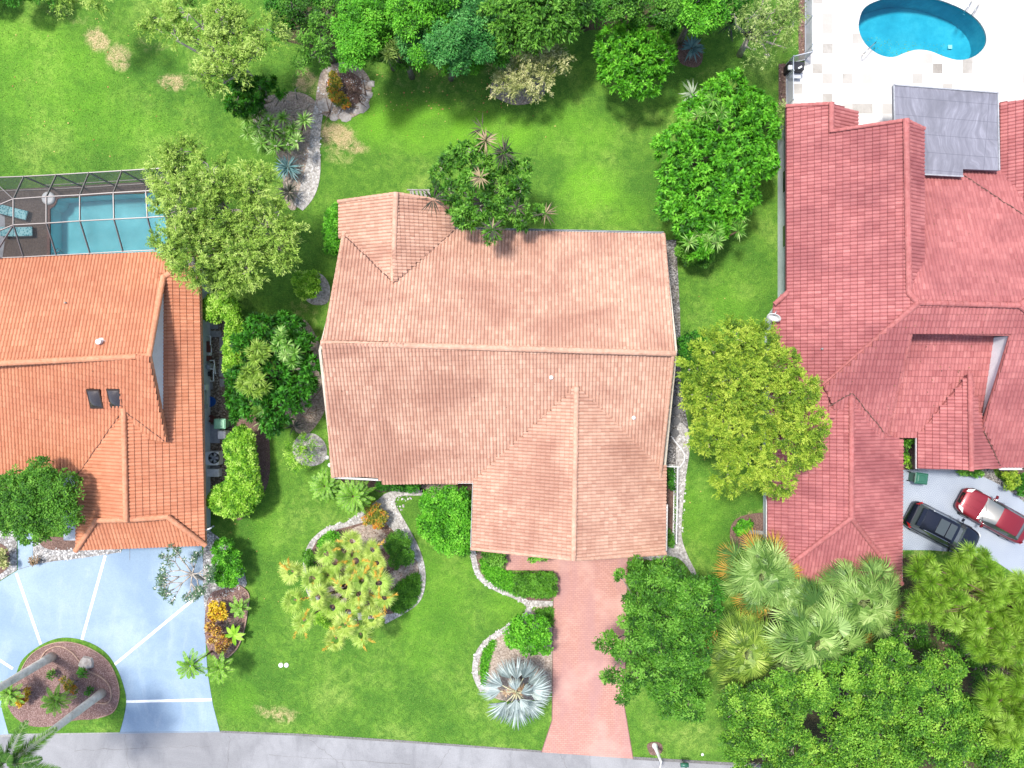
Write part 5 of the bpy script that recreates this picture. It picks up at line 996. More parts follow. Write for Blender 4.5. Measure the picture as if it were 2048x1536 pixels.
# ---- palms
def fan_leaf(rg, c, ax, up, R, n=26, span=2.1, droop=.35, w=.07):
    """one palmate leaf: c hub, ax pointing direction, up leaf normal"""
    ax = nrm(np.array(ax)); up = nrm(np.array(up) - ax * np.dot(up, ax)); sd_ = np.cross(ax, up); a = np.linspace(-span, span, n) + rg.normal(0, .03, n)
    D = np.cos(a)[:, None] * ax + np.sin(a)[:, None] * sd_ + up * .12; Ls = R * (1 - .28 * (np.abs(a) / span) ** 2) * rg.uniform(.9, 1.05, n)
    P = np.repeat(np.array(c)[None], n, 0); Dn = nrm(D); S2 = nrm(np.cross(Dn, np.repeat(up[None], n, 0)))
    m = P + Dn * Ls[:, None] * .55 - np.array([0, 0, 1]) * (Ls * .10 * droop)[:, None]; t = P + Dn * Ls[:, None] - np.array([0, 0, 1]) * (Ls * droop)[:, None]
    W2 = (R * w * rg.uniform(.85, 1.1, n))[:, None]
    q1 = np.stack([P - S2 * W2 * .12, m - S2 * W2 * .5, m + S2 * W2 * .5, P + S2 * W2 * .12], 1); q2 = np.stack([m - S2 * W2 * .5, t - S2 * W2 * .04, t + S2 * W2 * .04, m + S2 * W2 * .5], 1)
    return np.concatenate([q1, q2]), np.tile(rg.normal(0, .12, n), 2)
def fan_palm(label, px, py, z, Rpx, nf, mt, seed, leafR=.95, old=None, w=.06, droop=.4, trunk=None, part=True, cat="palm", name="fan_palm", group=None, n=26, elmin=-.15, pet=None, span=2.0):
    rg = np.random.default_rng(seed); c = W(px, py, z); t = thing(name, label, cat, Vector((c.x, c.y, 0)), group)
    R = Rpx * kr(z); Q, T, Qo, To = [], [], [], []; pm = MB()
    for i in range(nf):
        f = i / nf; az = i * 2.39996 + rg.uniform(-.25, .25); e = elmin + (1.05 - elmin) * (1 - f) ** 1.2
        pl = (R - leafR * .72) * (.16 + .84 * f ** .62) * rg.uniform(.85, 1.08); d = np.array([math.cos(az) * math.cos(e), math.sin(az) * math.cos(e), math.sin(e)])
        hub = np.array(c) + d * pl + np.array([0, 0, -.12 * pl]); up = np.array([-math.cos(az) * math.sin(e) * .9, -math.sin(az) * math.sin(e) * .9, max(.35, math.cos(e))]) + rg.normal(0, .18, 3)
        ax = np.array([d[0], d[1], d[2] * .35 - .12]) + rg.normal(0, .12, 3) ; q, tt = fan_leaf(rg, hub, ax, up, leafR * rg.uniform(.82, 1.1), n, span, droop, w)
        pm.tube([tuple(c), tuple((np.array(c) + hub) / 2 + np.array([0, 0, .06])), tuple(hub)], [.025, .018, .012], 4)
        if old is not None and f > old: Qo.append(q); To.append(tt + .5)
        else: Q.append(q); T.append(tt + .47 + rg.normal(0, .17))
    quads("fronds", np.concatenate(Q), mt, t, np.concatenate(T))
    if Qo: quads("old_fronds", np.concatenate(Qo), F['fanold'], t, np.concatenate(To))
    pm.build("leaf_stalks", M['stalk'], t)
    MB().tube([(c.x, c.y, 0), (c.x + .05, c.y, z * .5), tuple(c)], [.2, .17, .15], 8).build("trunk", M['brownbark'], t)
    return t
M['stalk'] = mat("palm_stalk", (.20, .25, .09), .6)
fan_palm("broad fan palm with orange edged fronds beside the lower left corner of the red roof", 1521, 1150, 3.6, 92, 44, F['fan'], 501, 1.1, .80)
fan_palm("broad fan palm overlapping the lower right corner of the red roof", 1722, 1202, 3.6, 102, 48, F['fan'], 502, 1.1, .9)
fan_palm("olive fan palm with rusty centre between the driveway tree and the oaks", 1492, 1305, 3.4, 92, 46, F['fan2'], 503, 1.1, .93)
fan_palm("large pale green fan palm in the middle of the palm group", 1632, 1285, 4.0, 118, 42, F['fan'], 504, 1.3, None, .066)
fan_palm("small fan palm in the gap between the two palms touching the red roof", 1608, 1205, 3.2, 58, 20, F['fan'], 505, .95, None, .07)
fan_palm("shaded fan palm tucked under the oak beside the pale palm", 1725, 1310, 2.6, 60, 20, F['fan'], 507, 1.0, None)
def silver_palm():
    rg = np.random.default_rng(506); z = 2.2; c = W(1033, 1383, z); t = thing("silver_fan_palm", "silver blue fan palm in the bed beside the pink driveway", "palm", Vector((c.x, c.y, 0))); st_ = MB()
    #      photo azimuth (deg, 0 = right, 90 = up), hub distance (m), leaf radius, height
    for az, hd, Rl, dz in ((92, .75, 1.25, .0), (118, .85, 1.2, -.1), (62, .95, 1.15, .1), (35, .85, 1.2, -.1), (10, .85, 1.25, .1), (-12, .9, 1.2, -.15), (-38, .8, 1.25, .1), (-62, .75, 1.3, -.1), (-88, .7, 1.4, .15), (-112, .75, 1.3, -.05), (-135, .85, 1.3, .1), (178, 1.0, 1.2, .0), (152, .95, 1.2, .1), (-100, .25, 1.0, .5), (-50, .3, .95, .55), (20, .3, .8, .5), (100, .3, .8, .55)):
        a = math.radians(az + rg.uniform(-4, 4)); dv = np.array([math.cos(a), math.sin(a), .0]); hub = np.array(c) + dv * hd + np.array([0, 0, dz]); q, tt = fan_leaf(rg, hub, dv + np.array([0, 0, .12]), (0, 0, 1), Rl * 1.16, 22, .70, .22, .055)
        quads("frond", q, F['silver'], t, tt * 1.4 + .5 + rg.normal(0, .10)); st_.tube([tuple(c), tuple((np.array(c) + hub) / 2 + np.array([0, 0, .08])), tuple(hub)], [.05, .035, .03], 5)
    st_.build("leaf_stalks", M['rootstalk'], t); MB().tube([(c.x, c.y, 0), tuple(c)], [.32, .26], 10).build("trunk", M['brownbark'], t)
    for dx, dy in ((0, .25), (-.6, -.05), (.35, .1), (.1, -.1)):
        q, tt = rosette(rg, c + Vector((dx, dy, .0)), 26, .42, .07, -.3, .8, .5, .5); quads("old_leaf_bases", q, F['brown'], t, tt)
M['rootstalk'] = mat("pale_palm_stalk", (.42, .40, .24), .6)
# dead leaf bases at the heart of the silver palm
def rosette(rg, c, n, L, w, e0, e1, tone=.5, droop=.25, tipcurl=0):
    az = rg.uniform(0, 6.28, n); e = rg.uniform(e0, e1, n); D = np.stack([np.cos(az) * np.cos(e), np.sin(az) * np.cos(e), np.sin(e)], 1)
    P = np.repeat(np.array(c)[None], n, 0) + D * L * .05; return leaf(P, D, np.array([0, 0, 1]) + rdir(rg, n) * .15 - D * .3, L * rg.uniform(.75, 1.1, n), w, droop, .35), rg.normal(tone, .17, n)
def rosettes(name, label, cat, heads, n, L, w, mt, seed, e0=.05, e1=1.3, group=None, trunkmat=None, centre=None, droop=.25, stem=True, part="leaf_rosette"):
    rg = np.random.default_rng(seed); cs = [W(x, y, z) for x, y, z in heads]; b = sum((Vector((c.x, c.y, 0)) for c in cs), Vector()) / len(cs)
    t = thing(name, label, cat, b, group); mb = MB()
    for c in cs:
        q, tt = rosette(rg, c, n, L * rg.uniform(.85, 1.15), w, e0, e1, .5 + rg.normal(0, .08), droop); o = quads(part, q, mt, t, tt)
        if centre is not None and rg.random() < .5:
            q, tt = rosette(rg, c + Vector((0, 0, .12)), 14, L * .3, w, .5, 1.4); quads("flower_head", q, centre, t, tt)
        if stem: g = b.lerp(Vector((c.x, c.y, 0)), .6); mb.tube([(g.x, g.y, 0), tuple(Vector((g.x, g.y, 0)).lerp(c, .5) + Vector((.05, 0, .05))), tuple(c)], [.07, .05, .045], 5)
    if stem: mb.build("stems", trunkmat or M['brownbark'], t)
    return t
silver_palm()
F['cream'] = foliage("cream_flower", [(.5, .5, .35), (.6, .6, .45), (.7, .7, .6), (.75, .75, .66)], .2)
yh = [((x) / 4.518 + 420, (y) / 4.518 + 100, z) for x, y, z in ((345, 625, 2.0), (440, 575, 1.9), (540, 640, 2.1), (665, 620, 2.2), (850, 640, 2.0), (445, 700, 2.3), (570, 735, 2.3), (345, 755, 1.6), (755, 720, 1.7), (470, 845, 2.0), (600, 880, 1.9), (790, 830, 2.0), (680, 760, 1.4), (500, 790, 1.3), (710, 860, 1.5), (340, 560, 1.7))]
rosettes("yucca_clump", "cluster of spiky yellow-green yucca heads above the blue agave", "yucca", yh, 60, .68, .065, F['yucca'], 601, centre=F['cream'])
rosettes("agave", "big blue-grey spiky agave below the yucca cluster", "agave", [(577, 336, .7)], 90, 1.15, .085, F['agave'], 602, stem=False, group=None)
rosettes("agave", "dark grey-green agave below the big blue one beside the pale path", "agave", [(580, 385, .6)], 60, 1.1, .08, F['purple'], 603, stem=False)
rosettes("agave", "blue agave with broad leaves right of the round light green shrub", "agave", [(1383, 97, .5)], 46, 1.05, .16, F['agave'], 604, e0=.05, e1=1.1, stem=False)
rosettes("agave", "pale slender agave half hidden by the large glossy shrub", "agave", [(1384, 190, .5)], 24, 1.25, .11, F['aloe'], 605, e0=.05, e1=.8, stem=False)
rosettes("agave", "dark bronze spiky plant at the foot of the dark shrub mass", "agave", [(588, 852, .5)], 34, .75, .08, F['purple'], 606, stem=False)
rosettes("agave", "shaded grey agave under the trees beyond the blue agave", "agave", [(1458, 50, .5)], 34, 1.0, .09, F['purple'], 607, stem=False)
rosettes("yucca_clump", "five spiky light green yucca heads at the lower end of the large shrub", "yucca", [(1430, 462, 3.9), (1378, 485, 3.6), (1415, 482, 3.5), (1432, 484, 3.4), (1476, 462, 3.6), (1400, 472, 3.3), (1482, 435, 3.0)], 46, .72, .07, F['yucca'], 608)
rosettes("yucca_clump", "pale spiky heads poking through the top of the large glossy shrub", "yucca", [(1425, 200, 4.6), (1443, 225, 4.5), (1435, 240, 4.4), (1412, 225, 4.3), (1395, 232, 4.2)], 34, .6, .06, F['yucca'], 609)
rosettes("yucca_clump", "two small starry yucca heads at the bottom of the dark shrub mass", "yucca", [(525, 820, 2.6), (525, 842, 2.2)], 34, .62, .07, F['yucca'], 610)
# yellow-green palm heads rising from the dark shrub
for i, (lab, heads) in enumerate((("yellow-green lady palm heads on the left of the dark shrub mass", [(515, 695, 4.0), (525, 712, 3.9), (510, 720, 3.8), (505, 703, 3.8), (530, 700, 3.6)]), ("paler lady palm heads on the right of the dark shrub mass", [(560, 680, 4.2), (575, 690, 4.3), (590, 705, 4.2), (570, 710, 4.2), (585, 725, 4.0), (553, 692, 4.0), (562, 665, 4.0)]),
        ("yellowish lady palm heads in the centre of the dark shrub mass", [(490, 755, 4.0), (505, 765, 4.1), (520, 760, 4.0), (500, 780, 4.0), (515, 785, 3.9), (530, 775, 3.8), (495, 742, 3.9), (508, 745, 3.8), (485, 770, 3.8)]))):
    rosettes("lady_palm", lab, "palm", heads, 70, .55, .07, F['lime'] if i != 1 else F['yucca'], 620 + i, e0=-.2, part="palm_head")
# clustered fan palms with orange flower stalks in the island bed
def palm_cluster():
    rg = np.random.default_rng(701); b = W(708, 1170, 0); t = thing("clustered_fan_palm", "many-stemmed fan palm with orange flower sprays in the front island bed", "palm", b)
    heads = [(654, 1104), (583, 1142), (626, 1156), (705, 1081), (712, 1120), (755, 1125), (759, 1165), (719, 1186), (588, 1200), (637, 1193), (607, 1242), (672, 1278), (722, 1270), (743, 1235), (696, 1222), (710, 1146), (670, 1123), (745, 1098), (690, 1100), (735, 1205), (770, 1195), (690, 1250), (655, 1150), (690, 1172), (665, 1215), (640, 1165), (725, 1160)]
    sm = MB()
    for i, (x, y) in enumerate(heads):
        z = rg.uniform(3.2, 4.6); c = W(x, y, z); m_ = b.lerp(c, .5) + Vector((0, 0, .5)); sm.tube([tuple(b + Vector((rg.uniform(-.25, .25), rg.uniform(-.25, .25), 0))), tuple(m_), tuple(c)], [.07, .055, .045], 5)
        Q, T = [], []
        for k in range(12):
            az = k * 2.4 + rg.uniform(-.3, .3); e = rg.uniform(-.1, 1.0); d = np.array([math.cos(az) * math.cos(e), math.sin(az) * math.cos(e), math.sin(e)]); hub = np.array(c) + d * rg.uniform(.2, .4)
            q, tt = fan_leaf(rg, hub, d, (0, 0, 1), rg.uniform(.46, .68), 20, 2.0, .3, .09); Q.append(q); T.append(tt + .70)
        quads("palm_head", np.concatenate(Q), F['fan2'] if i % 2 else F['lime'], t, np.concatenate(T))
        if i % 5 != 4:
            Q, T = [], []
            for k in range(rg.integers(1, 4)):
                az = rg.uniform(0, 6.28); d = nrm(np.array([math.cos(az), math.sin(az), .15])); n = 60; s_ = rg.uniform(.15, 1, n); P = np.array(c) + np.array([0, 0, .22]) + d * (s_ * rg.uniform(.7, .95))[:, None] + rdir(rg, n) * .03
                Q.append(leaf(P, nrm(d + rdir(rg, n) * .7), rdir(rg, n), rg.uniform(.12, .24, n), .028, .2)); T.append(rg.normal(.5, .2, n))
            quads("flower_spray", np.concatenate(Q), F['orange'], t, np.concatenate(T))
    sm.build("stems", M['brownbark'], t)
palm_cluster()
# feather palms
def frond(rg, c, az, e, L, droop, ll, n, w=.04, vee=.35):
    s_ = np.linspace(.08, 1, n); d = np.array([math.cos(az), math.sin(az), 0]); z = np.array([0, 0, 1.0])
    R = np.array(c) + d * (L * s_ * math.cos(e))[:, None] + z * (L * (s_ * math.sin(e) - droop * s_ ** 2))[:, None]
    tan = nrm(d * math.cos(e) + z[None] * (math.sin(e) - 2 * droop * s_)[:, None]); sd_ = np.cross(d, z); Q, T = [], []
    prof = ll * np.sin(np.clip(s_ * 2.9 + .25, 0, np.pi)) ** .5 * np.clip(1.15 - s_ * .45, .2, 1)
    for sg in (-1, 1):
        D = nrm(sd_ * sg + tan * .75 + z * vee + rdir(rg, n) * .12); Q.append(leaf(R, D, z + rdir(rg, n) * .25, prof, w, .35, .4)); T.append(rg.normal(.5, .14, n))
    return np.concatenate(Q), np.concatenate(T), [tuple(p) for p in R]
def feather_palm(name, label, base, head, nf, L, mt, seed, ll=.35, n=34, w=.035, droop=.35, e0=-.1, e1=1.1, tr=(.12, .09), tmat=None, group=None, shaft=None, bend=(0, 0), az0=0.):
    rg = np.random.default_rng(seed); b = Vector(base); c = Vector(head); t = thing(name, label, "palm", Vector((b.x, b.y, 0)), group)
    m_ = b.lerp(c, .5) + Vector((bend[0], bend[1], 0)); pts = [b, b.lerp(c, .12) + Vector((bend[0], bend[1], 0)) * .25, b.lerp(c, .28) + Vector((bend[0], bend[1], 0)) * .7, m_, b.lerp(c, .78) + Vector((bend[0], bend[1], 0)) * .6, c]
    rr = [tr[0] * 1.25, tr[0] * 1.02, tr[0], (tr[0] + tr[1]) / 2, tr[1], tr[1] * .8]; tm = MB().tube(pts, rr, 12).build("trunk", tmat or M['brownbark'], t)
    if shaft is not None: MB().tube([c - Vector((0, 0, 1.0)), c - Vector((0, 0, .4)), c + Vector((0, 0, .1))], [tr[1] * 1.05, tr[1] * .8, .05], 10).build("crownshaft", shaft, t)
    rm = MB(); Q, T = [], []
    for i in range(nf):
        f = i / nf; q, tt, rp = frond(rg, c, az0 + i * 2.39996 + rg.uniform(-.15, .15), e1 + (e0 - e1) * f, L * rg.uniform(.85, 1.08), droop * rg.uniform(.8, 1.2), ll, n, w)
        o = quads("frond", q, mt, t, tt + rg.normal(0, .08)) if nf <= 18 else None
        if o is None: Q.append(q); T.append(tt + rg.normal(0, .08))
        rm.tube(rp[::max(1, n // 8)], .014, 4)
    if Q: quads("fronds", np.concatenate(Q), mt, t, np.concatenate(T))
    rm.build("leaf_ribs", M['stalk'], t); return t
feather_palm("feather_palm", "fine leaved green palm by the lower left corner of the pink roof, left of two", W(650, 972, 0), W(650, 972, 1.7), 44, 1.15, F['date'], 801, ll=.24, n=34, w=.03)
feather_palm("feather_palm", "fine leaved green palm at the bed tip below the front eaves, right of two", W(708, 992, 0), W(707, 992, 1.9), 48, 1.35, F['date'], 802, ll=.26, n=36, w=.03)
feather_palm("feather_palm", "leaning palm with a thin curved stem over the right edge of the blue driveway", W(425, 1302, 0), W(382, 1331, 3.0), 20, 1.05, F['date'], 803, ll=.26, n=26, w=.035, tr=(.06, .05))
feather_palm("feather_palm", "palm with yellow-green fronds between the blue driveway and the lawn", W(440, 1315, 0), W(440, 1338, 2.2), 20, 1.0, F['date'], 804, ll=.25, n=26, w=.035, tr=(.06, .05))
feather_palm("feather_palm", "bright feathery palm in the centre of the driveway island", W(113, 1390, 0), W(112, 1400, 1.9), 22, 1.05, F['date'], 805, ll=.26, n=30, w=.03)
feather_palm("feather_palm", "feathery palm at the left side of the driveway island", W(25, 1385, 0), W(20, 1388, 1.8), 20, .95, F['date'], 806, ll=.25, n=28, w=.03)
feather_palm("feather_palm", "small bright palm in the terracotta edged bed by the croton bushes", W(470, 1215, 0), W(478, 1215, 1.0), 18, .75, F['date'], 807, ll=.2, n=22, w=.03, tr=(.05, .04))
feather_palm("feather_palm", "small palm with one yellow frond behind the blue agave", W(1415, 40, 0), W(1418, 35, 2.4), 12, 1.3, F['date'], 808, ll=.3, n=24, w=.04, tr=(.06, .05))
xb, yb_ = W(205, 1385, 0).x, W(205, 1385, 0).y
feather_palm("royal_palm", "tall grey trunked palm on the island whose crown fills the bottom left corner", (xb, yb_, 0), (xb - .1, yb_ - .1, 8.4), 15, 2.9, F['coco'], 810, ll=.62, n=74, w=.05, droop=.38, e0=-.05, e1=1.0, tr=(.25, .19), tmat=M['royal'], shaft=M['stalk'], az0=.9)
xb, yb_ = W(106, 1312, 0).x, W(106, 1312, 0).y
feather_palm("royal_palm", "tall grey trunked palm at the upper left of the island leaning out of frame", (xb, yb_, 0), (xb, yb_, 9.6), 15, 2.8, F['coco'], 811, ll=.6, n=70, w=.05, droop=.38, e0=-.05, e1=1.0, tr=(.25, .19), tmat=M['royal'], shaft=M['stalk'])
# island low plants
shrub("low_shrub", "small dark round plant beside the flat rock on the island", "shrub", [(160, 1342, 8), (166, 1350, 6)], .7, F['dark'], 240, k=24)
shrub("low_shrub", "tiny plant near the upper trunk on the island", "shrub", [(102, 1350, 7)], .5, F['mid'], 241, k=24)
shrub("low_shrub", "small dark plant next to the lower royal palm trunk", "shrub", [(176, 1382, 7)], .5, F['dark'], 242, k=24)
shrub("flowering_shrub", "yellow leaved low plant at the left of the island", "shrub", [(45, 1395, 12), (38, 1408, 9), (55, 1382, 8)], .8, F['croton'], 243, style='rosette', k=20, L=.2)
shrub("flowering_shrub", "low pinkish shrub right of the island's centre palm", "shrub", [(138, 1375, 10), (148, 1380, 7), (130, 1362, 7)], .7, F['redgreen'], 244, k=24)
# banana-like broad leaf plant
def broadleaf(label, px, py, z, n, L, w, mt, seed, cat="plant"):
    rg = np.random.default_rng(seed); c = W(px, py, z); t = thing("broadleaf_plant", label, cat, Vector((c.x, c.y, 0)))
    for i in range(n):
        az = i * 2.4 + rg.uniform(-.2, .2); d = np.array([math.cos(az), math.sin(az), .35]); k = 7; s_ = np.linspace(0, 1, k); R = np.array(c) + nrm(d) * (L * s_)[:, None] - np.array([0, 0, 1]) * (L * .45 * s_ ** 2)[:, None]
        sd_ = np.array([-math.sin(az), math.cos(az), 0]); wd_ = w * np.sin(np.pi * np.clip(s_ * .96 + .03, 0, 1)) ** .7
        Q = [np.stack([R[j], R[j] + sd_ * sg * wd_[j] / 2 + np.array([0, 0, .05]) * (wd_[j] > .05), R[j + 1] + sd_ * sg * wd_[j + 1] / 2 + np.array([0, 0, .05]), R[j + 1]]) for j in range(k - 1) for sg in (-1, 1)]
        quads("leaf", np.array(Q), mt, t, np.full(len(Q), rg.uniform(.5, .8)))
    MB().tube([(c.x, c.y, 0), tuple(c)], [.06, .04], 6).build("stem", M['stalk'], t); return t
broadleaf("broad banana-like leaves beside the lower croton bush", 468, 1270, .9, 7, .75, .26, F['hedge'], 901)
rosettes("spiky_plant", "dark slender spiky plant between the croton bushes and the banana-like leaves", "plant", [(460, 1247, .6), (472, 1250, .5)], 40, .55, .035, F['purple'], 902, stem=False)
# frangipani: pale forked branches with few grey-green leaves
def frangipani():
    r_ = random.Random(911); rg = np.random.default_rng(911); b = W(420, 1150, 0); t = thing("frangipani_tree", "sparse grey-green tree with pale forking branches over the blue driveway", "tree", b)
    mb = MB(); tips = []; c0 = W(385, 1148, 2.2); mb.tube([b, b + Vector((-.1, 0, .9)), c0], [.14, .12, .10], 7)
    def grow_(p, d, L, r, k):
        e = p + d * L; mb.tube([p, p.lerp(e, .5) + Vector((0, 0, .03)), e], [r, r * .85, r * .7], 5)
        if k <= 1: tips.append(e)
        if k == 0: return
        for i in range(r_.choice((2, 3))):
            nd = (d + Vector((r_.uniform(-.8, .8), r_.uniform(-.8, .8), r_.uniform(-.25, .4)))).normalized(); nd.z = max(-.1, nd.z * .6); grow_(e, nd.normalized(), L * r_.uniform(.65, .9), r * .68, k - 1)
    for a in (0.2, 1.2, 2.0, 2.7, 3.3, 3.9, 4.7, 5.6): grow_(c0, Vector((math.cos(a) * 1.0, math.sin(a), .35)).normalized(), .74 if 1.5 < a < 4.5 else .5, .06, 3)
    mb.build("trunk", M['palebark'], t); Q, T = [], []
    for p in tips:
        if r_.random() < .8: q, tt = rosette(rg, p, 9, .26, .055, -.2, .9, .5, .3); Q.append(q); T.append(tt)
    quads("foliage", np.concatenate(Q), F['dark'] if False else F['fgp'], t, np.concatenate(T)); Q = []
    for p in tips[::4]: q, tt = rosette(rg, p + Vector((0, 0, .05)), 6, .07, .05, .2, 1); Q.append(q)
    Q = np.concatenate(Q); quads("blossom", Q, F['cream'], t, np.full(len(Q), .8))
F['fgp'] = foliage("grey_green_leaf", [(.02, .05, .03), (.045, .095, .05), (.08, .15, .07), (.14, .22, .11)], .15)
frangipani()
# umbrella tree over the rear eave with radial flower spikes
ub, lbu, Cu = tree("umbrella_tree", "dark glossy umbrella tree with spoke-like flower spikes overhanging the rear eave", "tree",
    [(905, 315, 30), (930, 300, 26), (880, 345, 24), (875, 375, 20), (965, 320, 26), (1010, 315, 26), (1045, 335, 24), (950, 360, 40), (1000, 370, 40), (900, 385, 30), (1040, 375, 26), (920, 425, 30), (960, 410, 34), (935, 440, 22), (985, 455, 26), (990, 430, 28), (1040, 420, 26), (1075, 425, 20), (1045, 445, 18), (1010, 400, 30), (960, 285, 18), (985, 470, 20)], 5.4, F['mid'], M['palebark'], 131, r0=.14, twigs=50, flat=.8, jit=.5, style='rosette', cr_=.24, dens=.9, k=26, L=.27, Wd=.085, inner=.65, tv=.2, droop=.35)
rg_ = np.random.default_rng(920)
for (x, y, z, n, L, tn) in ((965, 262, 5.2, 16, .85, .5), (1008, 310, 6.0, 26, .85, .3), (962, 358, 6.3, 24, .55, .95), (985, 462, 6.3, 20, .75, .35), (868, 402, 5.6, 20, .85, .25), (1033, 418, 6.0, 20, .55, .45), (1090, 430, 4.8, 16, .7, .6), (972, 285, 5.3, 20, .7, .9)):
    c = W(x, y, z); q, tt = rosette(rg_, c + Vector((0, 0, .35)), n, L * 1.15, .075, -.1, .45, tn, .15); quads("flower_spike", q, F['spike'], ub, tt)
# fallen dead branches around the round bed
db = MB(); r_ = random.Random(5)
for (x, y) in ((700, 170), (715, 185), (730, 180), (690, 215), (660, 225), (720, 205), (708, 160)):
    for k in range(4): a = r_.uniform(0, 6.28); p = W(x, y, .08); q = p + Vector((math.cos(a), math.sin(a), .1)) * r_.uniform(.4, 1.0); db.tube([p, p.lerp(q, .5) + Vector((0, 0, .12)), q], [.03, .025, .012], 5)
tag(db.build("dead_branches", M['brownbark']), "tangle of brown dead branches on the round stone bed", "branches")
db = MB()
for k in range(14):
    p = W(r_.uniform(540, 610), r_.uniform(190, 235), .7); a = r_.uniform(-.6, 1.2); q = p + Vector((math.cos(a), math.sin(a), .1)) * r_.uniform(.6, 1.5); db.tube([p - Vector((0, 0, .5)), p.lerp(q, .5) + Vector((0, 0, .3)), q], [.04, .035, .015], 5)
tag(db.build("bare_branches", M['palebark']), "bare twisting pale branches between the dark shrub and the round bed", "branches")
db = MB()
for k in range(9):
    p = W(r_.uniform(600, 632), r_.uniform(790, 840), .3); a = r_.uniform(-1, 1.5); q = p + Vector((math.cos(a), math.sin(a), .2)) * r_.uniform(.4, .9); db.tube([p, p.lerp(q, .5) + Vector((0, 0, .1)), q], [.03, .02, .01], 5)
tag(db.build("bare_branches", M['brownbark']), "small bare brown branches beside the left eave of the pink house", "branches")
# ---------------------------------------------------------------- objects
# screen cage over the left pool
cg = thing("pool_screen_cage", "white framed screen enclosure over the rectangular pool at the left", "screen cage", W(150, 440, 0))
fr = MB(); scm = MB()
top = [(-40, 400), (27, 398), (93, 393.5), (160, 390), (227, 385.5), (292, 382), (360, 378)]; low = [(-40, 453), (27, 450), (93, 446.5), (160, 442), (228, 438.5), (295, 435), (362, 431)]
eav = [(-20, 356), (48, 353), (113, 349.5), (178, 345.5), (244, 341.5), (308, 337.5), (375, 333)]; hou = [(-20, 517), (47, 514), (113, 510.5), (180, 507), (246, 503), (312, 500), (378, 497)]
ZT, ZV = 4.1, 2.85
Tp, Lw, Ev, Ho = [W(*p, ZT) for p in top], [W(*p, ZT) for p in low], [W(*p, ZV) for p in eav], [W(*p, ZV) for p in hou]
def bar(mb, a, b, w=.05, h=.10):
    d = b - a; L = d.length; t = d / L; sd_ = t.cross(Vector((0, 0, 1))).normalized() if abs(t.z) < .98 else Vector((1, 0, 0)); up = sd_.cross(t)
    vs = [p + sd_ * w / 2 * i + up * h / 2 * j for p in (a, b) for i, j in ((-1, -1), (1, -1), (1, 1), (-1, 1))]; mb.add(vs, [(0, 1, 2, 3), (7, 6, 5, 4), (0, 4, 5, 1), (1, 5, 6, 2), (2, 6, 7, 3), (3, 7, 4, 0)])
for i in range(1, 7):
    bar(fr, Ev[i], Tp[i]); bar(fr, Tp[i], Lw[i]); bar(fr, Lw[i], Ho[i]); g0 = Vector((Ev[i].x, Ev[i].y, 0)); bar(fr, g0, Ev[i])
for L_ in (Tp, Lw, Ev, Ho):
    for i in range(1, 6): bar(fr, L_[i], L_[i + 1])
bar(fr, Ev[0] + Vector((-12, -.4, 0)), Ev[1]); bar(fr, Ho[0] + Vector((-12, -.4, 0)), Ho[1])
for p, q, z in ((Tp[1], (-60, 318), ZV), (Tp[1], (-110, 455), ZT), (Lw[1], (-110, 505), ZT), (Lw[1], (-30, 540), ZV)): bar(fr, p, W(*q, z))
G0 = [Vector((e.x, e.y, .06)) for e in Ev]
for i in range(1, 6): bar(fr, G0[i], G0[i + 1]); bar(fr, G0[i] + Vector((0, 0, .9)), G0[i + 1] + Vector((0, 0, .9)), .04, .05)
bar(fr, G0[0] + Vector((-12, -.4, 0)), G0[1])
fr.build("frame", M['alu'], cg)
for i in range(1, 6):
    for a, b in ((Ev, Tp), (Tp, Lw), (Lw, Ho), (G0, Ev)): scm.add([a[i], a[i + 1], b[i + 1], b[i]], [(0, 1, 2, 3)])
x0 = Vector((-14, -.4, 0)); scm.add([Ev[1] + x0, Ev[1], Tp[1], Tp[1] + x0], [(0, 1, 2, 3)]); scm.add([Tp[1] + x0, Tp[1], Lw[1], Lw[1] + x0], [(0, 1, 2, 3)]); scm.add([Lw[1] + x0, Lw[1], Ho[1], Ho[1] + x0], [(0, 1, 2, 3)]); scm.add([G0[1] + x0, G0[1], Ev[1], Ev[1] + x0], [(0, 1, 2, 3)])
scm.build("screen", M['screen'], cg)
def lounger(px, py, ang, label):
    c = W(px, py, 0); t = thing("sun_lounger", label, "lounger", c, "loungers inside the screen cage", math.radians(ang)); Mt = pmat(t)
    def bx(mb, cc, d): mb.box(Mt @ Vector(cc), d, math.radians(ang)); return mb
    fm = MB(); bx(fm, (0, .31, .3), (1.9, .04, .05)); bx(fm, (0, -.31, .3), (1.9, .04, .05)); bx(fm, (.93, 0, .3), (.04, .62, .05)); bx(fm, (-.93, 0, .3), (.04, .62, .05)); fm.build("frame", M['darkalu'], t)
    for x in (-.8, .8):
        for y in (-.29, .29): bx(MB(), (x, y, .14), (.04, .04, .28)).build("leg", M['darkalu'], t)
    MB().box(Mt @ Vector((.35, 0, .37)), (1.2, .58, .08), math.radians(ang), 1, .03).build("seat_cushion", M['fabric'], t)
    mb = MB(); mb.add([Mt @ Vector(p) for p in [(-.27, -.29, .34), (-.27, .29, .34), (-.92, .29, .58), (-.92, -.29, .58), (-.25, -.29, .42), (-.25, .29, .42), (-.90, .29, .66), (-.90, -.29, .66)]], [(0, 1, 2, 3), (7, 6, 5, 4), (0, 4, 5, 1), (1, 5, 6, 2), (2, 6, 7, 3), (3, 7, 4, 0)]); mb.build("back_cushion", M['fabric'], t)
lounger(33, 427, -14, "turquoise patterned lounger set at a slant in the screen cage, upper of two")
lounger(43, 466, 2, "turquoise patterned lounger set straight in the screen cage, lower of two")
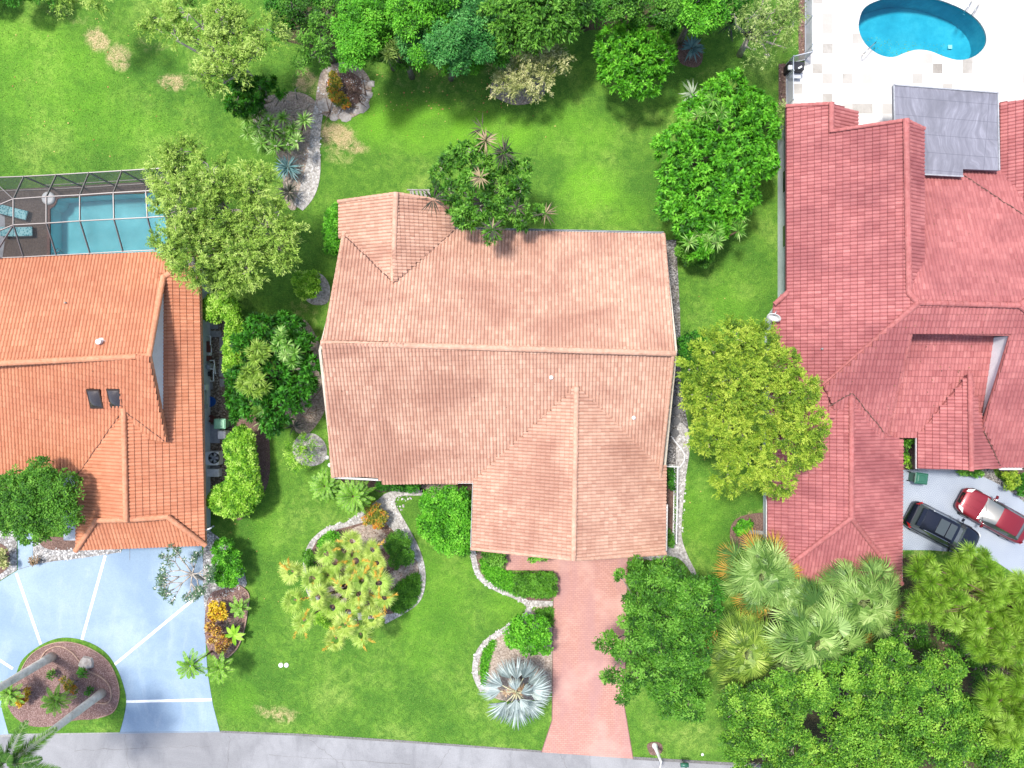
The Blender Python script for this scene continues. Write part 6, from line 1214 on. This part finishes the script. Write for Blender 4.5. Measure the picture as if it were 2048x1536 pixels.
# pool handrails and ladder
def rail(label, pts, z=.06, r=.022, name="pool_handrail"):
    mb = MB()
    for p in pts: mb.tube([W(x, y, zz) for x, y, zz in p], r, 6)
    return tag(mb.build(name, M['steel']), label, "handrail")
rail("curved steel handrail at the lower left corner of the screened pool", [[(104, 510, .06), (108, 503, .8), (115, 497, .85), (121, 500, .5), (118, 508, -.2)], [(110, 513, .06), (114, 506, .8), (121, 501, .85), (126, 505, .5)]])
rail("single dark handrail at the left steps of the kidney pool", [[(1724, 111, .06), (1728, 107, .8), (1738, 97, .9), (1752, 84, .5), (1753, 83, -.3)]], r=.03)
ld = thing("pool_ladder", "steel pool ladder at the upper right of the kidney pool", "ladder", W(1935, 30, 0))
for dx in (0, 14):
    MB().tube([W(1944 + dx, 2 + dx * .5, .06), W(1942 + dx, 5 + dx * .5, .8), W(1932 + dx, 19 + dx * .5, .8), W(1928 + dx, 25 + dx * .5, .2), W(1928 + dx, 25 + dx * .5, -.8)], .03, 6).build("rail", M['steel'], ld)
MB().box(W(1934, 29, -.25), (.5, .16, .04), -.4).build("step", M['pvc'], ld); MB().box(W(1932, 32, -.55), (.5, .16, .04), -.4).build("step", M['pvc'], ld)
MB().box(W(1900, 94, -1.4), (.25, .25, .06)).build("pool_drain_cover", M['pvc'])
tag(COL.objects["pool_drain_cover"], "small white spot on the floor of the kidney pool", "drain cover")
# white picket pool fence
def railing(name, label, pts, h, mt, post=.05, gap=.12, dims=(.03, .03), every=1.8, cat="fence", grp=None, rails=(.97, .12)):
    P = [W(x, y, 0) for x, y in pts]; t = thing(name, label, cat, P[0], grp); rl_ = MB(); pk = MB()
    for a, b in zip(P[:-1], P[1:]):
        d = b - a; L = d.length; rz = math.atan2(d.y, d.x)
        for f in rails: rl_.box((a + b) / 2 + Vector((0, 0, h * f)), (L, .05, .05), rz)
        n = int(L / gap)
        for i in range(n): pk.box(a.lerp(b, (i + .5) / n) + Vector((0, 0, h * .5)), (dims[0], dims[1], h * .9), rz)
        for i in range(int(L / every) + 1): MB().box(a.lerp(b, min(1, i * every / L)) + Vector((0, 0, h * .52)), (post, post, h * 1.04), rz).build("post", mt, t)
    MB().box(P[-1] + Vector((0, 0, h * .52)), (post, post, h * 1.04)).build("post", mt, t)
    rl_.build("rails", mt, t); pk.build("pickets", mt, t); return t
M['fencepaint'] = mat("fence_paint", (.42, .44, .47), .45, .1)
railing("pool_fence", "grey picket fence along the upper left edge of the white pool deck", [(1609, -60), (1609, 118)], 1.25, M['fencepaint'], .06, .1)
railing("pool_fence", "grey picket fence along the deck edge beside the red roof corner", [(1572, 214), (1572, 130), (1609, 121)], 1.25, M['fencepaint'], .06, .1)
railing("side_railing", "low white railing beside the front wing of the pink house", [(1322, 929), (1348, 930), (1345, 1078)], 1.1, M['pvc'], .07, .16)
# grill and folded table behind the fence corner
gl = thing("barbecue_grill", "dark barbecue with white lids standing in the corner of the pool fence", "grill", W(1590, 137, 0))
MB().box(W(1588, 137, .5), (1.0, .55, .85), -.05, 1, .05).build("cabinet", M['darkalu'], gl); MB().box(W(1581, 135, 1.0), (.32, .3, .12), 0, 1, .04).build("lid", M['pvc'], gl); MB().box(W(1600, 135, .98), (.25, .1, .08), .5).build("side_shelf", M['pvc'], gl)
tag(MB().box(W(1590, 150, .4), (.75, .42, .06), -.05).box(W(1583, 147, .2), (.05, .3, .4)).box(W(1598, 148, .2), (.05, .3, .4)).build("side_table", M['fencepaint']), "small pale side table just below the barbecue", "table")
# outdoor equipment west of the pink house fence and satellite dish
dsh = thing("satellite_dish", "white oval satellite dish on the left eave of the red roof", "satellite dish", W(1549, 632, 2.8))
cD = W(1549, 632, 3.25); ax = Vector((-.35, -.75, .45)).normalized(); q_ = ax.to_track_quat('Z', 'Y').to_matrix()
mb = MB(); vs = []; 
for i, (r, z) in enumerate(((.02, 0), (.16, .02), (.30, .06), (.42, .12))):
    for k in range(20): w = 2 * math.pi * k / 20; vs.append(cD + q_ @ Vector((r * math.cos(w), r * .85 * math.sin(w), z)))
mb.add(vs, [(i * 20 + k, i * 20 + (k + 1) % 20, (i + 1) * 20 + (k + 1) % 20, (i + 1) * 20 + k) for i in range(3) for k in range(20)], True); o = mb.build("dish", M['pvc'], dsh); m_ = o.modifiers.new("th", 'SOLIDIFY'); m_.thickness = .02
MB().tube([cD, cD - ax * .2, W(1553, 622, 2.85)], .03, 6).build("mount", M['pvc'], dsh); MB().tube([cD - q_ @ Vector((0, .3, 0)), cD + ax * .45], .015, 5).build("feed_arm", M['pvc'], dsh)
tag(MB().poly([W(1538, 634, 0), W(1545, 634, 0), W(1545, 700, 0), W(1538, 700, 0)], 0, 1.9).build("garden_wall", M['wallwhite']), "short white wall beside the red house below the satellite dish", "wall")
ep = thing("pool_equipment", "black pool pump with white pipe beside the pale wall of the red house", "pump", W(1548, 326, 0))
MB().box(W(1547, 326, .3), (.55, .65, .55), 0, 1, .06).build("housing", M['black'], ep); MB().tube([W(1552, 312, .5), W(1555, 312, .9), W(1555, 334, .9), W(1542, 336, .7)], .03, 6).build("pipe", M['pvc'], ep); MB().lathe(W(1544, 326, .58), [(.15, 0), (.15, .1), (.1, .14), (.01, .14)], 12).build("cap", M['greybox'], ep)
# bench behind the main house
bn = thing("slatted_bench", "grey slatted timber bench behind the pink roof, half under the umbrella tree", "bench", W(838, 387, 0))
for k in range(5): MB().box(W(826 + k * 8, 388, .62), (.14, .62, .04), .25).build("slat", M['wood'], bn)
MB().box(W(838, 380, .66), (1.5, .07, .09), -.02).box(W(838, 398, .5), (1.5, .07, .09), -.02).box(W(821, 389, .56), (.07, .6, .09)).build("frame", M['wood'], bn)
for x in (822, 855): MB().box(W(x, 382, .3), (.08, .08, .6)).build("leg", M['wood'], bn)
# garden hose / pipe ring by the railing
tag(MB().tube([W(x, y, .06) for x, y in cr([(1342, 872), (1352, 885), (1362, 897), (1369, 910), (1368, 922), (1362, 931), (1357, 938)], 5, False)], .045, 6).build("garden_edging", M['trim']), "curved cream edging pipe in the gravel above the white railing", "edging")
# side yard equipment of the left house
ac = thing("air_conditioner", "square white air conditioning unit with a black fan beside the orange roof", "air conditioner", W(428, 916, 0))
MB().box(W(428, 916, .42), (.86, .86, .78), 0, 1, .06).build("housing", M['pvc'], ac); MB().lathe(W(428, 916, .80), [(.36, 0), (.36, .02), (.02, .02)], 24).build("fan_opening", M['black'], ac)
g_ = MB(); 
for k in range(5): a = k * 1.2566; g_.tube([W(428, 916, .84), W(428, 916, .84) + Vector((math.cos(a) * .3, math.sin(a) * .3, 0))], [.04, .11], 6)
g_.lathe(W(428, 916, .83), [(.09, 0), (.09, .04), (.01, .05)], 12); g_.build("fan", M['greybox'], ac)
tag(MB().box(W(428, 945, .25), (.85, .5, .5), 0, 1, .04).build("utility_box", M['trim']), "beige utility box below the air conditioning unit", "utility box")
for i, (y, l) in enumerate(((688, "uppermost dark red storage tub by the left house pipework"), (699, "second dark red storage tub, touching the uppermost one"), (717, "dark red storage tub below the white canister"))):
    o = thing("storage_tub", l, "tub", W(412, y, 0), "dark red tubs beside the left house"); MB().box(W(412, y, .3), (.55, .32, .55), 0, 1.0, .06).build("body", M['browntub'], o); MB().box(W(412, y, .6), (.58, .35, .06), 0, 1, .02).build("lid", M['browntub'], o)
o = thing("canister", "white horizontal canister between the dark red tubs", "canister", W(414, 708, 0)); MB().tube([W(406, 708, .35), W(408, 708, .35), W(421, 708, .35), W(423, 708, .35)], [.08, .15, .15, .08], 12).build("tank", M['pvc'], o); MB().box(W(414, 708, .1), (.4, .2, .2)).build("stand", M['black'], o)
pe = thing("pool_equipment", "white pool pipework with a black pump beside the left house wall", "pump", W(425, 735, 0))
mb = MB()
for p in ([(416, 672, .1), (416, 672, .7), (421, 672, .7), (421, 690, .7), (424, 690, .6)], [(422, 692, .5), (423, 705, .5)], [(420, 721, .2), (420, 721, .8), (428, 721, .85), (429, 728, .8), (427, 745, .7), (427, 762, .6), (421, 762, .5), (420, 755, .3)], [(416, 728, .3), (416, 736, .6), (421, 738, .6), (427, 738, .6)], [(430, 732, .3), (431, 748, .5)]): mb.tube([W(*q) for q in p], .04, 6)
mb.build("pipe", M['pvc'], pe); MB().lathe(W(424, 733, 0), [(.2, 0), (.22, .5), (.18, .7), (.02, .78)], 14).build("filter_tank", M['greybox'], pe); MB().tube([W(406, 747, .3), W(421, 748, .3)], [.14, .16], 12).build("pump_motor", M['black'], pe); MB().lathe(W(410, 747, .42), [(.12, 0), (.12, .06), (.01, .07)], 12).build("cap", M['pvc'], pe)
tag(MB().lathe(W(423, 803, 0), [(.30, .02), (.33, .2), (.30, .2), (.27, .05), (.01, .05)], 18).build("paddling_tub", M['blue']), "round blue tub on the brown side-yard gravel", "tub")
tag(MB().lathe(W(426, 837, 0), [(.18, 0), (.24, .28), (.21, .28), (.19, .1), (.01, .1)], 14).build("flower_pot", M['browntub']), "round rust red pot below the blue tub", "pot")
wc = thing("wall_conduit", "grey meter boxes and pipes on the left house wall above the blue tub", "meter box", W(411, 790, 1)); MB().box(W(411.5, 775, 1.3), (.15, .35, .5)).build("meter_box", M['pvc'], wc); MB().tube([W(412, 782, .2), W(412, 782, 1.6), W(412, 800, 1.6), W(412, 822, .4)], .03, 6).build("pipe", M['greybox'], wc); MB().box(W(411.5, 812, 1.2), (.12, .3, .4)).build("meter_box", M['greybox'], wc)
def bin_(label, px, py, ang, mt, sc=1.0, lidcol=None):
    t = thing("wheeled_bin", label, "bin", W(px, py, 0), None, math.radians(ang)); Mt = pmat(t); a = math.radians(ang)
    mb = MB(); b0, b1, hh = (.24 * sc, .28 * sc), (.31 * sc, .36 * sc), 1.0
    vs = [Mt @ Vector((x * b0[0], y * b0[1], .06)) for x, y in ((-1, -1), (1, -1), (1, 1), (-1, 1))] + [Mt @ Vector((x * b1[0], y * b1[1], hh)) for x, y in ((-1, -1), (1, -1), (1, 1), (-1, 1))]
    mb.add(vs, [(3, 2, 1, 0), (4, 5, 6, 7), (0, 1, 5, 4), (1, 2, 6, 5), (2, 3, 7, 6), (3, 0, 4, 7)]); mb.build("body", mt, t, .03)
    MB().box(Mt @ Vector((0, .0, 1.03)), (.68 * sc, .78 * sc, .07), a, .85, .03).box(Mt @ Vector((0, .0, 1.075)), (.42 * sc, .5 * sc, .03), a, .8, .015).build("lid", lidcol or mt, t)
    MB().tube([Mt @ Vector((-.25, -.42 * sc, 1.0)), Mt @ Vector((.25, -.42 * sc, 1.0))], .02, 6).build("handle", M['black'], t)
    for x in (-.28, .28): MB().tube([Mt @ Vector((x - .03, -.3, .1)), Mt @ Vector((x + .03, -.3, .1))], .1, 12).build("wheel", M['black'], t)
bin_("dark green wheeled bin beside the red roof wing at the top of the right driveway", 1825, 953, -97, M['greenbin'], 1.05)
bin_("pale green wheeled bin at the top end of the hook-shaped hedge", 452, 846, 90, M['palegreen'], .95)
tag(MB().box(W(447, 869, .35), (.5, .55, .7), 0, 1, .05).build("storage_box", M['trim']), "white storage box between the pale green bin and the hedge", "box")
# island rock, utility covers, puck lights
rk = MB(); r_ = random.Random(3); c = W(174, 1325, .08); ring = [c + Vector((math.cos(a) * .55 * r_.uniform(.75, 1.1), math.sin(a) * .48 * r_.uniform(.8, 1.1), 0)) for a in [k * .7 for k in range(9)]]
rk.add([tuple(p) for p in ring] + [tuple(c + (p - c) * .85 + Vector((0, 0, .16))) for p in ring], [(k, (k + 1) % 9, 9 + (k + 1) % 9, 9 + k) for k in range(9)] + [tuple(range(9, 18))])
tag(rk.build("flat_rock", M['rock']), "flat pale rock set in the mulch of the driveway island", "rock")
rk = MB()
for x, y, r in ((652, 208, .55), (690, 232, .42), (725, 214, .45), (735, 190, .4), (668, 235, .3), (712, 222, .3), (742, 168, .3), (660, 140, .25)):
    c = W(x, y, .02); n = 9; rg2 = [c + Vector((math.cos(k * .698) * r * r_.uniform(.7, 1.2), math.sin(k * .698) * r * r_.uniform(.6, 1.0), 0)) for k in range(n)]
    o = MB().add([tuple(p) for p in rg2] + [tuple(c + (p - c) * .7 + Vector((0, 0, r * .28))) for p in rg2] + [tuple(c + Vector((0, 0, r * .34)))], [(k, (k + 1) % n, n + (k + 1) % n, n + k) for k in range(n)] + [(n + k, n + (k + 1) % n, 2 * n) for k in range(n)], True).build("boulder", M['rock'])
    tag(o, {652: "pale flat boulder where the path meets the round bed", 690: "wide pale boulder at the bottom rim of the round bed", 725: "rounded boulder at the lower right rim of the round bed", 735: "boulder at the right rim of the round bed", 668: "small boulder at the lower left rim of the round bed", 712: "small boulder between the two lower boulders", 742: "small boulder at the upper right rim of the round bed", 660: "small stone at the upper left rim of the round bed"}[x], "boulder", "boulders around the round stone bed")
for i, (x, y, l) in enumerate(((562, 1330, "left one of the two small ring covers in the front lawn"), (573, 1330, "right one of the two small ring covers in the front lawn"))):
    tag(MB().lathe(W(x, y, .0), [(.15, .0), (.15, .05), (.09, .05), (.08, .02), (.01, .02)], 14).build("valve_cover", M['trim']), l, "valve cover", "ring covers in the front lawn")
for x, y, l in ((654, 915, "round pale stepping stone by the left eave of the pink house, upper of two"), (660, 930, "round pale stepping stone by the left eave of the pink house, lower of two")):
    tag(MB().lathe(W(x, y, .0), [(.14, .0), (.14, .04), (.01, .05)], 14).build("stepping_stone", M['trim']), l, "stepping stone", "two pale round stones by the left eave")
tag(MB().lathe(W(1405, 1509, .0), [(.09, .0), (.09, .03), (.01, .04)], 12).build("marker", M['pvc']), "tiny white marker disc in the lawn right of the street lamp", "marker")
tag(MB().lathe(W(355, 80, .0), [(.12, .0), (.14, .12), (.08, .15), (.01, .16)], 12).build("garden_ornament", M['rock']), "small round pale garden ornament by the top left lawn tree", "ornament")
# street lamp
lp = thing("street_lamp", "white lamp post with a flat head on a round mulch ring beside the road", "street lamp", W(1309, 1490, 0))
b = W(1309, 1490, 0); MB().lathe(b, [(.17, .05), (.17, .2), (.12, .26), (.085, 1.6), (.07, 2.05), (.01, 2.1)], 14).build("post", M['pvc'], lp)
MB().tube([b + Vector((0, 0, 2.0)), b + Vector((-.05, -.15, 2.15)), b + Vector((-.12, -.45, 2.18))], .035, 8).build("arm", M['pvc'], lp)
MB().box(b + Vector((-.16, -.62, 2.18)), (.24, .5, .1), 0, .8, .04).build("lamp_head", M['pvc'], lp)
# mailbox at the bottom road edge
mbx = thing("mailbox", "dark green mailbox at the road edge left of the oaks", "mailbox", W(1369, 1530, 0)); MB().box(W(1369, 1530, .5), (.1, .1, 1.0)).build("post", M['wood'], mbx)
c = W(1369, 1530, 1.1); MB().tube([c + Vector((-.25, 0, 0)), c + Vector((.25, 0, 0))], .13, 12).build("box", M['greenbin'], mbx)
# ---------------------------------------------------------------- cars
def carpaint(name, col, rough=.25):
    m = mat(name, col, rough, .35); b = m.node_tree.nodes["Principled BSDF"]; b.inputs["Coat Weight"].default_value = .35; b.inputs["Coat Roughness"].default_value = .12; return m
M['redpaint'] = carpaint("dark_red_car_paint", (.20, .012, .020), .38); M['blackpaint'] = carpaint("black_car_paint", (.008, .010, .020), .25)
M['carglass'] = mat("car_glass", (.045, .055, .055), .05, spec=.9); M['headlamp'] = mat("headlamp_glass", (.55, .55, .53), .12, spec=.8); M['tail'] = mat("tail_lamp", (.30, .01, .01), .2, spec=.7)
M['rubber'] = mat("tyre_rubber", (.018, .018, .018), .85); M['alloy'] = mat("wheel_alloy", (.45, .45, .46), .3, .8); M['chrome'] = mat("chrome_trim", (.6, .6, .6), .15, 1.0)
M['reflectionglass'] = mat("windscreen_painted_reflection", (.08, .095, .10), .10, spec=.9)  # paler than car_glass: sky reflection on the windscreen put into the base colour
def car(name, label, px, py, ang, L, Wc, Hc, paint, belt, suv, ws_mat):
    t = thing(name, label, "car", W(px, py, 0.03), None, math.radians(ang)); Mt = pmat(t); hl, hw = L / 2, Wc / 2
    # body: lofted half sections along the length (x forward)
    st = [(-1.0, .62, .50, .62), (-.985, .80, .34, .78), (-.95, .90, .27, .92), (-.88, .965, .24, belt), (-.70, .99, .22, belt + .02), (-.4, 1.0, .2, belt + .0), (0, 1.0, .2, belt - .01), (.3, .995, .2, belt - .02), (.50, .985, .2, belt - .04), (.66, .965, .22, belt - .08), (.80, .93, .24, belt - .14), (.90, .85, .27, belt - .20), (.96, .74, .30, belt - .28), (.99, .62, .38, belt - .38), (1.0, .50, .46, belt - .46)]
    sec = []
    for (x, w, zb, zt) in st:
        zt = max(zt, zb + .06); h = zt - zb; hood = .045 * (1 if .45 < x < .97 else .6)
        half = [(0, zb), (.86 * w, zb), (.97 * w, zb + h * .12), (1.0 * w, zb + h * .45), (.985 * w, zb + h * .72), (.93 * w, zb + h * .93), (.80 * w, zt), (.45 * w, zt + hood * .7), (0, zt + hood)]
        ring = [(y * hw, z) for y, z in half] + [(-y * hw, z) for y, z in half[-2:0:-1]]
        sec.append([Mt @ Vector((x * hl, y, z)) for y, z in ring])
    n = len(sec[0]); mb = MB(); mb.add([p for s_ in sec for p in s_], [(i * n + k, (i + 1) * n + k, (i + 1) * n + (k + 1) % n, i * n + (k + 1) % n) for i in range(len(sec) - 1) for k in range(n)] + [tuple(range(n)), tuple((len(sec) - 1) * n + k for k in reversed(range(n)))], True)
    mb.build("body", paint, t, subsurf=1)
    # greenhouse
    if suv: gs = [(-.93, belt, .80, .86), (-.90, belt + .12, .78, .86), (-.80, Hc - .09, .70, .88), (-.55, Hc - .01, .70, .90), (-.2, Hc, .71, .90), (.08, Hc - .03, .70, .90), (.16, Hc - .08, .68, .90), (.40, belt + .10, .74, .90), (.47, belt - .02, .80, .88)]; WS = (6, 8); RW = (0, 2); SW = (1, 7)
    else: gs = [(-.80, belt, .72, .84), (-.77, belt + .05, .70, .84), (-.60, Hc - .10, .64, .86), (-.42, Hc - .02, .645, .87), (-.2, Hc, .65, .88), (-.05, Hc - .02, .65, .88), (.03, Hc - .07, .63, .88), (.36, belt + .06, .72, .88), (.43, belt - .03, .78, .86)]; WS = (6, 8); RW = (0, 2); SW = (1, 7)
    prof = []
    for (x, zc, wt, wb) in gs:
        zb = min(belt - .03, zc - .01) ; a = (wb * hw, zb); b_ = (wt * hw + .03, zc - .07 if zc - zb > .12 else zb + (zc - zb) * .7); c_ = (wt * hw * .93, zc - .015); d_ = (wt * hw * .55, zc + .005)
        prof.append([Mt @ Vector((x * hl, y, z)) for y, z in (a, ((a[0] * .45 + b_[0] * .55), (a[1] * .45 + b_[1] * .55)), b_, c_, d_, (0, zc + .02), (-d_[0], d_[1]), (-c_[0], c_[1]), (-b_[0], b_[1]), (-(a[0] * .45 + b_[0] * .55), (a[1] * .45 + b_[1] * .55)), (-a[0], a[1]))])
    parts = {k: MB() for k in ("roof", "windscreen", "rear_window", "side_window_l", "side_window_r")}
    for i in range(len(gs) - 1):
        for k in range(10):
            f = [prof[i][k], prof[i + 1][k], prof[i + 1][k + 1], prof[i][k + 1]]; side = k in (0, 1, 8, 9); top_ = 2 < k < 7
            if side and SW[0] <= i < SW[1]: key = "side_window_l" if k < 5 else "side_window_r"
            elif WS[0] <= i < WS[1] and 2 <= k <= 7: key = "windscreen"
            elif RW[0] <= i < RW[1] and 2 <= k <= 7: key = "rear_window"
            else: key = "roof"
            parts[key].add(f, [(0, 1, 2, 3)], False)
    for k, mm in (("roof", paint), ("windscreen", ws_mat), ("rear_window", M['carglass']), ("side_window_l", M['carglass']), ("side_window_r", M['carglass'])):
        o = parts[k].build("side_window" if k.startswith("side") else k, mm, t)
        import bmesh
        bm = bmesh.new(); bm.from_mesh(o.data); bmesh.ops.remove_doubles(bm, verts=bm.verts, dist=.0005); bmesh.ops.recalc_face_normals(bm, faces=bm.faces); bm.to_mesh(o.data); bm.free()
        o.data.polygons.foreach_set("use_smooth", [True] * len(o.data.polygons))
        if k == "roof": m_ = o.modifiers.new("sub", 'SUBSURF'); m_.levels = m_.render_levels = 1
    for sy in (-1, 1):
        for x in (.62, -.60):
            c = Mt @ Vector((x * hl, sy * (hw - .10), .33)); ax = (Mt.to_3x3() @ Vector((0, 1, 0))); wh = MB().tube([c - ax * .11, c - ax * .10, c + ax * .10, c + ax * .11], [.28, .335, .335, .28], 22).build("wheel", M['rubber'], t)
            MB().tube([c + ax * sy * .09, c + ax * sy * .125], [.22, .19], 16).build("rim", M['alloy'], wh)
        a = math.radians(ang)
        # lamps hug the corners
        def patch(nm, mt_, pts): MB().add([Mt @ Vector((x * hl, sy * y * hw, z)) for x, y, z in pts], [(0, 1, 2, 3), (3, 2, 1, 0)]).build(nm, mt_, t)
        zt = belt
        patch("headlight", M['headlamp'], [(.80, .93, zt - .135), (.945, .72, zt - .215), (.965, .52, zt - .27), (.86, .60, zt - .115)] if not suv else [(.80, .935, zt - .13), (.94, .76, zt - .21), (.965, .60, zt - .265), (.84, .78, zt - .115)])
        patch("tail_light", M['tail'], [(-.90, .97, zt - .08), (-.995, .66, zt - .22), (-.955, .70, zt + .01), (-.87, .90, zt + .015)])
        mr = Mt @ Vector(((.27 if suv else .24) * hl, sy * (hw + .10), belt + .05)); MB().box(mr, (.13, .24, .15), a - sy * .15, .85, .04).build("mirror", paint, t)
        MB().box(Mt @ Vector(((.31 if suv else .27) * hl, sy * hw * .90, belt + .0)), (.06, .16, .05), a).build("mirror_arm", paint, t)
        MB().tube([Mt @ Vector((x * hl, sy * hw * (w_ + .035), z)) for x, w_, z in ((-.86 if suv else -.72, .78, belt + .03), (-.5, .86, belt + .02), (0, .88, belt), (.38, .85, belt - .0))], .012, 5).build("window_trim", M['chrome'], t)
        MB().box(Mt @ Vector((-.02 * hl, sy * (hw - .002), belt * .78)), (L * .008, .012, .45), a).build("door_gap", M['black'], t)
        if suv: MB().tube([Mt @ Vector((x * hl, sy * hw * .70, z)) for x, z in ((-.72, Hc - .03), (-.66, Hc + .06), (-.1, Hc + .07), (.06, Hc - .0))], .02, 6).build("roof_rail", M['chrome'], t)
    for yy in (-.28, .28): MB().tube([Mt @ Vector((x * hl, yy * hw * 1.1, z)) for x, z in ((.50, belt - .0), (.70, belt - .055), (.86, belt - .13))], .008, 4).build("hood_crease", paint, t)
    MB().add([Mt @ Vector(p) for p in ((hl * .955, -hw * .42, belt - .235), (hl * .955, hw * .42, belt - .235), (hl * 1.006, hw * .36, belt - .42), (hl * 1.006, -hw * .36, belt - .42))], [(0, 1, 2, 3), (3, 2, 1, 0)]).build("grille", M['chrome'], t)
    if suv:
        for x0_, x1_ in ((-.42, -.16), (-.13, .06)): MB().box(Mt @ Vector(((x0_ + x1_) / 2 * hl, 0, Hc + .028)), ((x1_ - x0_) * hl, hw * 1.0, .02), math.radians(ang), 1, .008).build("sunroof", M['carglass'], t)
        MB().box(Mt @ Vector((-.86 * hl, 0, Hc - .10)), (.28, hw * 1.25, .04), math.radians(ang), 1, .015).build("spoiler", paint, t)
    # wipers
    for yy in (-.3, .25): MB().tube([Mt @ Vector((.445 * hl if suv else .405 * hl, yy * hw, belt + .01)), Mt @ Vector(((.38 if suv else .33) * hl, (yy + .45) * hw, belt + .13))], .012, 4).build("wiper", M['black'], t)
    return t
# photo: the black car noses down-right, the red one noses up-left
car("parked_car", "dark red saloon parked nose to the house on the stamped driveway", 1973.5, 1026.5, 151, 4.75, 1.86, 1.44, M['redpaint'], .98, False, M['reflectionglass'])
car("parked_car", "black estate car with glass sunroof parked half behind the red roof wing", 1873, 1054, -27, 4.75, 1.90, 1.66, M['blackpaint'], 1.05, True, M['carglass'])
